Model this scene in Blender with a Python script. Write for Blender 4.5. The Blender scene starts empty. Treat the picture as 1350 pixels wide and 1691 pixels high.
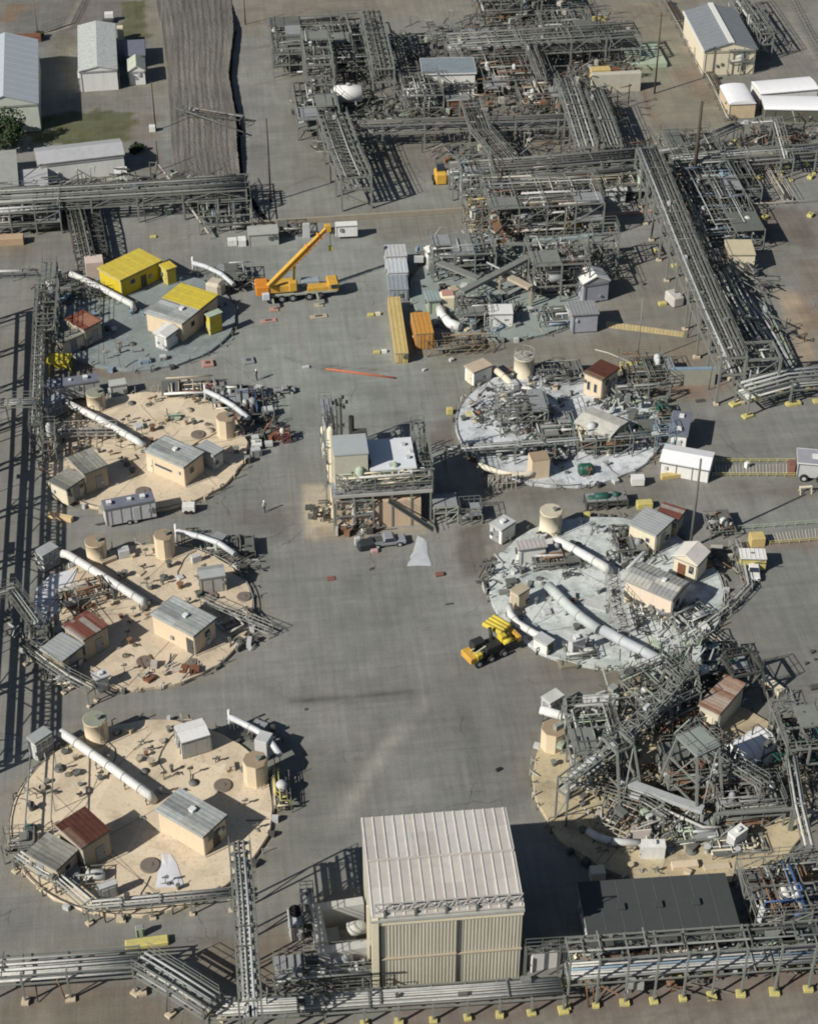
import bpy, math, random
import numpy as np
from mathutils import Vector, Matrix
R = math.radians
scene = bpy.context.scene
COL = scene.collection

# ------------------------------------------------------------------ camera
IMG_W, IMG_H, FOC = 1350.0, 1691.0, 3001.0
CAM_H, TILT, YAW = 135.0, R(38.0), math.atan((675 - 238) / 3808.0)
RIGHT = Vector((math.cos(YAW), -math.sin(YAW), 0))
GND = Vector((math.sin(YAW), math.cos(YAW), 0))
FWD = GND * math.cos(TILT) - Vector((0, 0, 1)) * math.sin(TILT)
UP = GND * math.sin(TILT) + Vector((0, 0, 1)) * math.cos(TILT)
EYE = Vector((0, 0, CAM_H))
cd = bpy.data.cameras.new('camera')
cd.sensor_fit = 'HORIZONTAL'; cd.sensor_width = 36.0; cd.lens = FOC / IMG_W * 36.0
cd.clip_start = 1.0; cd.clip_end = 8000.0
cam = bpy.data.objects.new('camera', cd); COL.objects.link(cam)
cam.matrix_world = Matrix(((RIGHT.x, UP.x, -FWD.x, EYE.x), (RIGHT.y, UP.y, -FWD.y, EYE.y),
                           (RIGHT.z, UP.z, -FWD.z, EYE.z), (0, 0, 0, 1)))
scene.camera = cam

def P(px, py, z=0.0):
    """point of the site at height z seen at this spot of the photograph"""
    d = RIGHT * (px - IMG_W / 2) + UP * (IMG_H / 2 - py) + FWD * FOC
    return EYE + d * ((z - CAM_H) / d.z)

# ------------------------------------------------------------------ daylight
SUN_EL, SHADOW_AZ = R(35.0), R(27.5)
sdir = Vector((math.cos(SHADOW_AZ) * math.cos(SUN_EL), math.sin(SHADOW_AZ) * math.cos(SUN_EL), -math.sin(SUN_EL)))
w = bpy.data.worlds.new('World'); scene.world = w; w.use_nodes = True
nt = w.node_tree; nt.nodes.clear()
sky = nt.nodes.new('ShaderNodeTexSky'); sky.sky_type = 'NISHITA'; sky.sun_disc = False
sky.sun_elevation = SUN_EL; sky.sun_rotation = math.atan2(-sdir.x, -sdir.y)
bg = nt.nodes.new('ShaderNodeBackground'); bg.inputs[1].default_value = 0.05
wo = nt.nodes.new('ShaderNodeOutputWorld')
nt.links.new(sky.outputs[0], bg.inputs[0]); nt.links.new(bg.outputs[0], wo.inputs[0])
sl = bpy.data.lights.new('sun', 'SUN'); sl.energy = 5.0; sl.angle = R(0.5); sl.color = (1.0, 0.955, 0.86)
sun = bpy.data.objects.new('sun', sl); COL.objects.link(sun)
sun.rotation_euler = sdir.to_track_quat('-Z', 'Y').to_euler(); sun.location = (-60, 60, 120)
vs = scene.view_settings
vs.view_transform = 'Standard'; vs.look = 'None'; vs.gamma = 1.0; vs.exposure = 0.15; vs.use_curve_mapping = False
scene.render.engine = 'CYCLES'
scene.cycles.max_bounces = 4; scene.cycles.diffuse_bounces = 2; scene.cycles.glossy_bounces = 2
scene.cycles.filter_width = 1.9
scene.render.film_transparent = False

# ------------------------------------------------------------------ materials
MATS = {}
def newmat(name):
    m = bpy.data.materials.new(name); m.use_nodes = True
    n = m.node_tree; n.nodes.clear()
    b = n.nodes.new('ShaderNodeBsdfPrincipled'); o = n.nodes.new('ShaderNodeOutputMaterial')
    n.links.new(b.outputs[0], o.inputs[0])
    return m, n, b
def rgba(c): return (c[0], c[1], c[2], 1.0)
def mixrgb(n, fac, a, b, mode='MIX'):
    x = n.nodes.new('ShaderNodeMix'); x.data_type = 'RGBA'; x.blend_type = mode
    for i, v in ((0, fac), (6, a), (7, b)):
        if hasattr(v, 'is_linked') or hasattr(v, 'links'): n.links.new(v, x.inputs[i])
        elif isinstance(v, (int, float)): x.inputs[i].default_value = v
        else: x.inputs[i].default_value = rgba(v)
    return x.outputs[2]
def noise(n, co, scale, detail=4, rough=0.6):
    t = n.nodes.new('ShaderNodeTexNoise'); t.inputs['Scale'].default_value = scale
    t.inputs['Detail'].default_value = detail; t.inputs['Roughness'].default_value = rough
    if co is not None: n.links.new(co, t.inputs['Vector'])
    return t.outputs['Fac']
def ramp(n, fac, a, b):
    r = n.nodes.new('ShaderNodeMapRange'); n.links.new(fac, r.inputs[0])
    r.inputs[1].default_value = a; r.inputs[2].default_value = b
    return r.outputs[0]
def M(name, col, rough=0.75, metal=0.0, dirt=0.35, dirtcol=None, scale=0.9, fine=6.0, streak=False):
    """painted / bare / weathered surface with blotchy dirt at two scales"""
    if name in MATS: return MATS[name]
    m, n, b = newmat(name)
    g = n.nodes.new('ShaderNodeNewGeometry').outputs['Position']
    if streak:
        mp = n.nodes.new('ShaderNodeMapping'); mp.inputs['Scale'].default_value = (3.0, 3.0, 0.25)
        n.links.new(g, mp.inputs[0]); g2 = mp.outputs[0]
    else: g2 = g
    dc = dirtcol or tuple(c * 0.55 for c in col)
    c1 = mixrgb(n, ramp(n, noise(n, g2, scale), 0.42, 0.72), col, dc)
    # scale strength of dirt
    c1 = mixrgb(n, dirt * 1.6 if dirt * 1.6 < 1 else 1.0, col, c1)
    c2 = mixrgb(n, ramp(n, noise(n, g, fine, 3), 0.3, 0.7), tuple(c * 0.86 for c in col), tuple(min(1, c * 1.12) for c in col))
    out = mixrgb(n, 0.45, c1, c2)
    n.links.new(out, b.inputs['Base Color'])
    b.inputs['Roughness'].default_value = rough; b.inputs['Metallic'].default_value = metal
    b.inputs['Specular IOR Level'].default_value = 0.3
    MATS[name] = m; return m
def MP(name, cols, width=0.8, rough=0.6, axis=1, dirt=.7, streak=False):
    """sheet-metal panels: every panel keeps its own weathered tone"""
    if name in MATS: return MATS[name]
    m, n, b = newmat(name)
    tc = n.nodes.new('ShaderNodeTexCoord').outputs['Object']
    sp = n.nodes.new('ShaderNodeSeparateXYZ'); n.links.new(tc, sp.inputs[0])
    d = n.nodes.new('ShaderNodeMath'); d.operation = 'DIVIDE'; n.links.new(sp.outputs[axis], d.inputs[0]); d.inputs[1].default_value = width
    f = n.nodes.new('ShaderNodeMath'); f.operation = 'FLOOR'; n.links.new(d.outputs[0], f.inputs[0])
    f2 = n.nodes.new('ShaderNodeMath'); f2.operation = 'ADD'; n.links.new(f.outputs[0], f2.inputs[0])
    d3 = n.nodes.new('ShaderNodeMath'); d3.operation = 'DIVIDE'; n.links.new(sp.outputs[1 - axis], d3.inputs[0]); d3.inputs[1].default_value = 3.1
    f3 = n.nodes.new('ShaderNodeMath'); f3.operation = 'FLOOR'; n.links.new(d3.outputs[0], f3.inputs[0])
    f4 = n.nodes.new('ShaderNodeMath'); f4.operation = 'MULTIPLY'; n.links.new(f3.outputs[0], f4.inputs[0]); f4.inputs[1].default_value = 17.3
    n.links.new(f4.outputs[0], f2.inputs[1])
    wn = n.nodes.new('ShaderNodeTexWhiteNoise'); wn.noise_dimensions = '1D'; n.links.new(f2.outputs[0], wn.inputs['W'])
    cr = n.nodes.new('ShaderNodeValToRGB'); cr.color_ramp.interpolation = 'CONSTANT'
    n.links.new(wn.outputs['Value'], cr.inputs[0])
    el = cr.color_ramp.elements
    while len(el) < len(cols): el.new(0.5)
    for i, c in enumerate(cols): el[i].position = i / len(cols); el[i].color = rgba(c)
    g = n.nodes.new('ShaderNodeNewGeometry').outputs['Position']
    if streak:
        mp = n.nodes.new('ShaderNodeMapping'); mp.inputs['Scale'].default_value = (1.6, 1.6, .12); n.links.new(g, mp.inputs[0]); g = mp.outputs[0]
    c2 = mixrgb(n, ramp(n, noise(n, g, 1.6, 5), 0.4, 0.75), (1, 1, 1), (0.6, 0.56, 0.52))
    out = mixrgb(n, dirt, cr.outputs[0], c2, 'MULTIPLY')
    n.links.new(out, b.inputs['Base Color'])
    b.inputs['Roughness'].default_value = rough; b.inputs['Specular IOR Level'].default_value = 0.3
    MATS[name] = m; return m

GALV = M('galvanised_steel', (0.205, 0.213, 0.197), 0.6, 0.1, 0.4)
STEEL = M('weathered_steel', (0.125, 0.13, 0.12), 0.7, 0.0, 0.5)
DSTEEL = M('dark_steel', (0.075, 0.075, 0.07), 0.7)
PSTEEL = M('pale_steel', (0.36, 0.36, 0.34), 0.6)
PIPEW = M('white_pipe_jacket', (0.48, 0.48, 0.455), 0.65, 0.0, 0.6, (0.24, 0.23, 0.21), 1.6)
PIPEG = M('grey_pipe', (0.27, 0.28, 0.265), 0.65, 0, 0.5, None, 1.4)
PIPED = M('dark_pipe', (0.12, 0.115, 0.11), 0.6)
PIPER = M('rusty_pipe', (0.2, 0.115, 0.07), 0.8)
PIPEL = M('lead_pipe', (0.37, 0.385, 0.39), 0.6, 0, 0.5, None, 1.6)
RUST = M('rust', (0.17, 0.075, 0.045), 0.85)
TANW = M('tan_wall', (0.60, 0.49, 0.355), 0.8, 0, 0.3, (0.42, 0.33, 0.22), streak=True)
TAND = M('dull_tan_wall', (0.40, 0.34, 0.26), 0.85, 0, 0.4, streak=True)
CREAM = M('cream_wall', (0.62, 0.56, 0.43), 0.8, 0, 0.3, (0.42, 0.36, 0.26), streak=True)
WHITE = M('white_paint', (0.66, 0.66, 0.64), 0.6, 0, 0.4, (0.44, 0.43, 0.4), streak=True)
LGREY = M('light_grey_paint', (0.45, 0.46, 0.46), 0.6, 0, 0.3)
MGREY = M('mid_grey_paint', (0.25, 0.26, 0.27), 0.6)
ROOFG = M('grey_roof_sheet', (0.32, 0.335, 0.34), 0.6, 0, 0.35)
ROOFD = M('charcoal_roof', (0.055, 0.06, 0.062), 0.9, 0, 0.25)
ROOFB = M('blue_grey_roof', (0.15, 0.16, 0.2), 0.7)
YELLOW = M('yellow_paint', (0.54, 0.43, 0.05), 0.65, 0, 0.6, (0.36, 0.27, 0.08), 1.2)
CRANEY = M('crane_yellow', (0.56, 0.33, 0.055), 0.55, 0, 0.5, (0.3, 0.18, 0.06), 1.3)
PALEY = M('pale_yellow_paint', (0.5, 0.44, 0.15), 0.85, 0, 0.62, (0.28, 0.25, 0.17), 2.2, 9)
ORANGE = M('orange_steel', (0.5, 0.25, 0.055), 0.65, 0, .6, (.3, .17, .07), 1.5)
OCHRE = M('ochre_steel', (0.52, 0.40, 0.17), 0.7, 0, 0.35)
REDOR = M('red_orange_pipe', (0.62, 0.1, 0.03), 0.6)
RED = M('red_paint', (0.2, 0.095, 0.08), 0.6)
PINK = M('faded_red_board', (0.42, 0.24, 0.2), 0.9)
CONC = M('concrete', (0.40, 0.375, 0.33), 0.9, 0, 0.4)
CONCT = M('tan_concrete', (0.50, 0.42, 0.31), 0.9, 0, 0.4, (0.3, 0.24, 0.17))
BLACK = M('black_rubber', (0.02, 0.02, 0.02), 0.8)
GLASS = M('dark_glass', (0.03, 0.04, 0.055), 0.15)
BLUE = M('blue_paint', (0.06, 0.11, 0.24), 0.5)
PALEB = M('pale_blue_paint', (0.2, 0.28, 0.36), 0.6)
GREEN = M('green_paint', (0.025, 0.085, 0.065), 0.5)
WOOD = M('timber', (0.2, 0.15, 0.1), 0.9)
DWOOD = M('dark_timber_pole', (0.075, 0.06, 0.048), 0.9)
PALEGREEN = M('pale_green_slab', (0.34, 0.4, 0.31), 0.9)
ROOFP = MP('hut_roof_panels', [(0.27, 0.29, 0.29), (0.40, 0.42, 0.42), (0.33, 0.35, 0.35), (0.22, 0.235, 0.24), (0.37, 0.38, 0.36)], 0.95)
ROOFO = MP('old_roof_panels', [(0.21, 0.21, 0.185), (0.33, 0.33, 0.30), (0.27, 0.27, 0.24), (0.16, 0.16, 0.145)], 0.85)
ROOFR = MP('rust_roof_panels', [(0.085, 0.034, 0.025), (0.11, 0.048, 0.035), (0.095, 0.038, 0.028), (0.17, 0.11, 0.08)], 0.8)
ROOFS = MP('striped_rust_panels', [(0.2, 0.09, 0.07), (0.27, 0.25, 0.23), (0.16, 0.06, 0.045), (0.3, 0.27, 0.25)], 0.35)
ROOFW = MP('big_roof_panels', [(0.45, 0.42, 0.385), (0.49, 0.46, 0.43), (0.44, 0.405, 0.38), (0.51, 0.49, 0.46)], 2.2, dirt=.3)
WALLP = MP('ribbed_wall_panels', [(0.46, 0.44, 0.365), (0.49, 0.465, 0.385), (0.445, 0.425, 0.355)], 0.9, dirt=.6, streak=True)

# ------------------------------------------------------------------ mesh helpers
class MB:
    def __init__(s): s.v = []; s.f = []; s.sm = []
    def quadmesh(s, pts, faces, smooth=False):
        o = len(s.v); s.v += [tuple(p) for p in pts]
        for f in faces: s.f.append(tuple(i + o for i in f)); s.sm.append(smooth)
        return s
    def obox(s, c, ax, ay, az):
        c = Vector(c); pts = []
        for i in (-1, 1):
            for j in (-1, 1):
                for k in (-1, 1): pts.append(c + ax * i + ay * j + az * k)
        return s.quadmesh(pts, [(0, 1, 3, 2), (4, 6, 7, 5), (0, 4, 5, 1), (2, 3, 7, 6), (0, 2, 6, 4), (1, 5, 7, 3)])
    def box(s, x, y, z, sx, sy, sz, rz=0.0):
        """z is the bottom"""
        ca, sa = math.cos(rz), math.sin(rz)
        return s.obox((x, y, z + sz / 2), Vector((ca, sa, 0)) * sx / 2, Vector((-sa, ca, 0)) * sy / 2, Vector((0, 0, sz / 2)))
    def beam(s, p, q, w, h=None):
        h = h or w; p = Vector(p); q = Vector(q); d = q - p
        if d.length < 1e-5: return s
        u = d.normalized(); up = Vector((0, 0, 1)) if abs(u.z) < 0.95 else Vector((0, 1, 0))
        a = u.cross(up).normalized(); b = a.cross(u).normalized()
        return s.obox((p + q) / 2, d / 2, a * w / 2, b * h / 2)
    def tube(s, pts, r, n=8, cap=True, rs=None):
        pts = [Vector(p) for p in pts]; rings = []
        prev = None
        for i, p in enumerate(pts):
            d = (pts[min(i + 1, len(pts) - 1)] - pts[max(i - 1, 0)])
            if d.length < 1e-6: d = Vector((0, 0, 1))
            d.normalize()
            if prev is None:
                up = Vector((0, 0, 1)) if abs(d.z) < 0.95 else Vector((0, 1, 0)); a = d.cross(up).normalized()
            else:
                a = prev - d * prev.dot(d)
                if a.length < 1e-4: a = d.orthogonal()
                a.normalize()
            prev = a; b = d.cross(a); rr = rs[i] if rs else r
            rings.append([p + (a * math.cos(t) + b * math.sin(t)) * rr for t in [2 * math.pi * k / n for k in range(n)]])
        o = len(s.v)
        for rg in rings: s.v += [tuple(p) for p in rg]
        for i in range(len(rings) - 1):
            for k in range(n):
                a0 = o + i * n + k; a1 = o + i * n + (k + 1) % n
                s.f.append((a0, a1, a1 + n, a0 + n)); s.sm.append(n > 5)
        if cap:
            s.f.append(tuple(o + k for k in reversed(range(n)))); s.sm.append(False)
            s.f.append(tuple(o + (len(rings) - 1) * n + k for k in range(n))); s.sm.append(False)
        return s
    def lathe(s, x, y, z, prof, n=20):
        """prof: list of (radius, height)"""
        o = len(s.v)
        for r, h in prof:
            for k in range(n):
                t = 2 * math.pi * k / n; s.v.append((x + r * math.cos(t), y + r * math.sin(t), z + h))
        for i in range(len(prof) - 1):
            flat = abs(prof[i][1] - prof[i + 1][1]) < 1e-4
            for k in range(n):
                a0 = o + i * n + k; a1 = o + i * n + (k + 1) % n
                s.f.append((a0, a1, a1 + n, a0 + n)); s.sm.append(not flat and n > 8)
        if prof[-1][0] > 1e-3:
            s.f.append(tuple(o + (len(prof) - 1) * n + k for k in range(n))); s.sm.append(False)
        return s
    def prism(s, poly, z0, z1):
        n = len(poly); o = len(s.v)
        s.v += [(p[0], p[1], z0) for p in poly] + [(p[0], p[1], z1) for p in poly]
        for k in range(n):
            k2 = (k + 1) % n; s.f.append((o + k, o + k2, o + n + k2, o + n + k)); s.sm.append(False)
        s.f.append(tuple(o + n + k for k in range(n))); s.sm.append(False)
        s.f.append(tuple(o + k for k in reversed(range(n)))); s.sm.append(False)
        return s
    def out(s, name, mat, parent=None, bevel=0.0):
        """link as ONE object; points are world points, stored relative to the parent's frame"""
        V = s.v
        if parent is not None:
            rt_o = parent
            while rt_o.parent is not None: rt_o = rt_o.parent
            l = rt_o.location; a = -rt_o.rotation_euler.z; ca, sa = math.cos(a), math.sin(a)
            V = [((x - l.x) * ca - (y - l.y) * sa, (x - l.x) * sa + (y - l.y) * ca, z - l.z) for x, y, z in V]
            loc = (0, 0, 0)
        else:
            A = np.array(V); lo, hi = A.min(0), A.max(0)
            loc = ((lo[0] + hi[0]) / 2, (lo[1] + hi[1]) / 2, lo[2])
            V = [(x - loc[0], y - loc[1], z - loc[2]) for x, y, z in V]
        me = bpy.data.meshes.new(name); me.from_pydata(V, [], s.f)
        me.polygons.foreach_set('use_smooth', s.sm); me.materials.append(mat); me.update()
        o = bpy.data.objects.new(name, me); COL.objects.link(o)
        if parent is not None: o.parent = parent
        else: o.location = loc
        if bevel:
            bm = o.modifiers.new('bevel', 'BEVEL'); bm.width = bevel; bm.segments = 1; bm.limit_method = 'ANGLE'
        return o

def tag(o, label, cat, group=None, kind=None):
    if label:
        o['label'] = label
        if len(label.split()) > 16: print('LONG LABEL', label)
    if cat: o['category'] = cat
    if group: o['group'] = group
    if kind: o['kind'] = kind
    return o
def thing(name, label, cat, loc=(0, 0, 0), rz=0.0, group=None):
    o = bpy.data.objects.new(name, None); COL.objects.link(o)
    o.empty_display_size = 0.3
    o.location = loc; o.rotation_euler = (0, 0, rz)
    return tag(o, label, cat, group)
KIDS = {}
def kids(o): return [c for c in COL.objects if c.parent == o]
def dup(root, loc, rz=0.0, label=None, group=None):
    if root.name not in KIDS:
        ks = kids(root); KIDS[root.name] = [(c, kids(c)) for c in ks]
    r = root.copy(); COL.objects.link(r); r.location = loc; r.rotation_euler = (0, 0, rz)
    if label: r['label'] = label
    if group: r['group'] = group
    for c, gs in KIDS[root.name]:
        cc = c.copy(); COL.objects.link(cc); cc.parent = r
        for g in gs:
            d = g.copy(); COL.objects.link(d); d.parent = cc
    return r
def L(col, k): return tuple(c * k for c in col)
# ------------------------------------------------------------------ ground
def srgb(c):
    return tuple(((v / 255) / 12.92 if v / 255 <= 0.04045 else ((v / 255 + 0.055) / 1.055) ** 2.4) for v in c)
KA = 1.0   # photo tone -> surface colour
ASPH = (0.205, 0.206, 0.194)
def axis(a, b, step, far):
    core = np.arange(a, b + step / 2, step); ext = []
    d = step; x = b
    while x < far: d *= 1.35; x += d; ext.append(x)
    pre = []; d = step; x = a
    while x > -far: d *= 1.35; x -= d; pre.append(x)
    return np.array(pre[::-1] + list(core) + ext)
gx = axis(-75, 130, 0.5, 3000); gy = axis(80, 350, 0.5, 4000)
X, Y = np.meshgrid(gx, gy); NX, NY = len(gx), len(gy)
rng = np.random.RandomState(4)
def vnoise(X, Y, s, seed):
    r = np.random.RandomState(seed); T = r.rand(256, 256)
    x = X / s; y = Y / s; xi = np.floor(x).astype(int); yi = np.floor(y).astype(int)
    fx = x - xi; fy = y - yi; fx = fx * fx * (3 - 2 * fx); fy = fy * fy * (3 - 2 * fy)
    g = lambda a, b: T[a % 256, b % 256]
    return (g(xi, yi) * (1 - fx) + g(xi + 1, yi) * fx) * (1 - fy) + (g(xi, yi + 1) * (1 - fx) + g(xi + 1, yi + 1) * fx) * fy
WX = X + (vnoise(X, Y, 2.2, 1) - 0.5) * 2.4 + (vnoise(X, Y, 0.8, 2) - 0.5) * 0.9
WY = Y + (vnoise(X, Y, 2.2, 3) - 0.5) * 2.4 + (vnoise(X, Y, 0.8, 5) - 0.5) * 0.9
C = np.empty(X.shape + (3,)); C[:] = ASPH
big = vnoise(WX, WY, 14, 7) * 0.45 + vnoise(WX, WY, 5.5, 8) * 0.35 + vnoise(WX, WY, 1.6, 9) * 0.2
C *= (0.70 + 0.56 * big)[..., None]
C *= 1 + (vnoise(WX, WY, 9, 27)[..., None] - .5) * np.array((.06, .0, -.07))
def polydist(PX, PY, poly, closed=True):
    n = len(poly); D = np.full(PX.shape, 1e9); ins = np.zeros(PX.shape, bool)
    for i in range(n if closed else n - 1):
        x0, y0 = poly[i]; x1, y1 = poly[(i + 1) % n]; dx, dy = x1 - x0, y1 - y0
        t = np.clip(((PX - x0) * dx + (PY - y0) * dy) / (dx * dx + dy * dy + 1e-9), 0, 1)
        D = np.minimum(D, np.hypot(PX - x0 - t * dx, PY - y0 - t * dy))
        if closed:
            c = ((y0 > PY) != (y1 > PY)) & (PX < (x1 - x0) * (PY - y0) / (y1 - y0 + 1e-12) + x0)
            ins ^= c
    return np.where(ins, -D, D)
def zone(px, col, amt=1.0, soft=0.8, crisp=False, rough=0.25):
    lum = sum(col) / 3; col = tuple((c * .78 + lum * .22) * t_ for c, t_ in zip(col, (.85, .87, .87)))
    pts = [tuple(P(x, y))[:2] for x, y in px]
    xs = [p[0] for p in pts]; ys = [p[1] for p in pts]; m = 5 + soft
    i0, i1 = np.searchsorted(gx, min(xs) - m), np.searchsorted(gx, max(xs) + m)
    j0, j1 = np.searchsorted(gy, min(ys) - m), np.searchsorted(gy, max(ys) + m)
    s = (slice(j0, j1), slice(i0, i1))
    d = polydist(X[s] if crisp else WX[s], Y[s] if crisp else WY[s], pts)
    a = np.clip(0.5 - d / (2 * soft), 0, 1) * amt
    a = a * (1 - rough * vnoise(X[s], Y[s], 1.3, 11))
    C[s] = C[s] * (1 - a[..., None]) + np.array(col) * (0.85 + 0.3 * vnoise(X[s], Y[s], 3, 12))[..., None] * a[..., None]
def track(px, col, width, amt=0.5):
    pts = [tuple(P(x, y))[:2] for x, y in px]
    xs = [p[0] for p in pts]; ys = [p[1] for p in pts]; m = 4
    i0, i1 = np.searchsorted(gx, min(xs) - m), np.searchsorted(gx, max(xs) + m)
    j0, j1 = np.searchsorted(gy, min(ys) - m), np.searchsorted(gy, max(ys) + m)
    s = (slice(j0, j1), slice(i0, i1))
    d = polydist(X[s], Y[s], pts, False)
    a = np.clip(1.2 - d / width, 0, 1) * amt * (0.4 + 0.6 * vnoise(X[s], Y[s], 1.8, 14))
    C[s] = C[s] * (1 - a[..., None]) + np.array(col) * a[..., None]
zone([(330, 340), (760, 330), (760, 560), (800, 700), (700, 760), (560, 720), (400, 700), (380, 580), (420, 420)], (0.27, 0.285, 0.27), 0.85, 6)
zone([(1180, 680), (1400, 690), (1400, 900), (1240, 880), (1200, 780)], (0.24, 0.245, 0.225), 0.7, 4)
zone([(380, 60), (600, 150), (740, 300), (740, 350), (440, 350), (400, 200)], (0.24, 0.24, 0.215), 0.7, 4)
for tx, ty, tr in ((235, 1341, 14.2), (240, 1012, 14.0), (240, 741, 14.0), (1000, 972, 14.6), (922, 700, 14.6), (1108, 1290, 15.2)):
    q_ = P(tx, ty); cc_ = [(q_.x + tr * math.cos(k * .35) , q_.y + tr * math.sin(k * .35)) for k in range(18)]
    ZC = cc_
    def inv(p_):
        d_ = Vector((p_[0], p_[1], 0)) - EYE; k_ = FOC / d_.dot(FWD); return (IMG_W / 2 + d_.dot(RIGHT) * k_, IMG_H / 2 - d_.dot(UP) * k_)
    zone([inv(p_) for p_ in cc_], (0.255, 0.215, 0.16), 0.7, 1.2)
TANG = (0.285, 0.235, 0.17); BRN = (0.175, 0.135, 0.10); SAND = (0.42, 0.30, 0.19); PALE = (0.26, 0.245, 0.22)
DARKA = (0.11, 0.10, 0.095); GRASS = (0.10, 0.105, 0.03); OLIVE = (0.19, 0.165, 0.10); REDB = (0.27, 0.15, 0.105)
zone([(0, -40), (1350, -40), (1350, 20), (700, 30), (430, 60), (0, 60)], (0.24, 0.205, 0.155), 0.55, 4)
zone([(0, 0), (110, 0), (120, 60), (0, 90)], (0.155, 0.15, 0.15), 0.8, 1.5)
zone([(95, 0), (200, 0), (195, 60), (100, 70)], (0.165, 0.14, 0.14), 0.8, 1.5)
zone([(0, 5), (50, 8), (30, 30), (0, 42)], (0.27, 0.17, 0.09), 0.8, 0.8)
zone([(200, 0), (247, 0), (247, 70), (205, 62)], GRASS, 0.9, 0.6)
zone([(90, 60), (125, 40), (125, 150), (80, 100)], OLIVE, 0.6, 1)
zone([(60, 190), (120, 182), (222, 182), (225, 236), (150, 240), (40, 240)], GRASS, 0.95, 0.5)
zone([(115, 150), (245, 130), (250, 180), (115, 180)], (0.19, 0.17, 0.14), 0.7, 1)
zone([(222, 180), (262, 180), (262, 300), (215, 240)], (0.21, 0.165, 0.13), 0.7, 1)
zone([(247, 0), (275, 0), (290, 130), (262, 180), (252, 120)], (0.24, 0.215, 0.155), 0.8, 0.8)
zone([(390, 60), (450, 40), (440, 340), (420, 330), (400, 190)], (0.225, 0.22, 0.205), 0.8, 1.5)
zone([(395, 0), (700, 0), (600, 40), (470, 45), (400, 60)], (0.24, 0.20, 0.15), 0.6, 2)
zone([(470, 60), (1050, 60), (1060, 260), (760, 300), (480, 210)], (0.17, 0.15, 0.12), 0.6, 2)
zone([(500, 200), (720, 200), (700, 300), (500, 290)], (0.20, 0.175, 0.14), 0.6, 2)
zone([(1010, 0), (1120, 0), (1190, 150), (1210, 200), (1180, 240), (1075, 240), (1050, 150)], (0.27, 0.225, 0.16), 0.85, 1.0)
zone([(1040, 60), (1110, 65), (1120, 100), (1090, 140), (1050, 130)], (0.25, 0.27, 0.19), 0.6, 1)
zone([(1110, 120), (1160, 110), (1200, 190), (1150, 160)], (0.27, 0.17, 0.12), 0.5, 1)
zone([(1180, 0), (1350, 0), (1350, 60), (1250, 60)], (0.20, 0.185, 0.16), 0.6, 2)
zone([(1245, 80), (1350, 60), (1350, 130), (1240, 130)], (0.23, 0.205, 0.18), 0.7, 1.5)
zone([(1205, 190), (1350, 180), (1350, 240), (1200, 235)], (0.17, 0.175, 0.15), 0.7, 2)
zone([(1145, 300), (1230, 250), (1290, 255), (1240, 300), (1150, 315)], (0.33, 0.27, 0.18), 0.8, 0.8)
zone([(1110, 285), (1150, 290), (1145, 330), (1110, 310)], (0.25, 0.165, 0.11), 0.8, 1)
zone([(1215, 340), (1350, 345), (1350, 420), (1250, 400)], (0.165, 0.13, 0.11), 0.9, 1.2)
zone([(1240, 410), (1350, 405), (1350, 470), (1270, 460)], (0.215, 0.2, 0.165), 0.8, 2)
zone([(1268, 475), (1340, 485), (1350, 530), (1350, 600), (1310, 590), (1290, 520)], SAND, 0.85, 1.2)
zone([(1320, 430), (1350, 430), (1350, 570), (1325, 560)], (0.22, 0.15, 0.11), 0.7, 1)
zone([(1000, 400), (1120, 410), (1190, 560), (1180, 600), (1000, 560)], (0.20, 0.175, 0.14), 0.6, 2)
zone([(980, 560), (1160, 570), (1190, 640), (1080, 660), (1000, 620)], (0.235, 0.18, 0.14), 0.8, 2)
zone([(1100, 630), (1190, 610), (1190, 640), (1110, 660)], REDB, 0.6, 1)
zone([(700, 560), (1180, 555), (1180, 600), (720, 600)], (0.22, 0.185, 0.13), 0.6, 2)
zone([(690, 560), (780, 570), (760, 700), (700, 690)], (0.21, 0.19, 0.13), 0.5, 2)
zone([(0, 395), (100, 390), (110, 440), (0, 440)], (0.20, 0.185, 0.165), 0.7, 2)
zone([(0, 400), (60, 390), (50, 420), (0, 425)], (0.27, 0.19, 0.12), 0.5, 1)
zone([(0, 700), (40, 690), (25, 900), (0, 900)], (0.19, 0.165, 0.14), 0.6, 2)
zone([(130, 590), (230, 596), (230, 622), (140, 622)], (0.22, 0.15, 0.115), 0.7, 1)
zone([(430, 350), (770, 340), (760, 370), (430, 375)], (0.19, 0.16, 0.125), 0.5, 1.5)
zone([(590, 370), (760, 360), (760, 400), (620, 400)], (0.20, 0.165, 0.12), 0.6, 2)
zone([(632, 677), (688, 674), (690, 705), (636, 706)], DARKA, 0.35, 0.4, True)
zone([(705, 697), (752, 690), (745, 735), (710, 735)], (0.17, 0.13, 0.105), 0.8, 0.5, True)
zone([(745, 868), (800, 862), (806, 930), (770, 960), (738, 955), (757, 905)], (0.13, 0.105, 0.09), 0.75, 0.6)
zone([(780, 800), (1120, 795), (1110, 850), (960, 820), (800, 850)], (0.16, 0.14, 0.12), 0.7, 1.5)
zone([(1190, 790), (1350, 800), (1350, 830), (1200, 815)], (0.17, 0.13, 0.10), 0.55, 1.5)
zone([(1200, 895), (1350, 888), (1350, 912), (1230, 908)], REDB, 0.65, 0.9)
zone([(1180, 700), (1350, 690), (1350, 770), (1180, 760)], (0.205, 0.2, 0.185), 0.6, 2)
zone([(500, 800), (545, 798), (552, 880), (520, 892), (503, 888)], (0.56, 0.46, 0.32), 0.95, 0.35, True)
zone([(520, 878), (700, 866), (712, 884), (520, 896)], (0.36, 0.285, 0.2), 0.8, 0.5)
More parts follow.
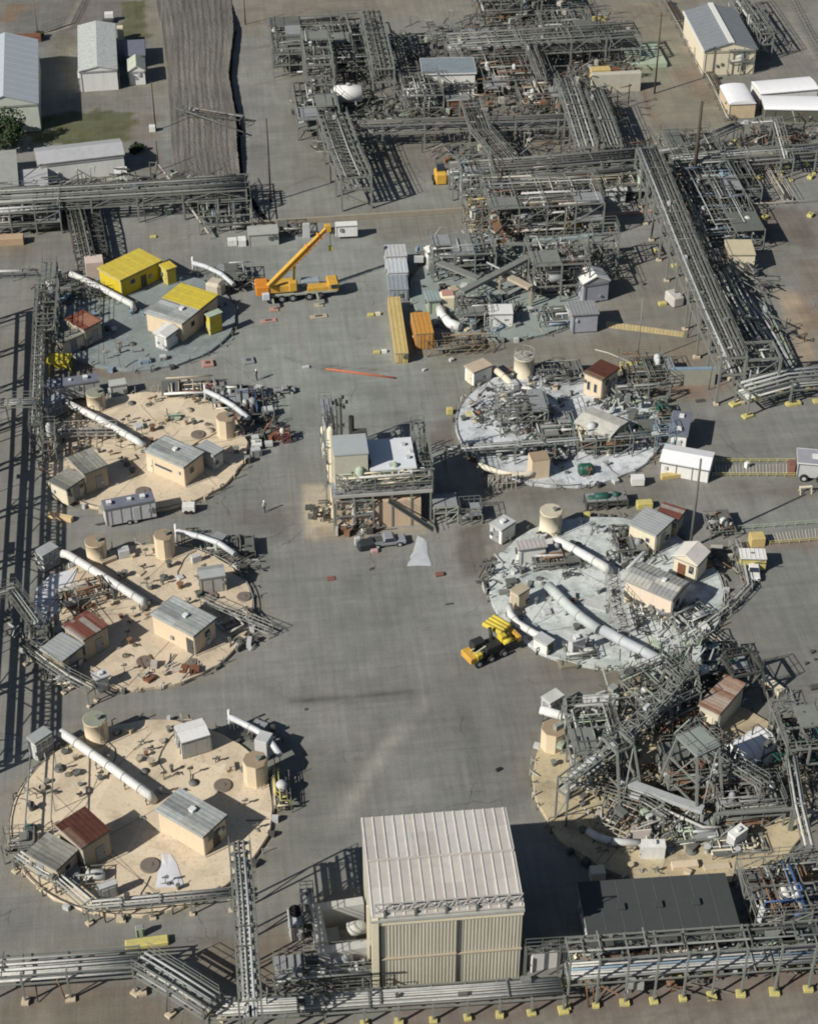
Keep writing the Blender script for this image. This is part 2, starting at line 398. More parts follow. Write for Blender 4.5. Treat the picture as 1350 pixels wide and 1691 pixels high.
zone([(610, 905), (665, 900), (668, 935), (612, 935)], (0.22, 0.19, 0.14), 0.6, 1)
zone([(410, 845), (480, 843), (482, 888), (405, 888)], (0.165, 0.145, 0.135), 0.75, 0.8)
zone([(360, 835), (440, 835), (430, 870), (350, 880)], (0.19, 0.16, 0.14), 0.4, 1.5)
zone([(970, 1045), (1080, 1090), (1050, 1150), (960, 1125), (890, 1130), (900, 1090)], (0.20, 0.155, 0.12), 0.7, 1.5)
zone([(1020, 1100), (1060, 1110), (1055, 1135), (1020, 1120)], (0.36, 0.2, 0.12), 0.6, 0.8)
zone([(760, 1080), (900, 1090), (900, 1240), (800, 1180)], (0.175, 0.155, 0.14), 0.45, 3)
zone([(0, 1150), (480, 1120), (700, 1140), (690, 1160), (480, 1170), (0, 1210)], (0.215, 0.195, 0.17), 0.4, 3)
zone([(650, 1298), (715, 1298), (720, 1318), (655, 1320)], (0.30, 0.31, 0.29), 0.5, 0.6)
zone([(0, 1560), (230, 1545), (370, 1560), (370, 1600), (250, 1590), (0, 1600)], (0.21, 0.185, 0.155), 0.6, 1)
zone([(0, 1625), (200, 1612), (340, 1691), (420, 1760), (0, 1760)], (0.19, 0.135, 0.098), 0.85, 1.2)
zone([(0, 1665), (190, 1660), (250, 1720), (0, 1760)], (0.22, 0.2, 0.15), 0.6, 1)
zone([(330, 1545), (480, 1540), (490, 1600), (440, 1640), (340, 1620)], (0.185, 0.13, 0.09), 0.75, 1)
zone([(640, 1650), (920, 1630), (1350, 1600), (1350, 1665), (900, 1691), (640, 1720)], (0.19, 0.125, 0.10), 0.8, 1.2)
zone([(900, 1680), (1350, 1660), (1350, 1760), (700, 1760), (700, 1700)], (0.225, 0.195, 0.155), 0.8, 1.2)
zone([(0, 1290), (30, 1300), (20, 1450), (0, 1460)], (0.20, 0.18, 0.15), 0.6, 2)
zone([(500, 1470), (620, 1470), (620, 1560), (500, 1560)], (0.21, 0.19, 0.15), 0.5, 1)
zone([(1240, 1090), (1350, 1080), (1350, 1200), (1280, 1190)], (0.19, 0.175, 0.155), 0.6, 3)
zone([(1180, 1420), (1350, 1350), (1350, 1450), (1200, 1450)], (0.215, 0.205, 0.18), 0.6, 2)
# slabs laid in the yard, wheel marks, seams and sealed cracks
for a in ([(470, 590), (500, 600), (560, 606), (640, 612)], [(520, 598), (510, 606), (560, 612)]): track(a, (0.09, 0.085, 0.075), 0.35, 0.7)
track([(480, 470), (455, 520), (490, 560), (510, 600)], PALE, 1.0, 0.5)
track([(660, 1200), (620, 1260), (585, 1320), (575, 1345)], (0.33, 0.31, 0.27), 0.9, 0.75)
track([(480, 1158), (580, 1152), (680, 1142)], (0.05, 0.047, 0.04), 0.6, 1.0)
track([(560, 1163), (640, 1156), (690, 1150)], (0.09, 0.085, 0.075), 0.35, 0.5)
zone([(560, 1120), (700, 1105), (860, 1130), (880, 1330), (740, 1330), (690, 1200)], L(ASPH, .8), .7, 5)
zone([(440, 930), (560, 900), (740, 960), (760, 1080), (560, 1090), (450, 1040)], (.20, .205, .195), .6, 6)
zone([(450, 1230), (590, 1200), (640, 1300), (590, 1350), (460, 1420)], (.185, .18, .155), .7, 5)
zone([(560, 640), (750, 620), (740, 700), (620, 700)], (.235, .24, .23), .6, 4)
zone([(430, 700), (540, 690), (530, 800), (430, 820)], (.22, .225, .21), .6, 4)
zone([(1250, 930), (1400, 920), (1400, 1090), (1260, 1080)], (.185, .188, .178), .7, 5)
zone([(0, 1500), (230, 1500), (240, 1560), (0, 1560)], (.19, .185, .17), .6, 3)
zone([(0, 560), (60, 560), (60, 860), (0, 900)], (.215, .205, .185), .7, 4)
track([(560, 1350), (600, 1290), (655, 1215), (700, 1160)], (0.32, 0.31, 0.28), 1.1, .5)
track([(1225, 800), (1240, 830), (1255, 860)], (0.12, 0.115, 0.11), 0.9, 0.5)
for k, x in enumerate((470, 560, 620, 700, 760)):
    track([(x, 900), (x - 8, 1060), (x - 20, 1300)], (0.24, 0.22, 0.2), 0.5, 0.16)
    track([(x + 30, 960), (x + 32, 1100), (x + 28, 1330)], (0.13, 0.125, 0.12), 0.5, 0.14)
for y in (640, 760, 940, 1010, 1100, 1230, 1290): track([(450, y + 22), (620, y + 8), (800, y - 6)], (0.12, 0.115, 0.105), 0.12, 0.45)
for i in range(60):
    x, y = rng.uniform(430, 860), rng.uniform(400, 1330); r = rng.uniform(6, 26)
    zone([(x - r, y), (x, y - r * .6), (x + r, y), (x, y + r * .6)], L(ASPH, rng.choice([0.6, 0.72, 1.25, 1.4])), 0.45, 1.4)
for i in range(14):
    x, y = rng.uniform(500, 760), rng.uniform(920, 1320); a = rng.uniform(-40, 60)
    track([(x, y), (x + 30, y + a * .5), (x + 80, y + a)], L(ASPH, rng.choice([0.72, 1.2])), 0.3, 0.35)
for i in range(30):
    x, y = rng.uniform(430, 850), rng.uniform(380, 1330); a = rng.choice([rng.uniform(-10, 10), rng.uniform(60, 120)])
    dx, dy = (60, a * .3) if abs(a) < 20 else (rng.uniform(-14, 14), 60)
    for o_ in (0, 22): track([(x + o_, y), (x + dx * .5 + o_, y + dy * .5 + 3), (x + dx + o_, y + dy)], L(ASPH, rng.choice([0.62, 0.7, 1.28, 1.35])), 0.28, 0.4)
for y in (20, 60, 120, 300): track([(420, y + 20), (470, y + 10), (520, y - 10), (560, y + 6)], (0.12, 0.09, 0.065), 0.4, 0.5)
track([(1060, 140), (1070, 180), (1095, 215), (1110, 240)], (0.17, 0.10, 0.07), 0.8, 0.6)
track([(1030, 40), (1060, 20), (1100, 25)], (0.14, 0.1, 0.08), 0.4, 0.6)
track([(1300, 20), (1320, 60), (1350, 110)], (0.32, 0.30, 0.26), 0.8, 0.5)
track([(70, 60), (110, 45), (130, 0)], (0.36, 0.33, 0.27), 0.7, 0.7)
for x in range(700, 1350, 60): track([(x, 1700), (x + 30, 1680), (x + 70, 1662)], (0.12, 0.1, 0.085), 0.25, 0.5)
me = bpy.data.meshes.new('ground')
Z = np.zeros(X.shape)
# the yard is flat; near-black strips paint the trench shade along the rip-rap bank
verts = np.stack([X, Y, Z], -1).reshape(-1, 3)
idx = np.arange(NX * NY).reshape(NY, NX)
faces = np.stack([idx[:-1, :-1], idx[:-1, 1:], idx[1:, 1:], idx[1:, :-1]], -1).reshape(-1, 4)
me.vertices.add(len(verts)); me.vertices.foreach_set('co', verts.ravel())
me.loops.add(faces.size); me.loops.foreach_set('vertex_index', faces.ravel())
me.polygons.add(len(faces)); me.polygons.foreach_set('loop_start', np.arange(0, faces.size, 4)); me.polygons.foreach_set('loop_total', np.full(len(faces), 4))
me.update(calc_edges=True)
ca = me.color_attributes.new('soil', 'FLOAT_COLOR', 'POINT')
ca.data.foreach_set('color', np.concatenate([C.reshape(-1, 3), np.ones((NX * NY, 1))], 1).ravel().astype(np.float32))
m, n, b = newmat('yard_surface')
at = n.nodes.new('ShaderNodeAttribute'); at.attribute_name = 'soil'
g = n.nodes.new('ShaderNodeNewGeometry').outputs['Position']
a1 = mixrgb(n, ramp(n, noise(n, g, 0.35, 6, 0.7), 0.3, 0.7), (0.86, 0.86, 0.86), (1.12, 1.11, 1.09))
a2 = mixrgb(n, ramp(n, noise(n, g, 5.0, 4, 0.75), 0.3, 0.7), (0.88, 0.88, 0.88), (1.12, 1.12, 1.12))
c1 = mixrgb(n, 1.0, at.outputs['Color'], a1, 'MULTIPLY'); c2 = mixrgb(n, 1.0, c1, a2, 'MULTIPLY')
sp = ramp(n, noise(n, g, 1.7, 2), 0.68, 0.72)
c3 = mixrgb(n, sp, c2, (0.09, 0.085, 0.075)); c3 = mixrgb(n, 0.75, c3, c2)
mp = n.nodes.new('ShaderNodeMapping'); mp.inputs['Scale'].default_value = (1.6, .07, 1); mp.inputs['Rotation'].default_value = (0, 0, -.05); n.links.new(g, mp.inputs[0])
c3 = mixrgb(n, 1.0, c3, mixrgb(n, ramp(n, noise(n, mp.outputs[0], 1.0, 5, .7), .35, .65), (.9, .9, .895), (1.08, 1.08, 1.075)), 'MULTIPLY')
mp2 = n.nodes.new('ShaderNodeMapping'); mp2.inputs['Scale'].default_value = (.06, 1.3, 1); mp2.inputs['Rotation'].default_value = (0, 0, .12); n.links.new(g, mp2.inputs[0])
c3 = mixrgb(n, 1.0, c3, mixrgb(n, ramp(n, noise(n, mp2.outputs[0], 1.0, 5, .7), .35, .65), (.93, .93, .93), (1.06, 1.06, 1.055)), 'MULTIPLY')
br = n.nodes.new('ShaderNodeTexBrick'); br.inputs['Scale'].default_value = 1.0; br.offset = .37; br.inputs['Brick Width'].default_value = 11.0; br.inputs['Row Height'].default_value = 7.3; br.inputs['Mortar Size'].default_value = .035; br.inputs['Mortar Smooth'].default_value = .3; br.inputs['Bias'].default_value = 0
br.inputs['Color1'].default_value = (.985, .985, .985, 1); br.inputs['Color2'].default_value = (1.015, 1.015, 1.015, 1); br.inputs['Mortar'].default_value = (.82, .82, .81, 1); n.links.new(g, br.inputs['Vector'])
bm_ = mixrgb(n, ramp(n, noise(n, g, .07, 3), .4, .55), (1, 1, 1), br.outputs['Color']); c3 = mixrgb(n, 1.0, c3, bm_, 'MULTIPLY')
def warp(amount, sc):
    t = n.nodes.new('ShaderNodeTexNoise'); t.inputs['Scale'].default_value = sc; t.inputs['Detail'].default_value = 4; n.links.new(g, t.inputs['Vector'])
    v = n.nodes.new('ShaderNodeVectorMath'); v.operation = 'SCALE'; v.inputs['Scale'].default_value = amount; n.links.new(t.outputs['Color'], v.inputs[0])
    a = n.nodes.new('ShaderNodeVectorMath'); a.operation = 'ADD'; n.links.new(g, a.inputs[0]); n.links.new(v.outputs[0], a.inputs[1]); return a.outputs[0]
for sc, wd, am, dk in ((.07, .0028, 2.5, .7), (.19, .004, 1.2, .8)):
    vo = n.nodes.new('ShaderNodeTexVoronoi'); vo.feature = 'DISTANCE_TO_EDGE'; vo.inputs['Scale'].default_value = sc; n.links.new(warp(am, .4), vo.inputs['Vector'])
    mr = n.nodes.new('ShaderNodeMapRange'); mr.inputs[1].default_value = wd; mr.inputs[2].default_value = wd * 2.2; mr.inputs[3].default_value = 1; mr.inputs[4].default_value = 0; n.links.new(vo.outputs['Distance'], mr.inputs[0])
    mm = n.nodes.new('ShaderNodeMath'); mm.operation = 'MULTIPLY'; n.links.new(mr.outputs[0], mm.inputs[0]); n.links.new(ramp(n, noise(n, g, .12, 2), .52, .62), mm.inputs[1])
    c3 = mixrgb(n, mm.outputs[0], c3, mixrgb(n, 1.0, c3, (dk, dk, dk), 'MULTIPLY'))
c3 = mixrgb(n, ramp(n, noise(n, g, .8, 4, .75), .66, .72), c3, mixrgb(n, 1.0, c3, (.78, .77, .76), 'MULTIPLY'))
n.links.new(c3, b.inputs['Base Color']); b.inputs['Roughness'].default_value = 0.95; b.inputs['Specular IOR Level'].default_value = 0.15
bp = n.nodes.new('ShaderNodeBump'); bp.inputs['Strength'].default_value = 0.35; bp.inputs['Distance'].default_value = 0.08
n.links.new(noise(n, g, 3.0, 5, 0.7), bp.inputs['Height']); n.links.new(bp.outputs[0], b.inputs['Normal'])
me.materials.append(m)
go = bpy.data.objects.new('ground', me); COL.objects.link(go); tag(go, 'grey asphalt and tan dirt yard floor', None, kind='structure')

# rip-rap bank: a long low mound of ribbed stone
def RIP():
    m, n, b = newmat('riprap_stone'); g = n.nodes.new('ShaderNodeNewGeometry').outputs['Position']
    mp = n.nodes.new('ShaderNodeMapping'); mp.inputs['Scale'].default_value = (2.2, .05, 1); mp.inputs['Rotation'].default_value = (0, 0, .06); n.links.new(g, mp.inputs[0])
    c = mixrgb(n, ramp(n, noise(n, mp.outputs[0], 1.0, 6, .8), .38, .62), (0.105, 0.098, 0.088), (0.215, 0.205, 0.185))
    c = mixrgb(n, ramp(n, noise(n, g, .12, 4), .4, .6), c, mixrgb(n, 1.0, c, (.8, .82, .84), 'MULTIPLY'))
    c = mixrgb(n, ramp(n, noise(n, g, 6, 3, .8), .5, .62), c, (0.075, 0.07, 0.062))
    n.links.new(c, b.inputs['Base Color']); b.inputs['Roughness'].default_value = .95; b.inputs['Specular IOR Level'].default_value = .1
    return m
def riprap():
    lft = [(255, 0), (268, 60), (276, 130), (280, 200), (282, 260), (296, 310), (325, 350)]
    rgt = [(384, 0), (388, 60), (379, 130), (392, 205), (393, 250), (399, 300), (418, 350)]
    lft.insert(0, (246, -60)); rgt.insert(0, (380, -60))
    mb = MB(); NU, NV = 60, 260
    r = random.Random(3); rows = []
    for j in range(NV + 1):
        t = j / NV * (len(lft) - 1); i = min(int(t), len(lft) - 2); f = t - i
        a = P(*lft[i]).lerp(P(*lft[i + 1]), f); c = P(*rgt[i]).lerp(P(*rgt[i + 1]), f); row = []
        for k in range(NU + 1):
            u = k / NU; p = a.lerp(c, u)
            edge = min(1, 6 * min(u, 1 - u)) * min(1, 8 * min(1, (1 - j / NV)))
            pz = P(0, 45).y; hi = min(1, max(0, (pz + 6 - p.y) / 12)) * (1.0 - .75 * max(0, min(1, (P(0, 330).y + 10 - p.y) / 14)))
            z = 0.1 + hi * 1.15 * u ** 2 + edge * (0.3 * math.sin(math.pi * min(1, u * 1.1)) ** 0.7 + r.uniform(-0.035, 0.035) + 0.03 * math.sin(k * 1.3))
            if k in (0, NU): z = -0.1
            if k == NU: p = a.lerp(c, (NU - .85) / NU)
            row.append((p.x + r.uniform(-.08, .08), p.y + r.uniform(-.2, .2), z))
        rows.append(row)
    pts = [p for row in rows for p in row]; W1 = NU + 1
    fs = [(j * W1 + k, (j + 1) * W1 + k, (j + 1) * W1 + k + 1, j * W1 + k + 1) for j in range(NV) for k in range(NU)]
    mb.quadmesh(pts, fs)
    mt = RIP()
    tag(mb.out('riprap_bank', mt), 'ribbed dark grey stone bank beside the painted shade strip', None, kind='structure')
    d = MB()  # raised near-black strips: the shadow in the trench put into their colour
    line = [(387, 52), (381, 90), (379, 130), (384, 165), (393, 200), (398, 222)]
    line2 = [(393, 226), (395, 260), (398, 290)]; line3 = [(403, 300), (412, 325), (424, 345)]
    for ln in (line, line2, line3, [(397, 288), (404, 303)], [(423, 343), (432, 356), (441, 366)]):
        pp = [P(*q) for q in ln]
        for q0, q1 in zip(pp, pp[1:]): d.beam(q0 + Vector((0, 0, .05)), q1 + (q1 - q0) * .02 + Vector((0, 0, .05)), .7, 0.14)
    tag(d.out('trench_shade_strip', M('painted_shade_black', (0.008, 0.008, 0.008), 1.0)), 'near-black strip painting the trench shade down the edge of the stone bank', None, kind='structure')
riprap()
# ------------------------------------------------------------------ builders
Zv = Vector((0, 0, 1))
def hut(name, label, cat, A, B, Cc, h, wall=None, roof=None, z0=0.0, oh=0.18, ribs=True, door=(0, 0.8), win=(), vents=(), gable=0.0,
        ridge='u', group=None, ribstep=0.5, fascia=None, doormat=None, louvre=True, wallh=None, rt=0.14, skip_door=False, ribmat=None):
    """A, B, Cc: pixels of left, near and right eave corners at height z0+h. u runs A->B, v runs B->C"""
    wall = wall or TANW; roof = roof or ROOFP
    zt = z0 + h
    a, b, c = P(*A, zt), P(*B, zt), P(*Cc, zt)
    u = (b - a); u.z = 0; Lu = u.length; u.normalize()
    v = Vector((-u.y, u.x, 0)); Lv = (c - b).dot(v)
    if Lv < 0: v = -v; Lv = -Lv
    t = thing(name, label, cat, (b.x, b.y, z0), math.atan2(u.y, u.x), group)
    base = Vector((b.x, b.y, z0))
    def Q(du, dv, z): return base - u * du + v * dv + Zv * z      # du back from the near corner, dv deep
    wh = wallh or h
    mb = MB(); mb.obox(Q(Lu / 2, Lv / 2, wh / 2), u * (Lu / 2 - oh), v * (Lv / 2 - oh), Zv * (wh / 2 - 0.01))
    if gable:
        # gable end infill
        i = oh
        if ridge == 'u':
            for e in (i, Lu - i):
                q = [Q(e, i, wh - 0.02), Q(e, Lv - i, wh - 0.02), Q(e, Lv / 2, wh + gable * (1 - 2 * i / Lv) - 0.05)]
                d = u * 0.04 * (1 if e > Lu / 2 else -1); mb.quadmesh(q + [x + d for x in q], [(0, 1, 2), (3, 5, 4), (0, 3, 4, 1), (1, 4, 5, 2), (2, 5, 3, 0)])
        else:
            for e in (i, Lv - i):
                q = [Q(i, e, wh - 0.02), Q(Lu - i, e, wh - 0.02), Q(Lu / 2, e, wh + gable * (1 - 2 * i / Lu) - 0.05)]
                d = v * 0.04 * (1 if e < Lv / 2 else -1); mb.quadmesh(q + [x + d for x in q], [(0, 1, 2), (3, 5, 4), (0, 3, 4, 1), (1, 4, 5, 2), (2, 5, 3, 0)])
    mb.out('wall', wall, t)
    rb = MB(); th = rt; rr = MB() if ribmat else rb
    if not gable:
        rb.obox(Q(Lu / 2, Lv / 2, h - th / 2), u * Lu / 2, v * Lv / 2, Zv * th / 2)
        if ribs:
            k = 0.12
            while k < Lv - 0.05:
                rr.obox(Q(Lu / 2, k, h + 0.02), v * 0.03, u * (Lu / 2 - 0.03), Zv * 0.025); k += ribstep
    else:
        if ridge == 'u': hw, ax, n = Lv / 2, v, Lu
        else: hw, ax, n = Lu / 2, u, Lv
        sl = math.hypot(hw, gable)
        for sgn in (-1, 1):
            if ridge == 'u': c0 = Q(Lu / 2, Lv / 2 + sgn * hw / 2, h + gable / 2); al = u; full = Lu
            else: c0 = Q(Lu / 2 - sgn * hw / 2, Lv / 2, h + gable / 2); al = v; full = Lv
            dn = (ax * sgn * hw - Zv * gable).normalized(); nn = dn.cross(al).normalized()
            if nn.z < 0: nn = -nn
            rb.obox(c0, al * full / 2, dn * sl / 2, nn * th / 2)
            if ribs:
                k = -full / 2 + 0.15
                while k < full / 2 - 0.05:
                    rr.obox(c0 + al * k + nn * (th / 2 + 0.02), al * (0.06 if ribmat else .035), dn * (sl / 2 - 0.02), nn * (.05 if ribmat else 0.03)); k += ribstep
    r = rb.out('roof', roof, t)
    if ribmat: rr.out('standing_seam', ribmat, r)
    if fascia:
        f = MB()
        for e, d in ((-0.03, 0), (Lu + 0.03, 0)): f.obox(Q(e, Lv / 2, h - th / 2 - .02), u * 0.025, v * (Lv / 2 + .05), Zv * (th / 2 + 0.05))
        for e in (-0.03, Lv + 0.03): f.obox(Q(Lu / 2, e, h - th / 2 - .02), u * (Lu / 2), v * 0.025, Zv * (th / 2 + 0.05))
        f.out('fascia', fascia, t)
    for (fu, fv, s) in vents:
        zz = h + (gable * (1 - abs(2 * (fv if ridge == 'u' else fu) - 1)) if gable else 0)
        vb = MB(); vb.obox(Q(Lu * fu, Lv * fv, zz + s * 0.25), u * s / 2, v * s / 2, Zv * s * 0.3); vb.obox(Q(Lu * fu, Lv * fv, zz + s * 0.62), u * s * .62, v * s * .62, Zv * 0.04)
        vb.out('roof_vent', WHITE, r)
    hr = random.Random(int(abs(b.x * 13 + b.y * 7)) + 1)
    if Lu > 1.2 and wh > 1.5 and wall is not WALLP:
        tm = MB(); tm.obox(Q(Lu / 2, -.02, h - th - .03), u * Lu / 2, v * .035, Zv * .05); tm.out('gutter', PSTEEL, t)
        tm = MB(); tm.obox(Q(-.02, Lv / 2, h - th - .03), v * (Lv / 2 - .04), u * .035, Zv * .05); tm.out('gutter', STEEL, t)
        tm = MB(); tm.beam(Q(.0, .12, .05), Q(.0, .12, h - th - .08), .07); tm.out('downpipe', PSTEEL, t)
        for _ in range(hr.randint(1, 3)):
            e = MB(); s_ = hr.uniform(.12, .28); zc = hr.uniform(.5, wh * .75)
            if hr.random() < .5: e.obox(Q(Lu * hr.uniform(.1, .9), oh - .1, zc), u * s_, v * .11, Zv * s_ * 1.2)
            else: e.obox(Q(oh - .1, Lv * hr.uniform(.1, .9), zc), v * s_, u * .11, Zv * s_ * 1.2)
            e.out('junction_box', hr.choice([LGREY, MGREY, STEEL]), t)
    if not skip_door:
        side, fr = door
        dm = doormat or MGREY
        dh = min(2.05, wh * 0.8)
        if side == 0: c0 = Q(Lu * fr, oh - 0.02, dh / 2 + .02); ex, ey = u, v
        else: c0 = Q(oh - 0.02, Lv * fr, dh / 2 + .02); ex, ey = v, u
        d = MB(); d.obox(c0, ex * 0.48, ey * 0.05, Zv * dh / 2); dd = d.out('door', dm, t)
        k = MB(); k.obox(c0 + ex * 0.36 + ey * (-0.08 if side == 0 else 0.08), ex * 0.06, ey * 0.04, Zv * 0.04); k.out('handle', BLACK, dd)
    for (side, fr, ww, hh, zc) in win:
        if side == 0: c0 = Q(Lu * fr, oh - 0.02, zc); ex, ey, s = u, v, -1
        else: c0 = Q(oh - 0.02, Lv * fr, zc); ex, ey, s = v, u, 1
        d = MB(); d.obox(c0, ex * (ww / 2 + .07), ey * 0.04, Zv * (hh / 2 + .07)); fo = d.out('window', PSTEEL, t)
        k = MB(); k.obox(c0 + ey * s * 0.03, ex * ww / 2, ey * 0.03, Zv * hh / 2); k.out('pane', GLASS, fo)
    return t, Q, Lu, Lv

def block(name, label, cat, px, size, mat, z0=0.0, rz=0.0, bevel=0.04, extra=None, group=None):
    """a small solid thing on its base pixel, with a few parts given by extra(t, at)"""
    p = P(*px, z0); t = thing(name, label, cat, (p.x, p.y, z0), rz, group)
    sx, sy, sz = size; ca, sa = math.cos(rz), math.sin(rz)
    def at(x, y, z): return Vector((p.x + x * ca - y * sa, p.y + x * sa + y * ca, z0 + z))
    U = Vector((ca, sa, 0)); V = Vector((-sa, ca, 0))
    mb = MB(); mb.obox(at(0, 0, sz / 2), U * sx / 2, V * sy / 2, Zv * sz / 2); mb.out('body', mat, t, bevel)
    if extra: extra(t, at, U, V)
    return t

def cyl_tank(name, label, px, r, h, wall, top, z0=0.4, n=14, ladder=True, cone=0.0, rail=False, group=None):
    p = P(*px, z0); t = thing(name, label, 'tank', (p.x, p.y, z0), 0, group)
    MB().lathe(p.x, p.y, z0, [(r * 1.04, 0), (r * 1.04, 0.12), (r, 0.13), (r, h - 0.12), (r * 1.03, h - 0.1), (r * 1.03, h)], n).out('shell', wall, t)
    MB().lathe(p.x, p.y, z0 + h + 0.004, [(r * 0.99, 0), (r * 0.97, 0.06), (r * 0.5, 0.06 + cone / 2), (0.01, 0.06 + cone)], n).out('lid', top, t)
    mb = MB(); mb.lathe(p.x + r * .3, p.y - r * .1, z0 + h + 0.05, [(0.22, 0), (0.22, 0.35), (0.3, 0.36), (0.3, 0.42)], 8); mb.out('hatch', GALV, t)
    if ladder:
        lb = MB()
        a = Vector((p.x + r * 0.5, p.y - r * 0.93, z0)); d = Vector((0.5, -0.86, 0)) * 0.12; s = Vector((0.86, 0.5, 0)) * 0.2
        for sg in (-1, 1): lb.beam(a + d + s * sg, a + d + s * sg + Zv * (h + .5), 0.05)
        k = 0.3
        while k < h: lb.beam(a + d - s + Zv * k, a + d + s + Zv * k, 0.04); k += 0.35
        lb.out('ladder', GALV, t)
    if rail:
        rb = MB()
        for k in range(8):
            g = 2 * math.pi * k / 8; q = Vector((p.x + r * math.cos(g), p.y + r * math.sin(g), z0 + h)); rb.beam(q, q + Zv * 0.9, 0.05)
            g2 = 2 * math.pi * (k + 1) / 8; q2 = Vector((p.x + r * math.cos(g2), p.y + r * math.sin(g2), z0 + h)); rb.beam(q + Zv * .9, q2 + Zv * .9, 0.05)
        rb.out('guard_rail', PSTEEL, t)
    return t

def duct(name, label, pts, r, mat, sup=(), rings=True, n=12, cat='duct', bendmat=None, group=None, supmat=None):
    """pts: (px, py, z) along the axis; sup: fractions where legs stand"""
    W = [P(x, y, z) for x, y, z in pts]
    t = thing(name, label, cat, (W[0].x, W[0].y, 0), 0, group)
    MB().tube(W, r, n).out('pipe_run', mat, t)
    lens = [0.0]
    for p, q in zip(W, W[1:]): lens.append(lens[-1] + (q - p).length)
    T = lens[-1]
    def atl(f):
        d = f * T
        for i in range(len(W) - 1):
            if d <= lens[i + 1] + 1e-6: k = (d - lens[i]) / (lens[i + 1] - lens[i]); return W[i].lerp(W[i + 1], k), (W[i + 1] - W[i]).normalized()
        return W[-1], (W[-1] - W[-2]).normalized()
    if rings:
        k = max(2, int(T / 2.4))
        for i in range(1, k):
            p, d = atl(i / k); MB().tube([p - d * 0.05, p + d * 0.05], r * 1.12, n).out('flange', PSTEEL, t)
    for f in sup:
        p, d = atl(f); s = Vector((-d.y, d.x, 0)); s = s.normalized() if s.length > 1e-3 else Vector((1, 0, 0))
        if p.z - r > 0.25:
            b = MB()
            for sg in (-1, 1): b.beam(Vector((p.x, p.y, 0.02)) + s * r * 0.9 * sg, p + s * r * 0.9 * sg, 0.09)
            b.beam(p - s * (r + .1) - Zv * (r + 0.05), p + s * (r + .1) - Zv * (r + 0.05), 0.1, 0.08)
            b.out('support', supmat or STEEL, t)
    return t

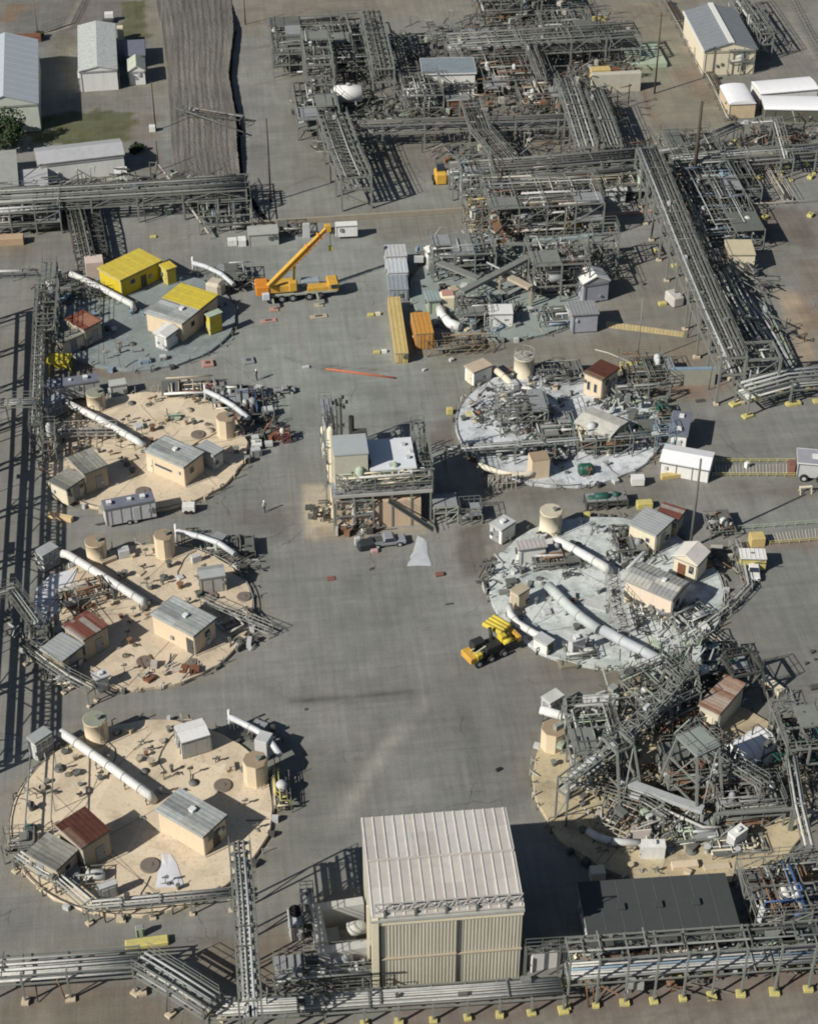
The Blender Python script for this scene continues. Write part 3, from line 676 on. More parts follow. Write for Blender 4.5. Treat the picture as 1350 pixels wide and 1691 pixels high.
def rack(name, label, pts, wd, hs, bay=6.0, pipes=(), clutter=0.5, rail=True, brace=0, post=0.19, mat=None, foot=None, cat='pipe rack', zlow=0.0,
         toprails=False, postmat=None, footsize=(0.8, 0.8, 0.35), chordz=None, skip_posts=False, lace=None):
    """pts: (px, py) of the centre line given at the height of the top level. hs: level heights (last = top)"""
    mat = mat or GALV; postmat = postmat or mat; H = hs[-1]
    W = [P(x, y, H) for x, y in pts]
    for q in W: q.z = 0
    t = thing(name, label, cat, (W[0].x, W[0].y, 0))
    segs = list(zip(W, W[1:]))
    def side(i):
        ds = []
        if i > 0: ds.append((W[i] - W[i - 1]).normalized())
        if i < len(W) - 1: ds.append((W[i + 1] - W[i]).normalized())
        d = sum(ds, Vector()).normalized(); s = Vector((d.y, -d.x, 0))
        k = 1 / max(0.5, s.dot(Vector((ds[0].y, -ds[0].x, 0)))); return s * k
    S = [side(i) for i in range(len(W))]
    for (a, c), sa, sc in zip(segs, S, S[1:]):
        Ls = (c - a).length; nb = max(1, round(Ls / bay)); d = (c - a).normalized(); s0 = Vector((d.y, -d.x, 0))
        for i in range(nb + 1):
            if i == 0 and (a - W[0]).length > 0.1: continue
            q = a.lerp(c, i / nb); s = sa.lerp(sc, i / nb) if i in (0, nb) else s0
            if not skip_posts:
                b = MB(); top = H + (1.1 if toprails else 0.12)
                for sg in (-1, 1): b.beam(q + s * sg * wd / 2 + Zv * zlow, q + s * sg * wd / 2 + Zv * top, post)
                for z in hs: b.beam(q - s * wd / 2 + Zv * (z - 0.12), q + s * wd / 2 + Zv * (z - 0.12), post * 0.7, post * 0.9)
                if brace and i % brace == 0 and H > 2.5: b.beam(q - s * wd / 2 + Zv * 0.4, q + s * wd / 2 + Zv * (hs[0] - .3), 0.1)
                if toprails: b.beam(q - s * wd / 2 + Zv * top, q + s * wd / 2 + Zv * top, 0.1)
                b.out('bent', postmat, t)
            if foot:
                for sg in (-1, 1):
                    f = MB(); p = q + s * sg * wd / 2; fr_ = random.Random(int(p.x * 31 + p.y * 17)); f.box(p.x, p.y, 0.0, footsize[0] * fr_.uniform(.8, 1.15), footsize[1] * fr_.uniform(.8, 1.15), footsize[2] * fr_.uniform(.7, 1.2), math.atan2(d.y, d.x) + fr_.uniform(-.12, .12)); f.out('footing', foot, t, 0.03)
        zs = chordz or hs
        for sg in (-1, 1):
            for z in zs:
                MB().beam(a + sa * sg * wd / 2 + Zv * z, c + sc * sg * wd / 2 + Zv * z, post * 0.6, post * 0.85).out('girder', mat, t)
            if rail:
                b = MB()
                for z in (0.55, 1.05): b.beam(a + sa * sg * wd / 2 + Zv * (H + z), c + sc * sg * wd / 2 + Zv * (H + z), 0.05)
                for i in range(nb * 2 + 1):
                    q = a.lerp(c, i / (nb * 2)) + s0 * sg * wd / 2; b.beam(q + Zv * H, q + Zv * (H + 1.05), 0.05)
                b.out('hand_rail', mat, t)
            if len(hs) > 1 and brace:
                b = MB(); m2 = nb * 2
                for i in range(m2):
                    z0, z1 = (hs[-2], hs[-1]) if i % 2 == 0 else (hs[-1], hs[-2])
                    b.beam(a.lerp(c, i / m2) + s0 * sg * wd / 2 + Zv * z0, a.lerp(c, (i + 1) / m2) + s0 * sg * wd / 2 + Zv * z1, 0.09)
                b.out('side_brace', mat, t)
        if lace is not None:
            b = MB(); m2 = max(2, round(Ls / lace))
            for i in range(m2):
                e = 1 if i % 2 == 0 else -1
                for sg in (1, -1):
                    b.beam(a.lerp(c, i / m2) + s0 * e * sg * wd / 2 + Zv * (H + .02 * sg), a.lerp(c, (i + 1) / m2) - s0 * e * sg * wd / 2 + Zv * (H + .02 * sg), 0.1)
                b.beam(a.lerp(c, i / m2) - s0 * wd / 2 + Zv * H, a.lerp(c, i / m2) + s0 * wd / 2 + Zv * H, 0.12)
            b.out('lattice', mat, t)
    cr = random.Random(len(label) * 7 + 3); tot = sum((c - a).length for a, c in segs); nclu = min(70, int(tot * clutter))
    for k in range(nclu):
        i = cr.randrange(len(segs)); a, c = segs[i]; d = (c - a).normalized(); s0 = Vector((d.y, -d.x, 0)); z = cr.choice(hs) + .12; q = a.lerp(c, cr.random()); e = cr.random()
        if e < .3: MB().beam(q - s0 * wd * cr.uniform(.2, .62) + Zv * (z + .25), q + s0 * wd * cr.uniform(.2, .62) + Zv * (z + .25), .1).out('cross_pipe', cr.choice([PIPEG, STEEL, PIPED, GALV]), t)
        elif e < .5: MB().tube([q + s0 * wd * cr.uniform(-.4, .4) + Zv * z, q + s0 * wd * .5 * cr.choice([-1, 1]) + Zv * z, q + s0 * wd * .55 * cr.choice([-1, 1]) + d * cr.uniform(-.5, .5) + Zv * .1], .07, 6).out('drop_pipe', cr.choice([PIPEG, STEEL, PIPED, PIPER]), t)
        elif e < .75: MB().obox(q + s0 * wd * cr.uniform(-.4, .4) + Zv * (z + .25), d * cr.uniform(.1, .5), s0 * cr.uniform(.1, .3), Zv * cr.uniform(.12, .3)).out('valve_box', cr.choice([STEEL, DSTEEL, LGREY, GALV]), t)
        else: MB().obox(q + s0 * wd * cr.uniform(-.3, .3) + Zv * (z - .15), d * cr.uniform(.3, 1.2), s0 * wd * cr.uniform(.06, .2), Zv * .03).out('tray_plate', cr.choice([STEEL, DSTEEL, GALV]), t)
    for (off, z, r, pm) in pipes:
        MB().tube([w_ + s * off + Zv * (z + r) for w_, s in zip(W, S)], r, 8).out('pipe', pm, t)
    return t

def rackpipes(wd, z, n, rnd, mats, r0=0.07, r1=0.2):
    o = []; x = -wd / 2 + 0.3
    for i in range(n):
        x = -wd / 2 + 0.25 + (wd - 0.5) * (i + 0.5) / n; r = rnd.uniform(r0, max(r0 + .01, min(r1, (wd - .5) / n * 0.36)))
        x += rnd.uniform(-.08, .08)
        o.append((x, z, r, rnd.choice(mats)))
    return o

def frame(name, label, px, W, D, levels, bx, by, rnd, npipe=10, nves=2, mat=None, rz=0.0, deck=0.4, cat='steel frame', z0=0.0, brace=0.5, rail=True,
          col=0.17, pmats=None, zmin=0.4, vmats=None):
    """open process structure; px = base pixel of its near-left corner"""
    mat = mat or GALV; pmats = pmats or [PIPEG, PIPEW, PIPED, GALV, PIPER, STEEL]
    p = P(*px, z0); t = thing(name, label, cat, (p.x, p.y, z0), rz)
    ca, sa = math.cos(rz), math.sin(rz)
    def at(x, y, z): return Vector((p.x + x * ca - y * sa, p.y + x * sa + y * ca, z0 + z))
    H = levels[-1]
    for i in range(bx + 1):
        for j in range(by + 1):
            MB().beam(at(W * i / bx, D * j / by, 0), at(W * i / bx, D * j / by, H + 0.1), col).out('column', mat, t)
    for z in levels:
        for j in range(by + 1): MB().beam(at(0, D * j / by, z), at(W, D * j / by, z), col * .6, col * 1.1).out('beam', mat, t)
        for i in range(bx + 1): MB().beam(at(W * i / bx, 0, z - 0.02), at(W * i / bx, D, z - 0.02), col * .6, col * 1.05).out('beam', mat, t)
        for i in range(bx):
            for j in range(by):
                if rnd.random() < deck:
                    MB().obox(at(W * (i + .5) / bx, D * (j + .5) / by, z + col * .55 + 0.03), Vector((ca, sa, 0)) * (W / bx / 2 - .05), Vector((-sa, ca, 0)) * (D / by / 2 - .05), Zv * 0.03).out('deck_plate', rnd.choice([STEEL, GALV, MGREY]), t)
    zz = [0.1] + list(levels)
    for a, c in zip(zz, zz[1:]):
        for i in range(bx):
            for y in (0, D):
                if rnd.random() < brace: MB().beam(at(W * i / bx, y, a), at(W * (i + 1) / bx, y, c - .1), 0.09).out('cross_brace', mat, t)
        for j in range(by):
            for x in (0, W):
                if rnd.random() < brace: MB().beam(at(x, D * j / by, a), at(x, D * (j + 1) / by, c - .1), 0.09).out('cross_brace', mat, t)
    if rail:
        b = MB()
        for z in (0.6, 1.1):
            for q0, q1 in (((0, 0), (W, 0)), ((W, 0), (W, D)), ((W, D), (0, D)), ((0, D), (0, 0))): b.beam(at(*q0, H + z), at(*q1, H + z), 0.05)
        for i in range(bx * 2 + 1):
            for y in (0, D): b.beam(at(W * i / (2 * bx), y, H), at(W * i / (2 * bx), y, H + 1.1), 0.05)
        for j in range(by * 2 + 1):
            for x in (0, W): b.beam(at(x, D * j / (2 * by), H), at(x, D * j / (2 * by), H + 1.1), 0.05)
        b.out('guard_rail', mat, t)
    for i in range(npipe):
        z = rnd.uniform(zmin, H + 0.3); x, y = rnd.uniform(0, W), rnd.uniform(0, D); r = rnd.choice([0.05, 0.07, 0.1, 0.15])
        pts = [(x, y, z)]
        for k in range(rnd.randint(1, 4)):
            a = rnd.random()
            if a < 0.42: x = rnd.uniform(0, W)
            elif a < 0.8: y = rnd.uniform(0, D)
            else: z = rnd.uniform(zmin, H + .4)
            pts.append((x, y, z))
        MB().tube([at(*q) for q in pts], r, 6).out('pipe', rnd.choice(pmats), t)
    for i in range(nves):
        x, y = rnd.uniform(0.8, W - .8), rnd.uniform(0.8, D - .8); r = rnd.uniform(0.3, 0.6); z = rnd.choice([0] + list(levels[:-1]))
        if rnd.random() < 0.5:
            c = at(x, y, z); MB().lathe(c.x, c.y, c.z, [(r, 0.1), (r, 1.6), (r * .7, 1.85), (0.05, 1.95)], 12).out('vessel', rnd.choice(vmats or [PIPEW, LGREY, MGREY]), t)
        else:
            MB().tube([at(x - .9, y, z + r + .2), at(x - .75, y, z + r + .2), at(x + .75, y, z + r + .2), at(x + .9, y, z + r + .2)], r, 12, rs=[r * .6, r, r, r * .6]).out('vessel', rnd.choice(vmats or [PIPEW, LGREY, MGREY]), t)
    return t

def pole(px, h, label, r=0.16, mat=None, lamp=False, arms=0, group=None, name='utility_pole', cat='pole', z0=0):
    p = P(*px, z0); t = thing(name, label, cat, (p.x, p.y, z0), 0, group)
    MB().tube([p - Zv * .0, p + Zv * h], r, 8, rs=[r, r * 0.62]).out('shaft', mat or DWOOD, t)
    for k in range(arms): MB().beam(p + Vector((-0.9, 0, h - 0.6 - k)), p + Vector((0.9, 0, h - 0.6 - k)), 0.12).out('cross_arm', WOOD, t)
    if lamp:
        MB().tube([p + Zv * (h - .1), p + Vector((0.5, -.2, h + .15)), p + Vector((1.1, -.4, h + .15))], 0.05, 6).out('lamp_arm', GALV, t)
        MB().box(p.x + 1.3, p.y - .45, p.z + h + .05, 0.6, 0.3, 0.15, -.3).out('lamp_head', PSTEEL, t)
    return t

def person(px, label, rz=0.0, shirt=(0.5, 0.5, 0.48), legs=(0.05, 0.06, 0.1), hat=(0.7, 0.7, 0.7), stride=0.25, group=None):
    """one skinned body with hard hat, vest and trousers"""
    p = P(*px)
    S = 1.75
    J = {'pel': (0, 0, .95), 'waist': (0, 0, 1.1), 'chest': (0, 0.01, 1.35), 'neck': (0, 0.01, 1.5), 'head': (0, 0.03, 1.6), 'top': (0, 0.03, 1.72)}
    V = []; E = []; Rr = []
    def add(co, r): V.append(co); Rr.append(r); return len(V) - 1
    pel = add((0, 0, .93), .13); wa = add((0, 0, 1.1), .12); ch = add((0, .01, 1.34), .15); nk = add((0, .01, 1.49), .055); hd = add((0, .03, 1.6), .095); tp = add((0, .02, 1.7), .06)
    nose = add((0, .13, 1.6), .02)
    E += [(pel, wa), (wa, ch), (ch, nk), (nk, hd), (hd, tp), (hd, nose)]
    for s in (-1, 1):
        hip = add((.1 * s, 0, .88), .095); kn = add((.11 * s, .12 * stride * 4 * s, .48), .062); an = add((.11 * s, .1 * stride * 4 * s - .06, .09), .042); toe = add((.12 * s, .1 * stride * 4 * s + .12, .04), .035)
        sh = add((.19 * s, .01, 1.4), .065); el = add((.26 * s, -.04, 1.13), .045); wr = add((.27 * s, .1, .92), .032); ha = add((.265 * s, .13, .85), .03)
        E += [(pel, hip), (hip, kn), (kn, an), (an, toe), (ch, sh), (sh, el), (el, wr), (wr, ha)]
        for k in range(4):
            f = add((.245 * s + .014 * (k - 1.5), .15, .78 - .004 * k), .008); E.append((ha, f))
        th = add((.235 * s, .17, .82), .009); E.append((ha, th))
    me = bpy.data.meshes.new('person'); me.from_pydata(V, E, []); o = bpy.data.objects.new('person', me); COL.objects.link(o)
    sk = o.modifiers.new('skin', 'SKIN'); sk.use_smooth_shade = True
    for i, d in enumerate(me.skin_vertices[0].data): d.radius = (Rr[i], Rr[i]); d.use_root = (i == 0)
    o.modifiers.new('sub', 'SUBSURF').levels = 1; o.modifiers['sub'].render_levels = 1
    m, n, b = newmat('work_clothes')
    tc = n.nodes.new('ShaderNodeTexCoord').outputs['Object']; sp = n.nodes.new('ShaderNodeSeparateXYZ'); n.links.new(tc, sp.inputs[0])
    cr = n.nodes.new('ShaderNodeValToRGB'); cr.color_ramp.interpolation = 'CONSTANT'; dv = n.nodes.new('ShaderNodeMath'); dv.operation = 'DIVIDE'; dv.inputs[1].default_value = 2.0
    n.links.new(sp.outputs[2], dv.inputs[0]); n.links.new(dv.outputs[0], cr.inputs[0]); el = cr.color_ramp.elements
    el[0].position = 0; el[0].color = rgba((0.03, 0.025, 0.02)); el[1].position = 0.05; el[1].color = rgba(legs)
    for ps, c in ((0.49, shirt), (0.745, (0.45, 0.28, 0.2)), ): e = el.new(ps); e.color = rgba(c)
    n.links.new(cr.outputs[0], b.inputs['Base Color']); b.inputs['Roughness'].default_value = .8
    me.materials.append(m); o.location = (p.x, p.y, 0); o.rotation_euler = (0, 0, rz)
    tag(o, label, 'person', group)
    h = MB(); h.lathe(0, 0.03, 1.65, [(.15, 0), (.15, .015), (.115, .02), (.11, .07), (.07, .13), (0.01, .15)], 14)
    q = bpy.data.meshes.new('hard_hat'); q.from_pydata(h.v, [], h.f); q.polygons.foreach_set('use_smooth', [True] * len(h.f)); q.materials.append(WHITE)
    ho = bpy.data.objects.new('hard_hat', q); COL.objects.link(ho); ho.parent = o
    return o

# ------------------------------------------------------------------ buried tank tops
def arc(c, r, a0, a1, n, z): return [Vector((c.x + r * math.cos(a0 + (a1 - a0) * k / n), c.y + r * math.sin(a0 + (a1 - a0) * k / n), z)) for k in range(n + 1)]
def tank_top(label, px, r, mat, seed, patches=(), nr=26, edge=True, mats=None, z=0.4, seams=True, rimtypes=None, avoid=()):
    rnd = random.Random(seed); c = P(*px, z)
    t = thing('storage_tank', label, 'tank top', (c.x, c.y, 0))
    def inside_ok(x, y, m=0.8):
        for (ax, ay, ar) in avoid:
            q = P(ax, ay, z)
            if math.hypot(x - q.x, y - q.y) < ar + m: return False
        return True
    mb = MB(); pts = []
    n = 72
    prof = [(1.0, 0.0), (1.0, z - 0.05), (0.995, z)]
    o = 0
    jit = [1 + rnd.uniform(-.014, .01) for _ in range(n)]
    rows = [[(c.x + r * f * jit[k] * math.cos(2 * math.pi * k / n), c.y + r * f * jit[k] * math.sin(2 * math.pi * k / n), h) for k in range(n)] for f, h in prof]
    V = [p for rw in rows for p in rw]; F = []
    for i in range(len(prof) - 1):
        for k in range(n): F.append((i * n + k, i * n + (k + 1) % n, (i + 1) * n + (k + 1) % n, (i + 1) * n + k))
    F.append(tuple((len(prof) - 1) * n + k for k in range(n)))
    mb.quadmesh(V, F); mb.out('cover_slab', mat, t)
    if seams:
        for k in range(5):
            a = rnd.uniform(0, math.pi); q = rnd.uniform(-.5, .5) * r; d = Vector((math.cos(a), math.sin(a), 0)); s = Vector((-d.y, d.x, 0)); hl = math.sqrt(max(0.1, r * r - q * q)) - 0.4
            e = Vector((c.x, c.y, z + 0.006 + 0.004 * k)) + s * q
            MB().beam(e - d * hl, e + d * hl * rnd.uniform(.3, 1), 0.05, 0.012).out('joint', M('joint_sealant', (0.2, 0.16, 0.12), 0.9), t)
    # manholes, risers, valve stands and pit covers
    for k in range(nr):
        for _ in range(20):
            a = rnd.uniform(0, 2 * math.pi); q = r * math.sqrt(rnd.random()) * 0.93; x, y = c.x + q * math.cos(a), c.y + q * math.sin(a)
            if inside_ok(x, y): break
        ty = rnd.choice(['riser', 'riser', 'riser', 'hatch', 'coil', 'stand', 'stand', 'pit'])
        if ty == 'riser':
            rr = rnd.uniform(.14, .3); h = rnd.uniform(.25, .8); b = MB(); b.lathe(x, y, z, [(rr, 0), (rr, h), (rr * 1.5, h + .01), (rr * 1.5, h + .08)], 10)
            if rnd.random() < .5: b.beam((x, y, z + h), (x + rnd.uniform(-.5, .5), y + rnd.uniform(-.5, .5), z + h + .3), .06)
            b.out('riser', rnd.choice(mats or [STEEL, TAND, GALV, PIPER, CONCT]), t)
        elif ty == 'hatch':
            rr = rnd.uniform(.3, .62); MB().lathe(x, y, z, [(rr, 0), (rr, .12), (rr * .85, .13), (rr * .85, .16), (0.02, .18)], 18).out('manhole_cover', rnd.choice([PIPED, STEEL, TAND]), t)
        elif ty == 'coil':
            q3 = Vector((x, y, z + .06)); rr = rnd.uniform(.2, .4); MB().tube([q3 + Vector((rr * (1 - .02 * k) * math.cos(k * .6), rr * (1 - .02 * k) * math.sin(k * .6), .012 * k)) for k in range(24)] + [q3 + Vector((rr * 2.4, rr * rnd.uniform(-1, 1), 0))], .04, 5).out('hose_coil', rnd.choice([PIPED, STEEL, DSTEEL, CONC]), t)
        elif ty == 'pit':
            s = rnd.uniform(.6, 1.3); MB().box(x, y, z, s, s * rnd.uniform(.6, 1.2), rnd.uniform(.2, .5), rnd.uniform(0, 1.5)).out('pit_cover', rnd.choice([CONCT, CONCT, TAND, LGREY]), t, 0.03)
        else:
            b = MB(); h = rnd.uniform(.5, 1.3); b.beam((x, y, z), (x, y, z + h), .08); b.beam((x - .3, y, z + h * .8), (x + .35, y + .1, z + h * .8), .12)
            b.box(x + .2, y, z + h * .75, .25, .2, .3); b.tube([(x, y, z + .2), (x + rnd.uniform(-1, 1), y + rnd.uniform(-1, 1), z + .15)], .05, 6); b.out('valve_stand', rnd.choice([STEEL, GALV, DSTEEL, PIPER]), t)
    if edge:
        k = 0; a = rnd.uniform(0, .2)
        while a < 6.2 and k < 60:
            x, y = c.x + r * 1.02 * math.cos(a), c.y + r * 1.02 * math.sin(a); b = MB(); q = rnd.random()
            if q < .5: b.beam((x, y, 0), (x, y, z + rnd.uniform(.4, 1.0)), .07); b.beam((x, y, z + .3), (x + rnd.uniform(-.8, .8), y + rnd.uniform(-.8, .8), z + .25), .07)
            elif q < .8: b.box(x, y, 0, rnd.uniform(.3, .8), rnd.uniform(.3, .7), rnd.uniform(.4, .75), a)
            else: b.tube([(x, y, 0), (x, y, z + .5), (x + .4, y + .2, z + .5)], .08, 6)
            b.out('edge_fitting', rnd.choice(mats or [STEEL, GALV, CONCT, DSTEEL, TAND, LGREY]), t); a += rnd.uniform(.07, .24); k += 1
        for q in range(1):
            a0 = rnd.uniform(0, 6.2); MB().tube(arc(c, r * (1.0 + .02 * q), a0, a0 + rnd.uniform(1.2, 2.8), 24, z + .18 + .12 * q), .055, 6).out('rim_pipe', rnd.choice([PIPEG, PIPEW, PIPED, PIPER]), t)
        # loose cables snaking over the slab
    for q in range(5):
        a = rnd.uniform(0, 6.28); p0 = Vector((c.x + r * .97 * math.cos(a), c.y + r * .97 * math.sin(a), z + .06)); pts = [p0]; hd = a + math.pi
        for s in range(rnd.randint(5, 9)):
            hd += rnd.uniform(-.5, .5); nx = pts[-1] + Vector((math.cos(hd), math.sin(hd), 0)) * 1.1
            if math.hypot(nx.x - c.x, nx.y - c.y) > r * .97 or not inside_ok(nx.x, nx.y, .2): break
            pts.append(nx)
        if len(pts) > 2: MB().tube(pts, .05, 5).out('cable', rnd.choice([PIPED, STEEL, PIPER, TAND]), t)
    return t, c

def MS(name, col, stain, pale, grid=2.6, rot=0.4, dirty=0.0):
    """cast slab: pours of slightly different tone, large stains, scuffs"""
    m, n, b = newmat(name); g = n.nodes.new('ShaderNodeNewGeometry').outputs['Position']
    mp = n.nodes.new('ShaderNodeMapping'); mp.inputs['Rotation'].default_value = (0, 0, rot); n.links.new(g, mp.inputs[0])
    dv = n.nodes.new('ShaderNodeVectorMath'); dv.operation = 'DIVIDE'; dv.inputs[1].default_value = (grid, grid * 1.7, 50); n.links.new(mp.outputs[0], dv.inputs[0])
    fl = n.nodes.new('ShaderNodeVectorMath'); fl.operation = 'FLOOR'; n.links.new(dv.outputs[0], fl.inputs[0])
    wn = n.nodes.new('ShaderNodeTexWhiteNoise'); wn.noise_dimensions = '3D'; n.links.new(fl.outputs[0], wn.inputs['Vector'])
    c = mixrgb(n, wn.outputs['Value'], tuple(v * .9 for v in col), tuple(min(1, v * 1.07) for v in col))
    c = mixrgb(n, ramp(n, noise(n, g, .22, 5, .7), .52 - dirty, .72 - dirty), c, stain)
    c = mixrgb(n, ramp(n, noise(n, g, .9, 6, .75), .58 - dirty, .70 - dirty), c, stain)
    c = mixrgb(n, ramp(n, noise(n, g, .5, 6, .7), .60, .70), c, pale)
    c = mixrgb(n, ramp(n, noise(n, g, 3.5, 4, .8), .57, .72), c, tuple(v * .5 for v in stain))
    o = mixrgb(n, .8, tuple(col), c); o = mixrgb(n, .8, c, mixrgb(n, ramp(n, noise(n, g, 9, 3, .7), .3, .7), tuple(v * .85 for v in col), tuple(min(1, v * 1.1) for v in col)), 'MIX') if False else c
    n.links.new(o, b.inputs['Base Color']); b.inputs['Roughness'].default_value = .95; b.inputs['Specular IOR Level'].default_value = .15
    MATS[name] = m; return m

def tangle(label, px, rad, n, H, rnd, mats, base=R(25), z0=.3, r0=.04, r1=.1, name='pipe_tangle', squash=1.0):
    """loose thin members thrown over each other; n stays under 100"""
    c = P(*px); t = thing(name, label, 'pipework', (c.x, c.y, 0))
    for k in range(min(n, 98)):
        a, q = rnd.uniform(0, 6.28), rad * math.sqrt(rnd.random()); x, y = c.x + q * math.cos(a), c.y + q * math.sin(a) * squash
        d = base + rnd.choice([0, 0, math.pi / 2, math.pi / 4]) + rnd.gauss(0, .28); l = rnd.uniform(.6, min(4.6, rad * .62)); z = z0 + H * rnd.random() ** 1.5
        u = Vector((math.cos(d), math.sin(d), 0)) * l; z2 = max(.1, z + rnd.choice([0, 0, rnd.uniform(-1.6, 1.6)])); p = Vector((x, y, z)); e = rnd.random(); m = rnd.choice(mats)
        if e < .62: MB().beam(p, Vector((x + u.x, y + u.y, z2)), rnd.uniform(r0, r1) * 1.7).out('loose_bar', m, t)
        elif e < .85: MB().tube([p, Vector((x + u.x, y + u.y, z2)), Vector((x + u.x - u.y * .3, y + u.y + u.x * .3, z2)), Vector((x + u.x - u.y * .3, y + u.y + u.x * .3, .1))], rnd.uniform(r0, r1), 6).out('bent_pipe', m, t)
        else: MB().obox(p, u.normalized() * rnd.uniform(.2, .7), Vector((-u.y, u.x, 0)).normalized() * rnd.uniform(.15, .45), Zv * rnd.uniform(.1, .5)).out('loose_plate', m, t)
    return t
# ================================================================== LEFT COLUMN OF TANKS
rnd = random.Random(11)
CT1 = MS('tan_slab', (0.59, 0.495, 0.37), (0.40, 0.33, 0.24), (0.58, 0.54, 0.44))
CT2 = MS('tan_slab_weathered', (0.56, 0.465, 0.35), (0.36, 0.3, 0.22), (0.52, 0.5, 0.42), rot=1.1)
CGREEN = MS('grey_green_slab', (0.22, 0.25, 0.25), (0.15, 0.17, 0.175), (0.32, 0.34, 0.33))
CGREY = MS('pale_grey_slab', (0.53, 0.555, 0.55), (0.3, 0.33, 0.325), (0.58, 0.6, 0.58), dirty=.06)
CGREY2 = MS('pale_blue_grey_slab', (0.55, 0.575, 0.61), (0.3, 0.315, 0.325), (0.6, 0.62, 0.64), rot=.9, dirty=.06)
CTAN3 = MS('soiled_tan_slab', (0.45, 0.38, 0.25), (0.24, 0.2, 0.15), (0.44, 0.42, 0.33))

L4, c4 = tank_top('tan round tank cover nearest the camera on the left, with the dark red roof', (235, 1341), 13.0, CT1, 4, nr=56, avoid=[(318, 1385, 5), (115, 1410, 6), (315, 1240, 2), (205, 1280, 1)])
L3, c3 = tank_top('tan round tank cover, second from bottom left, white cloth on its left edge', (238, 1012), 12.3, CT2, 3, nr=62, avoid=[(310, 1055, 5), (120, 1075, 5)])
L2, c2 = tank_top('tan round tank cover with a travel trailer parked at its front edge', (240, 741), 12.8, CT1, 22, nr=54, avoid=[(300, 785, 5), (125, 800, 5)])
L1, c1 = tank_top('grey green round tank cover under the yellow buildings', (238, 526), 12.8, CGREEN, 1, nr=30, mats=[STEEL, GALV, DSTEEL, PALEB], avoid=[(300, 550, 6), (210, 470, 6)])
def disc(t, px, r, mat, h=0.1, z=0.4, name='round_hatch'):
    p = P(*px, z); MB().lathe(p.x, p.y, z, [(r, 0), (r, h), (r * .92, h + .01), (r * .9, h + .05), (r * .3, h + .05), (r * .28, h + .12), (.02, h + .12)], 24).out(name, mat, t)
HATCH = M('iron_grating', (0.17, 0.14, 0.12), 0.8)
for t, l in ((L4, [(368, 1298, .95), (248, 1430, 1.0)]), (L3, [(348, 986, .9), (239, 1093, .95), (403, 986, .85), (317, 1094, .6)]), (L2, [(327, 718, .95), (236, 812, .95)])):
    for x, y, r in l: disc(t, (x, y), r, HATCH)
def sheet(t, px, mat, z=0.4, dz=0.05, name='cloth_sheet', seed=0):
    r = random.Random(seed); mb = MB(); pts = [P(x, y, z) for x, y in px]
    c = sum(pts, Vector()) / len(pts); ring = []
    for a, b in zip(pts, pts[1:] + pts[:1]):
        for k in range(4): q = a.lerp(b, k / 4); ring.append(Vector((q.x + r.uniform(-.12, .12), q.y + r.uniform(-.12, .12), z + 0.01)))
    n = len(ring); mid = [c.lerp(q, .55) + Zv * r.uniform(.02, .09) for q in ring]; V = ring + mid + [c + Zv * .06]
    F = [(k, (k + 1) % n, n + (k + 1) % n, n + k) for k in range(n)] + [(n + k, n + (k + 1) % n, 2 * n) for k in range(n)]
    mb.quadmesh(V, F, True)
    return mb.out(name, mat, t)
CLOTH = M('white_cloth', (0.56, 0.57, 0.61), 0.9, 0, 0.4, (0.5, 0.5, 0.54), 1.5)
tag(sheet(None, [(268, 1410), (285, 1412), (305, 1465), (258, 1466), (262, 1440)], CLOTH, 0.44, seed=1, name='white_tarpaulin'), 'white tarpaulin laid flat between the huts on the front left tank', 'tarpaulin')
tag(sheet(None, [(82, 950), (128, 938), (100, 1005), (72, 1035), (50, 1020), (58, 975)], CLOTH, 0.46, seed=2, name='white_tarpaulin'), 'big white tarpaulin on the left rim of the tan tank under the truss shadow', 'tarpaulin')
tag(sheet(None, [(690, 885), (702, 890), (706, 915), (712, 934), (672, 936), (680, 912)], M('pale_cloth', (0.43, 0.45, 0.48), .9), 0.03, seed=3, name='tarpaulin'), 'pale pointed tarpaulin on the asphalt in front of the central building', 'tarpaulin')

# ---- huts on tanks
win2 = [(1, .45, .9, .8, 1.7)]
hut('control_hut', 'tan hut with striped grey panel roof and white roof vent on the front left tank', 'hut', (256, 1337), (335, 1383), (385, 1351), 3.0, z0=.4, vents=[(.5, .55, .5)], win=[(1, .35, .8, .7, 1.9)], door=(1, .55), doormat=DSTEEL)
hut('pump_house', 'tan pump house with dark red rusted roof on the front left tank', 'hut', (91, 1362), (134, 1402), (174, 1362), 3.5, wall=TAND, roof=ROOFR, z0=.4, door=(1, .6), fascia=None)
hut('lean_to_shed', 'low grey-roofed shed joined to the hut with the dark red roof', 'shed', (41, 1409), (93, 1438), (133, 1404), 2.7, roof=ROOFO, wall=TAND, z0=.4, win=[(1, .5, .6, .6, 1.6)], door=(0, .6))
hut('control_hut', 'tan hut with grey panel roof beside the diagonal fence on the second left tank', 'hut', (247, 1013), (319, 1051), (362, 1022), 3.0, z0=.4, vents=[(.45, .5, .45)], win=[(1, .6, .7, .7, 1.7)], door=(0, .12), doormat=DSTEEL)
hut('pump_house', 'pump house with pink and grey striped roof on the second left tank', 'hut', (102, 1032), (137, 1058), (175, 1028), 3.2, wall=TAND, roof=ROOFS, z0=.4, door=(1, .6))
hut('lean_to_shed', 'low pale-roofed shed joined to the hut with the striped roof', 'shed', (65, 1071), (103, 1092), (138, 1063), 2.6, roof=ROOFG, wall=TAND, z0=.4, door=(1, .5))
hut('control_hut', 'tan hut with grey-blue roof and small vent behind the travel trailer', 'hut', (237, 743), (303, 772), (343, 748), 3.1, z0=.4, vents=[(.5, .55, .45)], win=[(0, .55, 2.6, .25, 1.5), (1, .4, .6, .7, 1.7)], door=(0, .9), doormat=CREAM)
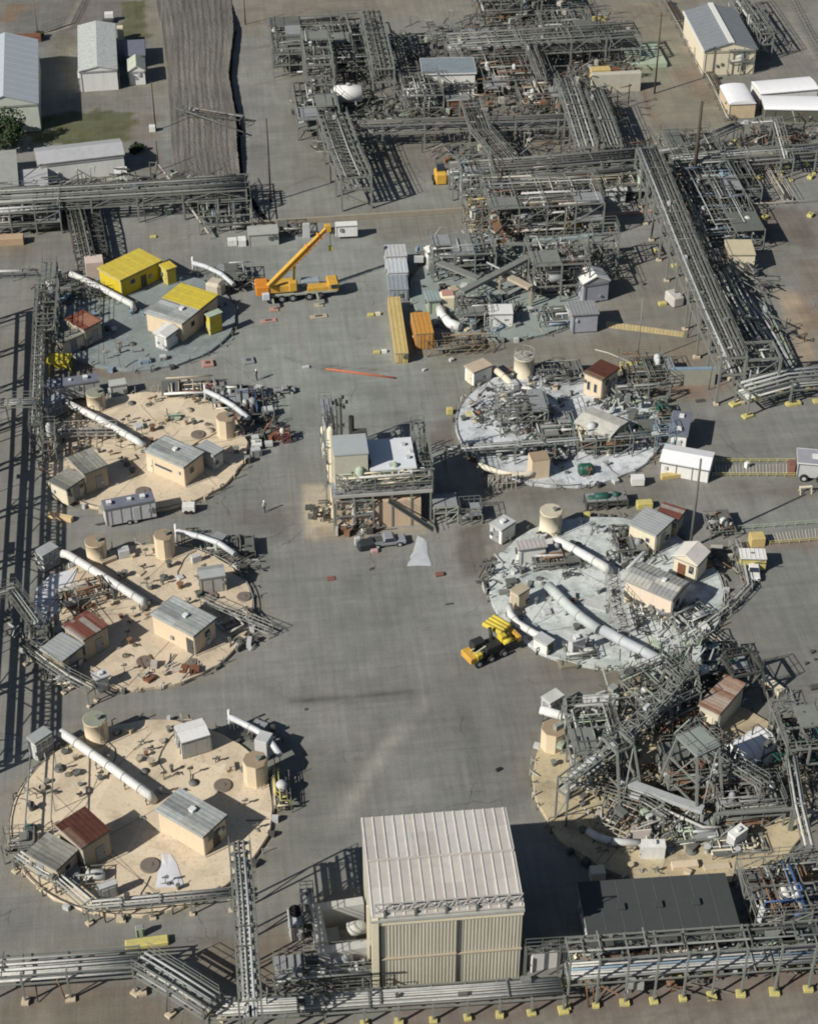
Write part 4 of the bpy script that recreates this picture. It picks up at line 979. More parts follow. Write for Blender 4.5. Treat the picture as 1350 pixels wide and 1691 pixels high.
hut('annex_shed', 'small pale-roofed shed joined to the right end of the grey-blue hut', 'shed', (322, 737), (352, 753), (372, 742), 2.4, z0=.4, wall=LGREY, roof=ROOFG, skip_door=True)
hut('pump_house', 'grey-roofed tan pump house on the third left tank', 'hut', (110, 755), (138, 783), (174, 762), 3.3, wall=TAND, roof=ROOFO, z0=.4, door=(1, .6))
hut('lean_to_shed', 'low shed with dark seam in its grey roof, left of the travel trailer', 'shed', (79, 794), (109, 809), (139, 784), 2.6, roof=ROOFO, wall=CREAM, z0=.4, door=(1, .5), win=[(1, .75, .5, .5, 1.6)])
hut('yellow_building', 'large bright yellow building with a sloping yellow roof', 'building', (160, 442), (198, 463), (263, 427), 3.1, wall=M('yellow_cladding', (0.56, 0.44, 0.03), .65, 0, .5, (0.36, 0.27, 0.05), streak=True), roof=M('yellow_roof', (0.52, 0.42, 0.06), .7, 0, .62, (0.40, 0.27, 0.07), 1.2), z0=.2, ribs=True, ribstep=1.6, win=[(1, .3, .7, .6, 1.9)], door=(1, .55), doormat=DSTEEL)
hut('yellow_annex', 'small yellow shed against the right end of the big yellow building', 'shed', (262, 436), (274, 446), (290, 438), 2.8, wall=YELLOW, roof=YELLOW, z0=.2, door=(0, .5), doormat=PALEY)
t_, Q_, Lu_, Lv_ = hut('half_yellow_hut', 'tan building whose roof is half grey and half bright yellow', 'building', (238, 515), (300, 535), (375, 491), 3.2, z0=.2, vents=[(.35, .35, .5)], door=(1, .65), doormat=RUST, win=[(1, .3, .7, .7, 1.8)])
yb = MB(); uu = (Q_(0, 0, 0) - Q_(1, 0, 0)); vv = (Q_(0, 1, 0) - Q_(0, 0, 0))
yb.obox(Q_(Lu_ / 2, Lv_ * .735, 3.27), uu * (Lu_ / 2 + .05), vv * Lv_ * .26, Zv * .045)
for k in range(3): yb.obox(Q_(Lu_ / 2, Lv_ * (.56 + .17 * k), 3.33), vv * .03, uu * Lu_ * .49, Zv * .02)
yb.out('yellow_roof_cover', YELLOW, t_)
hut('yellow_booth', 'narrow yellow booth with a pale top by the half-yellow building', 'booth', (337, 518), (345, 524), (364, 512), 3.3, wall=YELLOW, roof=PALEGREEN, z0=.1, ribs=False, door=(0, .5), doormat=PALEY)
hut('white_gear_shed', 'white equipment shed with a rounded roof against the tan half-yellow building', 'shed', (252, 550), (274, 558), (303, 545), 2.5, wall=WHITE, roof=WHITE, z0=.1, gable=.35, ridge='v', ribs=False, door=(0, .5), doormat=LGREY)
hut('pump_house', 'rust-red roofed pump house on the grey green tank', 'hut', (106, 526), (138, 544), (170, 529), 3.1, wall=TAND, roof=MP('rust_patch_roof', [(0.2, 0.07, 0.045), (0.3, 0.15, 0.1), (0.17, 0.06, 0.04)], .5), z0=.3, door=(1, .6))
hut('lean_to_shed', 'small weathered shed at the front of the rust-red roof on the grey green tank', 'shed', (88, 556), (102, 566), (139, 547), 2.4, roof=ROOFO, wall=CREAM, z0=.3, door=(1, .5))
block('pink_cylinder_tank', 'pinkish tan tank tucked behind the yellow building', 'tank', (158, 456), (2.6, 2.2, 2.9), M('pink_tan', (0.55, 0.45, 0.4), .8), rz=.1)
block('tan_tank_box', 'rounded tan tank box behind the half-yellow roof', 'tank', (357, 486), (2.4, 2.2, 2.3), M('beige', (0.47, 0.43, 0.35), .8), rz=-.5, bevel=.4)

# ---- west end filter boxes and long white ducts on each tank
def legs(t, at, U, V, sx, sy, h):
    for i in (-1, 1):
        for j in (-1, 1): MB().beam(at(i * sx, j * sy, -h), at(i * sx, j * sy, 0.02), .12).out('leg', STEEL, t)
def filterbox(A, B, C_, label, wall=WHITE, h=2.6):
    t, Q, a, b = hut('filter_box', label, 'filter house', A, B, C_, h, wall=wall, roof=ROOFG, z0=.1, ribs=False, oh=.05, door=(0, .5), doormat=LGREY)
    mb = MB()
    for k in range(3):
        for j in range(2): mb.obox(Q(0, b * (k + .5) / 3, .6 + j * 1.0), (Q(0, 0, 0) - Q(1, 0, 0)) * .06, (Q(0, 1, 0) - Q(0, 0, 0)) * b / 8, Zv * .36)
    mb.out('filter_panel', MGREY, t); return t
filterbox((43, 1217), (57, 1228), (90, 1212), 'pale ribbed filter house at the top left rim of the front left tank')
filterbox((55, 909), (69, 919), (98, 904), 'white filter house at the left rim of the second left tank', h=2.4)
filterbox((64, 662), (77, 671), (110, 654), 'white fronted filter house at the left rim of the third left tank', h=2.2)
filterbox((71, 449), (84, 455), (104, 447), 'silver filter house at the left rim of the grey green tank', h=2.4)
DUCTW = M('white_duct', (0.6, 0.6, 0.585), 0.5, 0, .5, (0.38, 0.37, 0.35), 1.4)
duct('exhaust_duct', 'long white duct slanting across the front left tank', [(100, 1210, 1.6), (108, 1214, 1.6), (180, 1265, 1.6), (247, 1313, 1.6), (253, 1322, .6)], .48, DUCTW, (.1, .4, .7, .92))
duct('exhaust_duct', 'long white duct slanting across the second left tank', [(102, 914, 1.6), (112, 916, 1.6), (175, 955, 1.6), (236, 993, 1.6), (238, 1002, .6)], .48, DUCTW, (.1, .4, .7, .92))
duct('exhaust_duct', 'long white duct slanting across the third left tank', [(110, 665, 1.6), (160, 690, 1.6), (226, 728, 1.6), (238, 736, 1.2)], .46, DUCTW, (.1, .4, .7, .92))
duct('exhaust_duct', 'long white duct slanting past the yellow building', [(117, 452, 1.6), (160, 472, 1.6), (218, 502, 1.6), (221, 512, .6)], .46, DUCTW, (.1, .4, .7, .92))
def blower(pts, label, z=1.4):
    t = duct('ventilation_duct', label, [(x, y, z + .5) for x, y in pts], .34, M('silver_duct', (0.5, 0.52, 0.54), .4), (.1, .5, .9))
    p = P(*pts[0], z + .5); MB().tube([p - Zv * 1.8, p + Zv * 1.0], .14, 8).out('stub_stack', WHITE, t)
    q = P(*pts[len(pts) // 2], 0); b = MB(); b.box(q.x + .2, q.y - .6, .2, 1.5, 1.2, 1.3, -.6); b.out('fan_housing', MGREY, t)
    return t
blower([(378, 1184), (400, 1194), (425, 1207), (445, 1222), (462, 1247)], 'silver duct with a stub stack beside the right rim of the front left tank')
blower([(290, 877), (330, 886), (360, 896), (388, 915)], 'silver duct along the far right rim of the second left tank')
blower([(338, 645), (360, 655), (385, 670), (410, 690)], 'silver duct along the far right rim of the third left tank')
blower([(318, 434), (340, 440), (365, 452), (386, 470)], 'silver duct along the far right rim of the grey green tank')
block('fan_cabinet', 'grey fan cabinet hanging off the silver duct by the front left tank', 'cabinet', (437, 1246), (1.4, 1.6, 2.6), LGREY, rz=-.5)

SHT = M('tan_tank_shell', (0.6, 0.5, 0.36), .8, 0, .3, (0.45, 0.36, 0.25), streak=True)
TOPG = M('mossy_lid', (0.24, 0.255, 0.2), .85); TOPB = M('brown_lid', (0.3, 0.23, 0.16), .85)
cyl_tank('shielded_tank', 'tan drum tank with a mossy green lid on the front left tank', (161, 1220), 1.22, 2.9, SHT, TOPG, 0.4)
cyl_tank('shielded_tank', 'tan eight sided tank with brown lid at the right rim of the front left tank', (423, 1288), 1.25, 2.9, SHT, TOPB, 0.4, n=8)
cyl_tank('shielded_tank', 'tan drum tank with a brown lid by the far rim of the second left tank', (161, 922), 1.2, 2.6, SHT, TOPB, 0.4)
cyl_tank('shielded_tank', 'tan eight sided tank by the far rim of the second left tank', (273, 915), 1.15, 2.9, SHT, TOPB, 0.4, n=8)
cyl_tank('shielded_tank', 'tan drum tank with a green-grey lid by the parked blue-grey trailer', (160, 672), 1.2, 2.3, SHT, TOPG, 0.4)
cyl_tank('shielded_tank', 'tan eight sided tank at the right rim of the third left tank', (374, 717), 1.2, 2.7, SHT, TOPB, 0.4, n=8)

# ribbed containers standing on tanks
def ribcont(A, B, C_, h, label, mat=WHITE, n=3, roof=None, z0=.4, gable=.25):
    t, Q, a, b = hut('ribbed_container', label, 'container', A, B, C_, h, wall=mat, roof=roof or mat, z0=z0, ribs=False, gable=gable, ridge='v', oh=.05, door=(1, .5), skip_door=True)
    for k in range(n + 1):
        m_ = MB(); x = a * k / n; u_ = (Q(0, 0, 0) - Q(1, 0, 0)); v_ = (Q(0, 1, 0) - Q(0, 0, 0))
        x = min(max(x, .06), a - .06)
        m_.obox(Q(x, -.02, h / 2), u_ * .05, v_ * .04, Zv * h / 2); m_.obox(Q(x, b + .02, h / 2), u_ * .05, v_ * .04, Zv * h / 2)
        m_.out('rib', DSTEEL if k in (1, n - 1) else MGREY, t)
    for k in range(2):
        m_ = MB(); m_.obox(Q(-.01, b * (.3 + .4 * k), h * .45), u_ * .04, v_ * b * .16, Zv * h * .4); m_.out('door', PSTEEL, t)
    return t
ribcont((287, 1200), (300, 1228), (348, 1216), 2.3, 'white ribbed container on the far side of the front left tank')
ribcont((326, 938), (330, 957), (372, 950), 2.2, 'cream ribbed container with an arched grey roof on the second left tank', CREAM, 4, ROOFG, gable=.4)
hut('white_kiosk', 'small white kiosk with a roof vent, front rim of the second left tank', 'kiosk', (150, 1112), (158, 1124), (183, 1117), 2.0, wall=WHITE, roof=LGREY, z0=.1, ribs=False, vents=[(.5, .5, .4)], door=(0, .5))
ribcont((160, 1461), (164, 1470), (197, 1468), 2.0, 'white ribbed cabinet behind the low pipe bridge of the front left tank', WHITE, 3, LGREY, z0=.1)
block('gear_box', 'grey junction box on the far side of the second left tank', 'box', (205, 918), (1.3, 1.0, 1.1), LGREY, z0=.4, rz=.2)
block('concrete_block', 'short concrete block between the ducts on the second left tank', 'block', (180, 928), (2.0, .5, .5), CONCT, z0=.4, rz=.5)
# pipe frames on tanks
def pipeframe(label, nodes, r=.06, mat=GALV, posts=True, group=None, name='pipe_line', cat='pipework'):
    W = [P(x, y, z) for x, y, z in nodes]; t = thing(name, label, cat, (W[0].x, W[0].y, 0), 0, group)
    MB().tube(W, r, 6).out('pipe', mat, t)
    if posts:
        for w_ in W: MB().beam((w_.x, w_.y, 0.02), (w_.x, w_.y, w_.z), .07).out('post', mat, t)
    return t
pipeframe('tall thin pipe on posts crossing the left part of the front left tank', [(89, 1240, 3), (86, 1310, 3), (84, 1352, 3)], .07)
pipeframe('pipe loop on posts along the left rim of the front left tank', [(50, 1250, 1.6), (46, 1300, 1.6), (42, 1350, 1.6), (40, 1395, 1.6)], .09, PIPEG)
pipeframe('second pipe loop at the left rim of the front left tank', [(40, 1300, 1.0), (60, 1312, 1.0), (84, 1300, 1.0)], .06, PIPED)
pipeframe('straight pipe from the rusted hut to the rim on the front left tank', [(86, 1355, .9), (60, 1375, .9), (40, 1392, .9)], .05, PIPER)
pipeframe('red and white pipe line across the third left tank', [(75, 708, 1.3), (120, 702, 1.3), (165, 702, 1.3), (190, 706, 1.3)], .06, CONC)
pipeframe('thin rope line across the second left tank', [(75, 990, 1.0), (140, 989, 1.0), (235, 988, .8)], .035, DSTEEL)
pipeframe('slanted pipe along the white tarpaulin of the second left tank', [(128, 938, 1.2), (105, 970, 1.2), (78, 1015, 1.2)], .05, RUST)
green = [(50, 1372), ]
block('green_pump', 'dark green covered pump at the left rim of the front left tank', 'pump', (50, 1372), (1.3, .9, .7), GREEN, z0=.4, rz=.3, bevel=.25)
rk = random.Random(5)
rack('low_pipe_bridge', 'low white pipe bridge curving round the front rim of the front left tank', [(30, 1412), (72, 1440), (98, 1452), (150, 1496), (250, 1487), (380, 1475)], 1.3, [1.8], 3.2, [(-.4, 1.8, .12, PIPEW), (0, 1.8, .09, PIPEW), (.35, 1.8, .12, PIPEG)], rail=False, mat=GALV, post=.14, foot=CONCT, footsize=(.6, .6, .25))
rack('low_pipe_bridge', 'low pipe bridge along the front left rim of the second left tank', [(45, 1072), (75, 1095), (108, 1118), (150, 1140)], 1.1, [2.0], 3.0, [(-.3, 2, .09, PIPEW), (.2, 2, .09, PIPEG)], rail=True, mat=GALV, post=.12, foot=CONCT, footsize=(.5, .5, .25))
rack('diagonal_walkway', 'narrow railed walkway running off the right side of the second left tank', [(336, 996), (385, 1018), (446, 1043)], .9, [.8], 2.2, [(-.2, .8, .08, PIPEW)], rail=True, mat=PSTEEL, post=.1)
rack('pipe_trough', 'lattice pipe trough in front of the filter house on the third left tank', [(72, 716), (130, 713), (192, 712)], 1.8, [1.5], 2.0, rackpipes(1.8, 1.5, 4, rk, [PIPEW, PIPED, PIPEG, CONC]), rail=True, mat=CONC, post=.12, lace=1.2)
rack('pipe_trough', 'lattice pipe trough at the back left of the grey green tank', [(88, 480), (130, 476), (170, 482)], 1.8, [1.5], 2.0, rackpipes(1.8, 1.5, 4, rk, [PIPED, PIPEG, STEEL]), rail=True, mat=STEEL, post=.12, lace=1.2)
frame('pipe_manifold', 'tangle of small rusty pipes behind the striped roof', (102, 1015), 6, 3.2, [1.6], 3, 2, rk, 26, 1, col=.1, rail=False, z0=.4, deck=0, pmats=[PIPER, PIPED, PIPEW, CONC], rz=.25)
frame('yard_structure', 'steel frame with tan panel left of the third left tank', (74, 770), 1.6, 4, [2.4, 3.6], 1, 2, rk, 12, 1, col=.1, deck=.1)
frame('yard_structure', 'steel frame left of the grey green tank', (66, 590), 2.6, 12, [3, 5], 1, 4, rk, 40, 2, col=.13, deck=.12)
frame('yard_structure', 'small steel frame below the filter house of the grey green tank', (72, 490), 2.0, 5, [2.6], 1, 2, rk, 14, 1, col=.12)
frame('yard_structure', 'tangled valve frame at the left rim of the second left tank', (48, 1090), 2.4, 4, [1.8, 3.0], 2, 2, rk, 30, 1, col=.1, deck=.1, pmats=[PIPEW, PIPED, PIPEG, CONC, BLUE])
frame('yard_structure', 'valve frame at the front left corner of the front left tank', (8, 1428), 3, 2.5, [1.6], 2, 1, rk, 14, 1, col=.1, deck=.3)
frame('valve_cluster', 'cluster of valves at the front rim of the second left tank', (75, 1140), 3.4, 2.5, [1.4], 2, 1, rk, 24, 2, col=.08, rail=False, pmats=[PIPEW, CREAM, PIPED, GALV])
frame('valve_cluster', 'cluster of valves under the front rim of the front left tank', (95, 1478), 4.5, 2.2, [1.2], 2, 1, rk, 18, 2, col=.08, rail=False, pmats=[PIPEW, CREAM, PIPED, GALV])
frame('valve_cluster', 'dark pipe cluster right of the second left tank', (385, 925), 2.6, 3, [1.1], 2, 1, rk, 22, 1, col=.08, rail=False, pmats=[PIPED, STEEL, DSTEEL, LGREY])
frame('valve_cluster', 'dark pipe cluster behind the container on the second left tank', (340, 925), 3, 3, [1.0], 2, 1, rk, 20, 1, col=.08, rail=False, pmats=[PIPED, STEEL, PALEGREEN, LGREY])
frame('valve_cluster', 'dark pipe cluster right of the third left tank', (392, 702), 3.5, 6, [1.5], 2, 2, rk, 34, 2, col=.08, rail=False, pmats=[PIPED, STEEL, DSTEEL, RUST, BLUE])
frame('valve_cluster', 'pipework under the silver duct of the third left tank', (352, 680), 4, 4, [1.3], 2, 2, rk, 26, 2, col=.08, rail=False, pmats=[PIPED, STEEL, WHITE, LGREY])
frame('valve_cluster', 'dark pipe cluster right of the grey green tank', (372, 478), 4, 5, [1.4], 2, 2, rk, 30, 2, col=.08, rail=False, pmats=[PIPED, STEEL, DSTEEL, LGREY])
frame('valve_cluster', 'pipework right of the octagonal tank on the front left tank', (452, 1345), 1.8, 5, [1.1], 1, 3, rk, 26, 1, col=.07, rail=False, deck=0, pmats=[PIPED, STEEL, CONCT, LGREY, PALEY])
frame('pipe_manifold', 'low pipe manifold on the right side of the second left tank', (375, 1060), 4.5, 3, [.9], 2, 1, rk, 20, 0, col=.07, rail=False, pmats=[PIPED, STEEL, WHITE, CONC, PIPEG], rz=.5)
frame('pipe_manifold', 'low pipe manifold on the far side of the third left tank', (268, 664), 7, 3.5, [1.0], 3, 1, rk, 24, 0, col=.07, rail=False, deck=.1, pmats=[CONCT, STEEL, WHITE, RUST])
block('valve_skid', 'green valve skid in the middle of the third left tank', 'skid', (288, 690), (1.8, .8, .4), PALEGREEN, z0=.4, rz=-.1, extra=lambda t, at, U, V: [MB().tube([at(-1.2, -.3, .5), at(1.4, -.2, .5)], .08, 6).out('pipe', GREEN, t), MB().beam(at(-.9, .2, 0), at(-.9, .2, 1.3), .12).out('post', STEEL, t)])
block('control_stand', 'white control stand on the far right of the second left tank', 'stand', (324, 927), (1.2, .6, .9), LGREY, z0=.4, rz=.4)
# ================================================================== RIGHT COLUMN OF TANKS
rr_ = random.Random(23)
R3, q3 = tank_top('pale grey round tank cover beside the yellow reach machine', (1000, 972), 13.4, CGREY, 33, nr=60, mats=[STEEL, GALV, DSTEEL, MGREY, LGREY], avoid=[(1090, 985, 5), (1145, 940, 4), (1075, 885, 3)])
R2, q2 = tank_top('pale blue-grey round tank cover left of the white marquee', (922, 700), 13.2, CGREY2, 32, nr=80, mats=[STEEL, GALV, DSTEEL, MGREY, LGREY, RUST], avoid=[(1000, 720, 5), (1000, 640, 4)])
R1, q1 = tank_top('grey green round tank cover under the tangle of steel, right of the orange container', (825, 478), 13.0, M('slate_slab', (0.24, 0.275, 0.265), .95, 0, .5, (0.16, 0.18, 0.17), .6, 5), 31, nr=60, mats=[STEEL, GALV, DSTEEL, MGREY, LGREY])
R4, q4 = tank_top('soiled tan round tank cover under the big steel access towers', (1108, 1290), 14.0, CTAN3, 34, nr=70, mats=[STEEL, GALV, DSTEEL, CONCT, LGREY])
# ---- R3
def disc2(t, px, r, mat): disc(t, px, r, mat)
hut('control_hut', 'large cream building with a pale two-tone roof on the tank by the yellow machine', 'hut', (1029, 957), (1110, 992), (1146, 965), 3.3, z0=.4, wall=M('pinkish_cream', (0.64, 0.53, 0.43), .8, 0, .3, (0.45, 0.36, 0.28), streak=True), roof=MP('pale_two_tone', [(0.42, 0.42, 0.39), (0.36, 0.37, 0.36), (0.27, 0.28, 0.28)], 1.2), gable=.45, ridge='u', vents=[(.35, .5, .4)], win=[(1, .4, .8, .8, 1.9)], door=(0, .9), doormat=CREAM)
hut('gabled_hut', 'white gabled hut with a brown door, right of the grey slanting duct', 'hut', (1110, 918), (1151, 935), (1181, 915), 2.8, z0=.4, wall=CREAM, roof=M('white_roof', (0.66, 0.62, 0.58), .7, 0, .3), gable=.8, ridge='v', ribs=False, door=(0, .62), doormat=RUST, win=[(0, .25, .5, .5, 1.5)])
hut('pump_house', 'cream hut with blue-grey and rusty roof strips behind the gabled white hut', 'hut', (1036, 864), (1083, 885), (1117, 858), 3.0, z0=.4, wall=CREAM, roof=ROOFG, door=(1, .5), win=[(0, .3, .4, .5, 1.7)])
hut('rusty_shed', 'rust-striped shed roof joined behind the cream hut', 'shed', (1080, 850), (1118, 862), (1148, 845), 2.4, z0=.4, wall=TAND, roof=ROOFS, skip_door=True)
hut('white_filter_house', 'white filter house with a roof vent at the left rim of the pale grey tank', 'filter house', (808, 864), (828, 876), (854, 862), 2.2, z0=.1, wall=WHITE, roof=LGREY, ribs=False, oh=.05, door=(0, .5), doormat=MGREY, vents=[(.5, .5, .5)])
hut('white_box_house', 'white box house with pink-grey roof behind the long white duct of the pale grey tank', 'hut', (850, 893), (856, 908), (904, 901), 2.5, z0=.4, wall=WHITE, roof=M('pink_grey_roof', (0.42, 0.39, 0.39), .7), ribs=True, skip_door=True)
cyl_tank('shielded_tank', 'cream tank drum behind the white duct of the pale grey tank', (908, 876), 1.35, 3.0, CREAM, M('cream_lid', (0.5, 0.45, 0.35), .8), .4, n=10, rail=False)
duct('exhaust_duct', 'white duct slanting across the pale grey tank beside the white box house', [(917, 892, 1.6), (925, 895, 1.7), (965, 917, 1.7), (1000, 937, 1.7), (1006, 945, .7)], .55, DUCTW, (.1, .5, .9))
duct('wide_green_duct', 'broad curved grey duct slanting down from the tan box on the pale grey tank', [(905, 968, 1.0), (920, 983, 1.2), (940, 1003, 1.2), (962, 1022, 1.2), (988, 1040, 1.2)], .62, M('grey_green_duct', (0.42, 0.45, 0.45), .6, 0, .5, (.3, .33, .32), 1.2), (.2, .5, .8), n=10)
duct('wide_green_duct', 'wide pale duct continuing past the rim of the pale grey tank to the towers', [(994, 1040, 1.5), (1030, 1060, 1.5), (1060, 1075, 1.5), (1095, 1093, 1.5)], .62, M('pale_duct', (0.4, 0.42, 0.45), .6, 0, .5, (.28, .3, .32), 1.2), (.2, .6, .95), n=10)
duct('rim_duct', 'curved white duct along the lower left rim of the pale grey tank', [(840, 1000, 1.4), (843, 1015, 1.4), (855, 1030, 1.4), (880, 1045, 1.4), (905, 1056, 1.4)], .42, DUCTW, (.1, .4, .7))
hut('tan_box_house', 'tan box house at the left of the broad curved grey duct', 'hut', (841, 973), (856, 983), (877, 972), 2.4, z0=.4, wall=TANW, roof=M('tan_roof', (0.38, 0.33, 0.24), .8), ribs=False, oh=.05, door=(0, .5), doormat=TAND)
hut('white_blower_house', 'white blower house at the front rim of the pale grey tank', 'hut', (937, 1054), (944, 1062), (974, 1056), 2.6, z0=.1, wall=WHITE, roof=LGREY, ribs=False, vents=[(.5, .4, .5)], door=(0, .5), doormat=LGREY)
hut('white_louvre_box', 'white louvred box at the end of the curved rim duct', 'box', (880, 1052), (903, 1066), (916, 1056), 1.8, z0=.1, wall=WHITE, roof=LGREY, ribs=False, oh=.04, door=(1, .5), doormat=DSTEEL)
block('concrete_block', 'mossy concrete pad by the white blower house', 'block', (950, 1092), (4.0, 2.0, .35), M('mossy_concrete', (0.22, 0.2, 0.15), .95), rz=.1)
frame('valve_cluster', 'pipework at the foot of the white blower house', (934, 1098), 3.5, 2.4, [1.2], 2, 1, rr_, 22, 2, col=.08, rail=False, pmats=[PIPEW, CREAM, GALV, PIPED])
frame('valve_cluster', 'black pump cluster between the huts of the pale grey tank', (1018, 925), 3.6, 5, [1.2], 2, 2, rr_, 40, 2, col=.08, rail=False, z0=.4, pmats=[PIPED, STEEL, DSTEEL], vmats=[DSTEEL, MGREY])
frame('valve_cluster', 'grey equipment skid next to the white box house', (880, 945), 5.5, 3.5, [1.1], 3, 2, rr_, 34, 2, col=.08, rail=False, z0=.4, pmats=[STEEL, LGREY, DSTEEL, PIPER], vmats=[LGREY, MGREY], deck=.5)
block('grey_floor_panel', 'grey panel lying in the centre of the pale grey tank', 'panel', (985, 1000), (2.6, 1.6, .2), LGREY, z0=.4, rz=-.5)
tag(MB().tube([P(1035, 940, 1.2), P(1070, 905, 1.2), P(1090, 885, 1.2)], .22, 8).out('grey_pipe_duct', PIPEL), 'grey pipe rising diagonally behind the large cream building', 'pipe')
rack('railed_stair', 'railed steel stair in the middle of the pale grey tank', [(1010, 950), (1018, 1005), (1030, 1040)], 1.4, [2.6], 2.2, (), rail=True, mat=PSTEEL, post=.1, lace=1.0)
rack('rim_walkway', 'railed pipe walkway round the right rim of the pale grey tank', [(1212, 892), (1226, 930), (1233, 965), (1200, 1000), (1160, 1030), (1120, 1055)], 1.2, [1.0], 2.6, rackpipes(1.2, 1.0, 3, rr_, [PIPEW, PIPED, PIPEG, CONC], .05, .09), rail=False, mat=PSTEEL, post=.08)
frame('valve_cluster', 'dense pipework along the lower right rim of the pale grey tank', (1120, 1050), 5, 3, [1.0], 2, 1, rr_, 26, 2, col=.08, rail=False, z0=.2, pmats=[PIPEG, LGREY, WHITE, STEEL, PIPED], rz=.45)
frame('valve_cluster', 'low pipework in front of the large cream building', (1050, 1030), 4.5, 4, [1.0], 2, 2, rr_, 34, 1, col=.07, rail=False, z0=.4, pmats=[PIPEG, PIPER, WHITE, STEEL])
frame('valve_cluster', 'dense pipes between the gabled hut and the pickup truck', (1172, 892), 3, 4, [1.2], 2, 2, rr_, 34, 1, col=.1, rail=False, pmats=[PIPEG, CONC, PIPER, STEEL, PIPED])
block('yellow_bin', 'yellow skip bin beyond the far rim of the pale grey tank', 'skip', (1063, 838), (1.9, 1.0, .9), PALEY)
# black scrap heap/trailers
frame('dark_trailer', 'low black flatbed loaded with dark gear behind the pale grey tank', (968, 845), 5.0, 1.8, [.8, 1.3], 4, 1, rr_, 20, 4, col=.14, rail=False, deck=1, mat=DSTEEL, pmats=[DSTEEL, BLACK, GREEN], vmats=[GREEN, BLACK], cat='trailer')
block('gear_box', 'yellow-green crate on the far rim of the pale grey tank', 'crate', (968, 852), (.8, .6, .5), PALEY, z0=.4)

# ---- R2
hut('tan_roof_booth', 'white walled booth with a tan roof at the far left of the pale blue-grey tank', 'booth', (766, 603), (782, 615), (813, 602), 2.3, z0=.1, wall=WHITE, roof=M('tan_sheet_roof', (0.45, 0.37, 0.28), .8), ribs=False, oh=.1, door=(0, .5), doormat=CREAM)
cyl_tank('shielded_tank', 'cream drum tank with a grey lid next to the tan roof booth', (864, 618), 1.35, 2.9, CREAM, M('grey_lid', (0.33, 0.32, 0.28), .8), .3, n=16, rail=True)
hut('pump_house', 'tall tan pump house with a deep red rusted roof on the pale blue-grey tank', 'hut', (962, 614), (994, 628), (1030, 609), 3.4, z0=.4, wall=TANW, roof=ROOFR, door=(1, .5), win=[(0, .35, .35, 1.2, 1.6), (0, .7, .35, 1.2, 1.6)])
hut('control_hut', 'cream building with a worn white roof on the pale blue-grey tank', 'hut', (947, 697), (1008, 722), (1046, 700), 3.0, z0=.4, wall=CREAM, roof=M('worn_white_roof', (0.5, 0.49, 0.44), .8, 0, .6, (0.28, 0.27, 0.24), 1.2), gable=.4, ridge='u', door=(0, .2), doormat=TAND, win=[(0, .6, .6, .6, 1.6), (1, .5, .6, .6, 1.6)], ribs=False)
block('shield_box', 'tan shield box with a brown top at the front rim of the pale blue-grey tank', 'box', (888, 787), (2.3, 1.9, 3.1), TANW, rz=.1, extra=lambda t, at, U, V: MB().obox(at(0, 0, 3.14), U * 1.1, V * .95, Zv * .06).out('lid', TOPB, t))
duct('rim_duct', 'curved cream duct along the front rim of the pale blue-grey tank into the shield box', [(790, 768, 1.3), (815, 777, 1.3), (845, 784, 1.3), (872, 783, 1.3), (885, 778, 1.3)], .36, M('cream_duct', (0.62, 0.58, 0.47), .5), (.1, .4, .75))
duct('exhaust_duct', 'white duct slanting over the centre of the pale blue-grey tank', [(858, 636, 1.7), (885, 650, 1.7), (925, 680, 1.7), (934, 690, 1.5), (920, 705, .9)], .42, DUCTW, (.1, .5))
duct('exhaust_duct', 'tan duct beside the booth with the tan roof', [(815, 608, 1.3), (835, 625, 1.3), (850, 640, 1.0)], .45, CREAM, (.4,))
block('green_tank', 'dark green tank on wheels at the front rim of the pale blue-grey tank', 'tank', (966, 784), (1.9, 1.3, 1.6), GREEN, bevel=.35, extra=lambda t, at, U, V: [MB().tube([at(s * .6, -.72, .3), at(s * .6, -.62, .3)], .3, 12).out('wheel', BLACK, t) for s in (-1, 1)])
hut('small_white_box', 'small white cabinet on wheels in front of the white marquee', 'cabinet', (1041, 783), (1043, 792), (1064, 790), 1.0, z0=.3, wall=WHITE, roof=WHITE, ribs=False, oh=.02, skip_door=True)
frame('steel_gantry', 'dense steel gantry left of centre on the pale blue-grey tank', (826, 722), 6, 5, [2.2, 3.6], 3, 2, rr_, 46, 3, col=.09, z0=.4, deck=.1, pmats=[PIPEG, STEEL, DSTEEL, LGREY, PIPED], vmats=[MGREY, STEEL])
frame('valve_cluster', 'grey valves around the duct bend on the pale blue-grey tank', (890, 740), 5, 5, [1.8], 2, 2, rr_, 50, 3, col=.08, z0=.4, rail=False, pmats=[PIPEG, STEEL, LGREY, GREEN])
frame('valve_cluster', 'rusty frames leaning on the front wall of the worn white roof building', (952, 762), 7, 3.5, [2.0, 3.0], 3, 1, rr_, 60, 3, col=.1, z0=.2, rail=False, deck=.1, pmats=[PIPEG, STEEL, PIPER, GREEN, PIPED, CREAM])
frame('valve_cluster', 'green and grey valves right of the worn white roof building', (1030, 745), 4.5, 4, [1.8], 2, 2, rr_, 36, 2, col=.08, z0=.2, rail=True, pmats=[PIPEG, GREEN, WHITE, PIPED], vmats=[GREEN])
frame('valve_cluster', 'low dark equipment row along the near left rim of the pale blue-grey tank', (782, 758), 7, 1.8, [.9], 4, 1, rr_, 30, 4, col=.08, z0=.2, rail=False, pmats=[PIPEG, STEEL, PIPED], vmats=[LGREY, MGREY])
frame('valve_cluster', 'pipework between the drum tank and the red rusted roof', (890, 640), 6, 4, [1.2], 3, 2, rr_, 34, 1, col=.07, z0=.4, rail=False, pmats=[PIPEG, STEEL, PIPED])
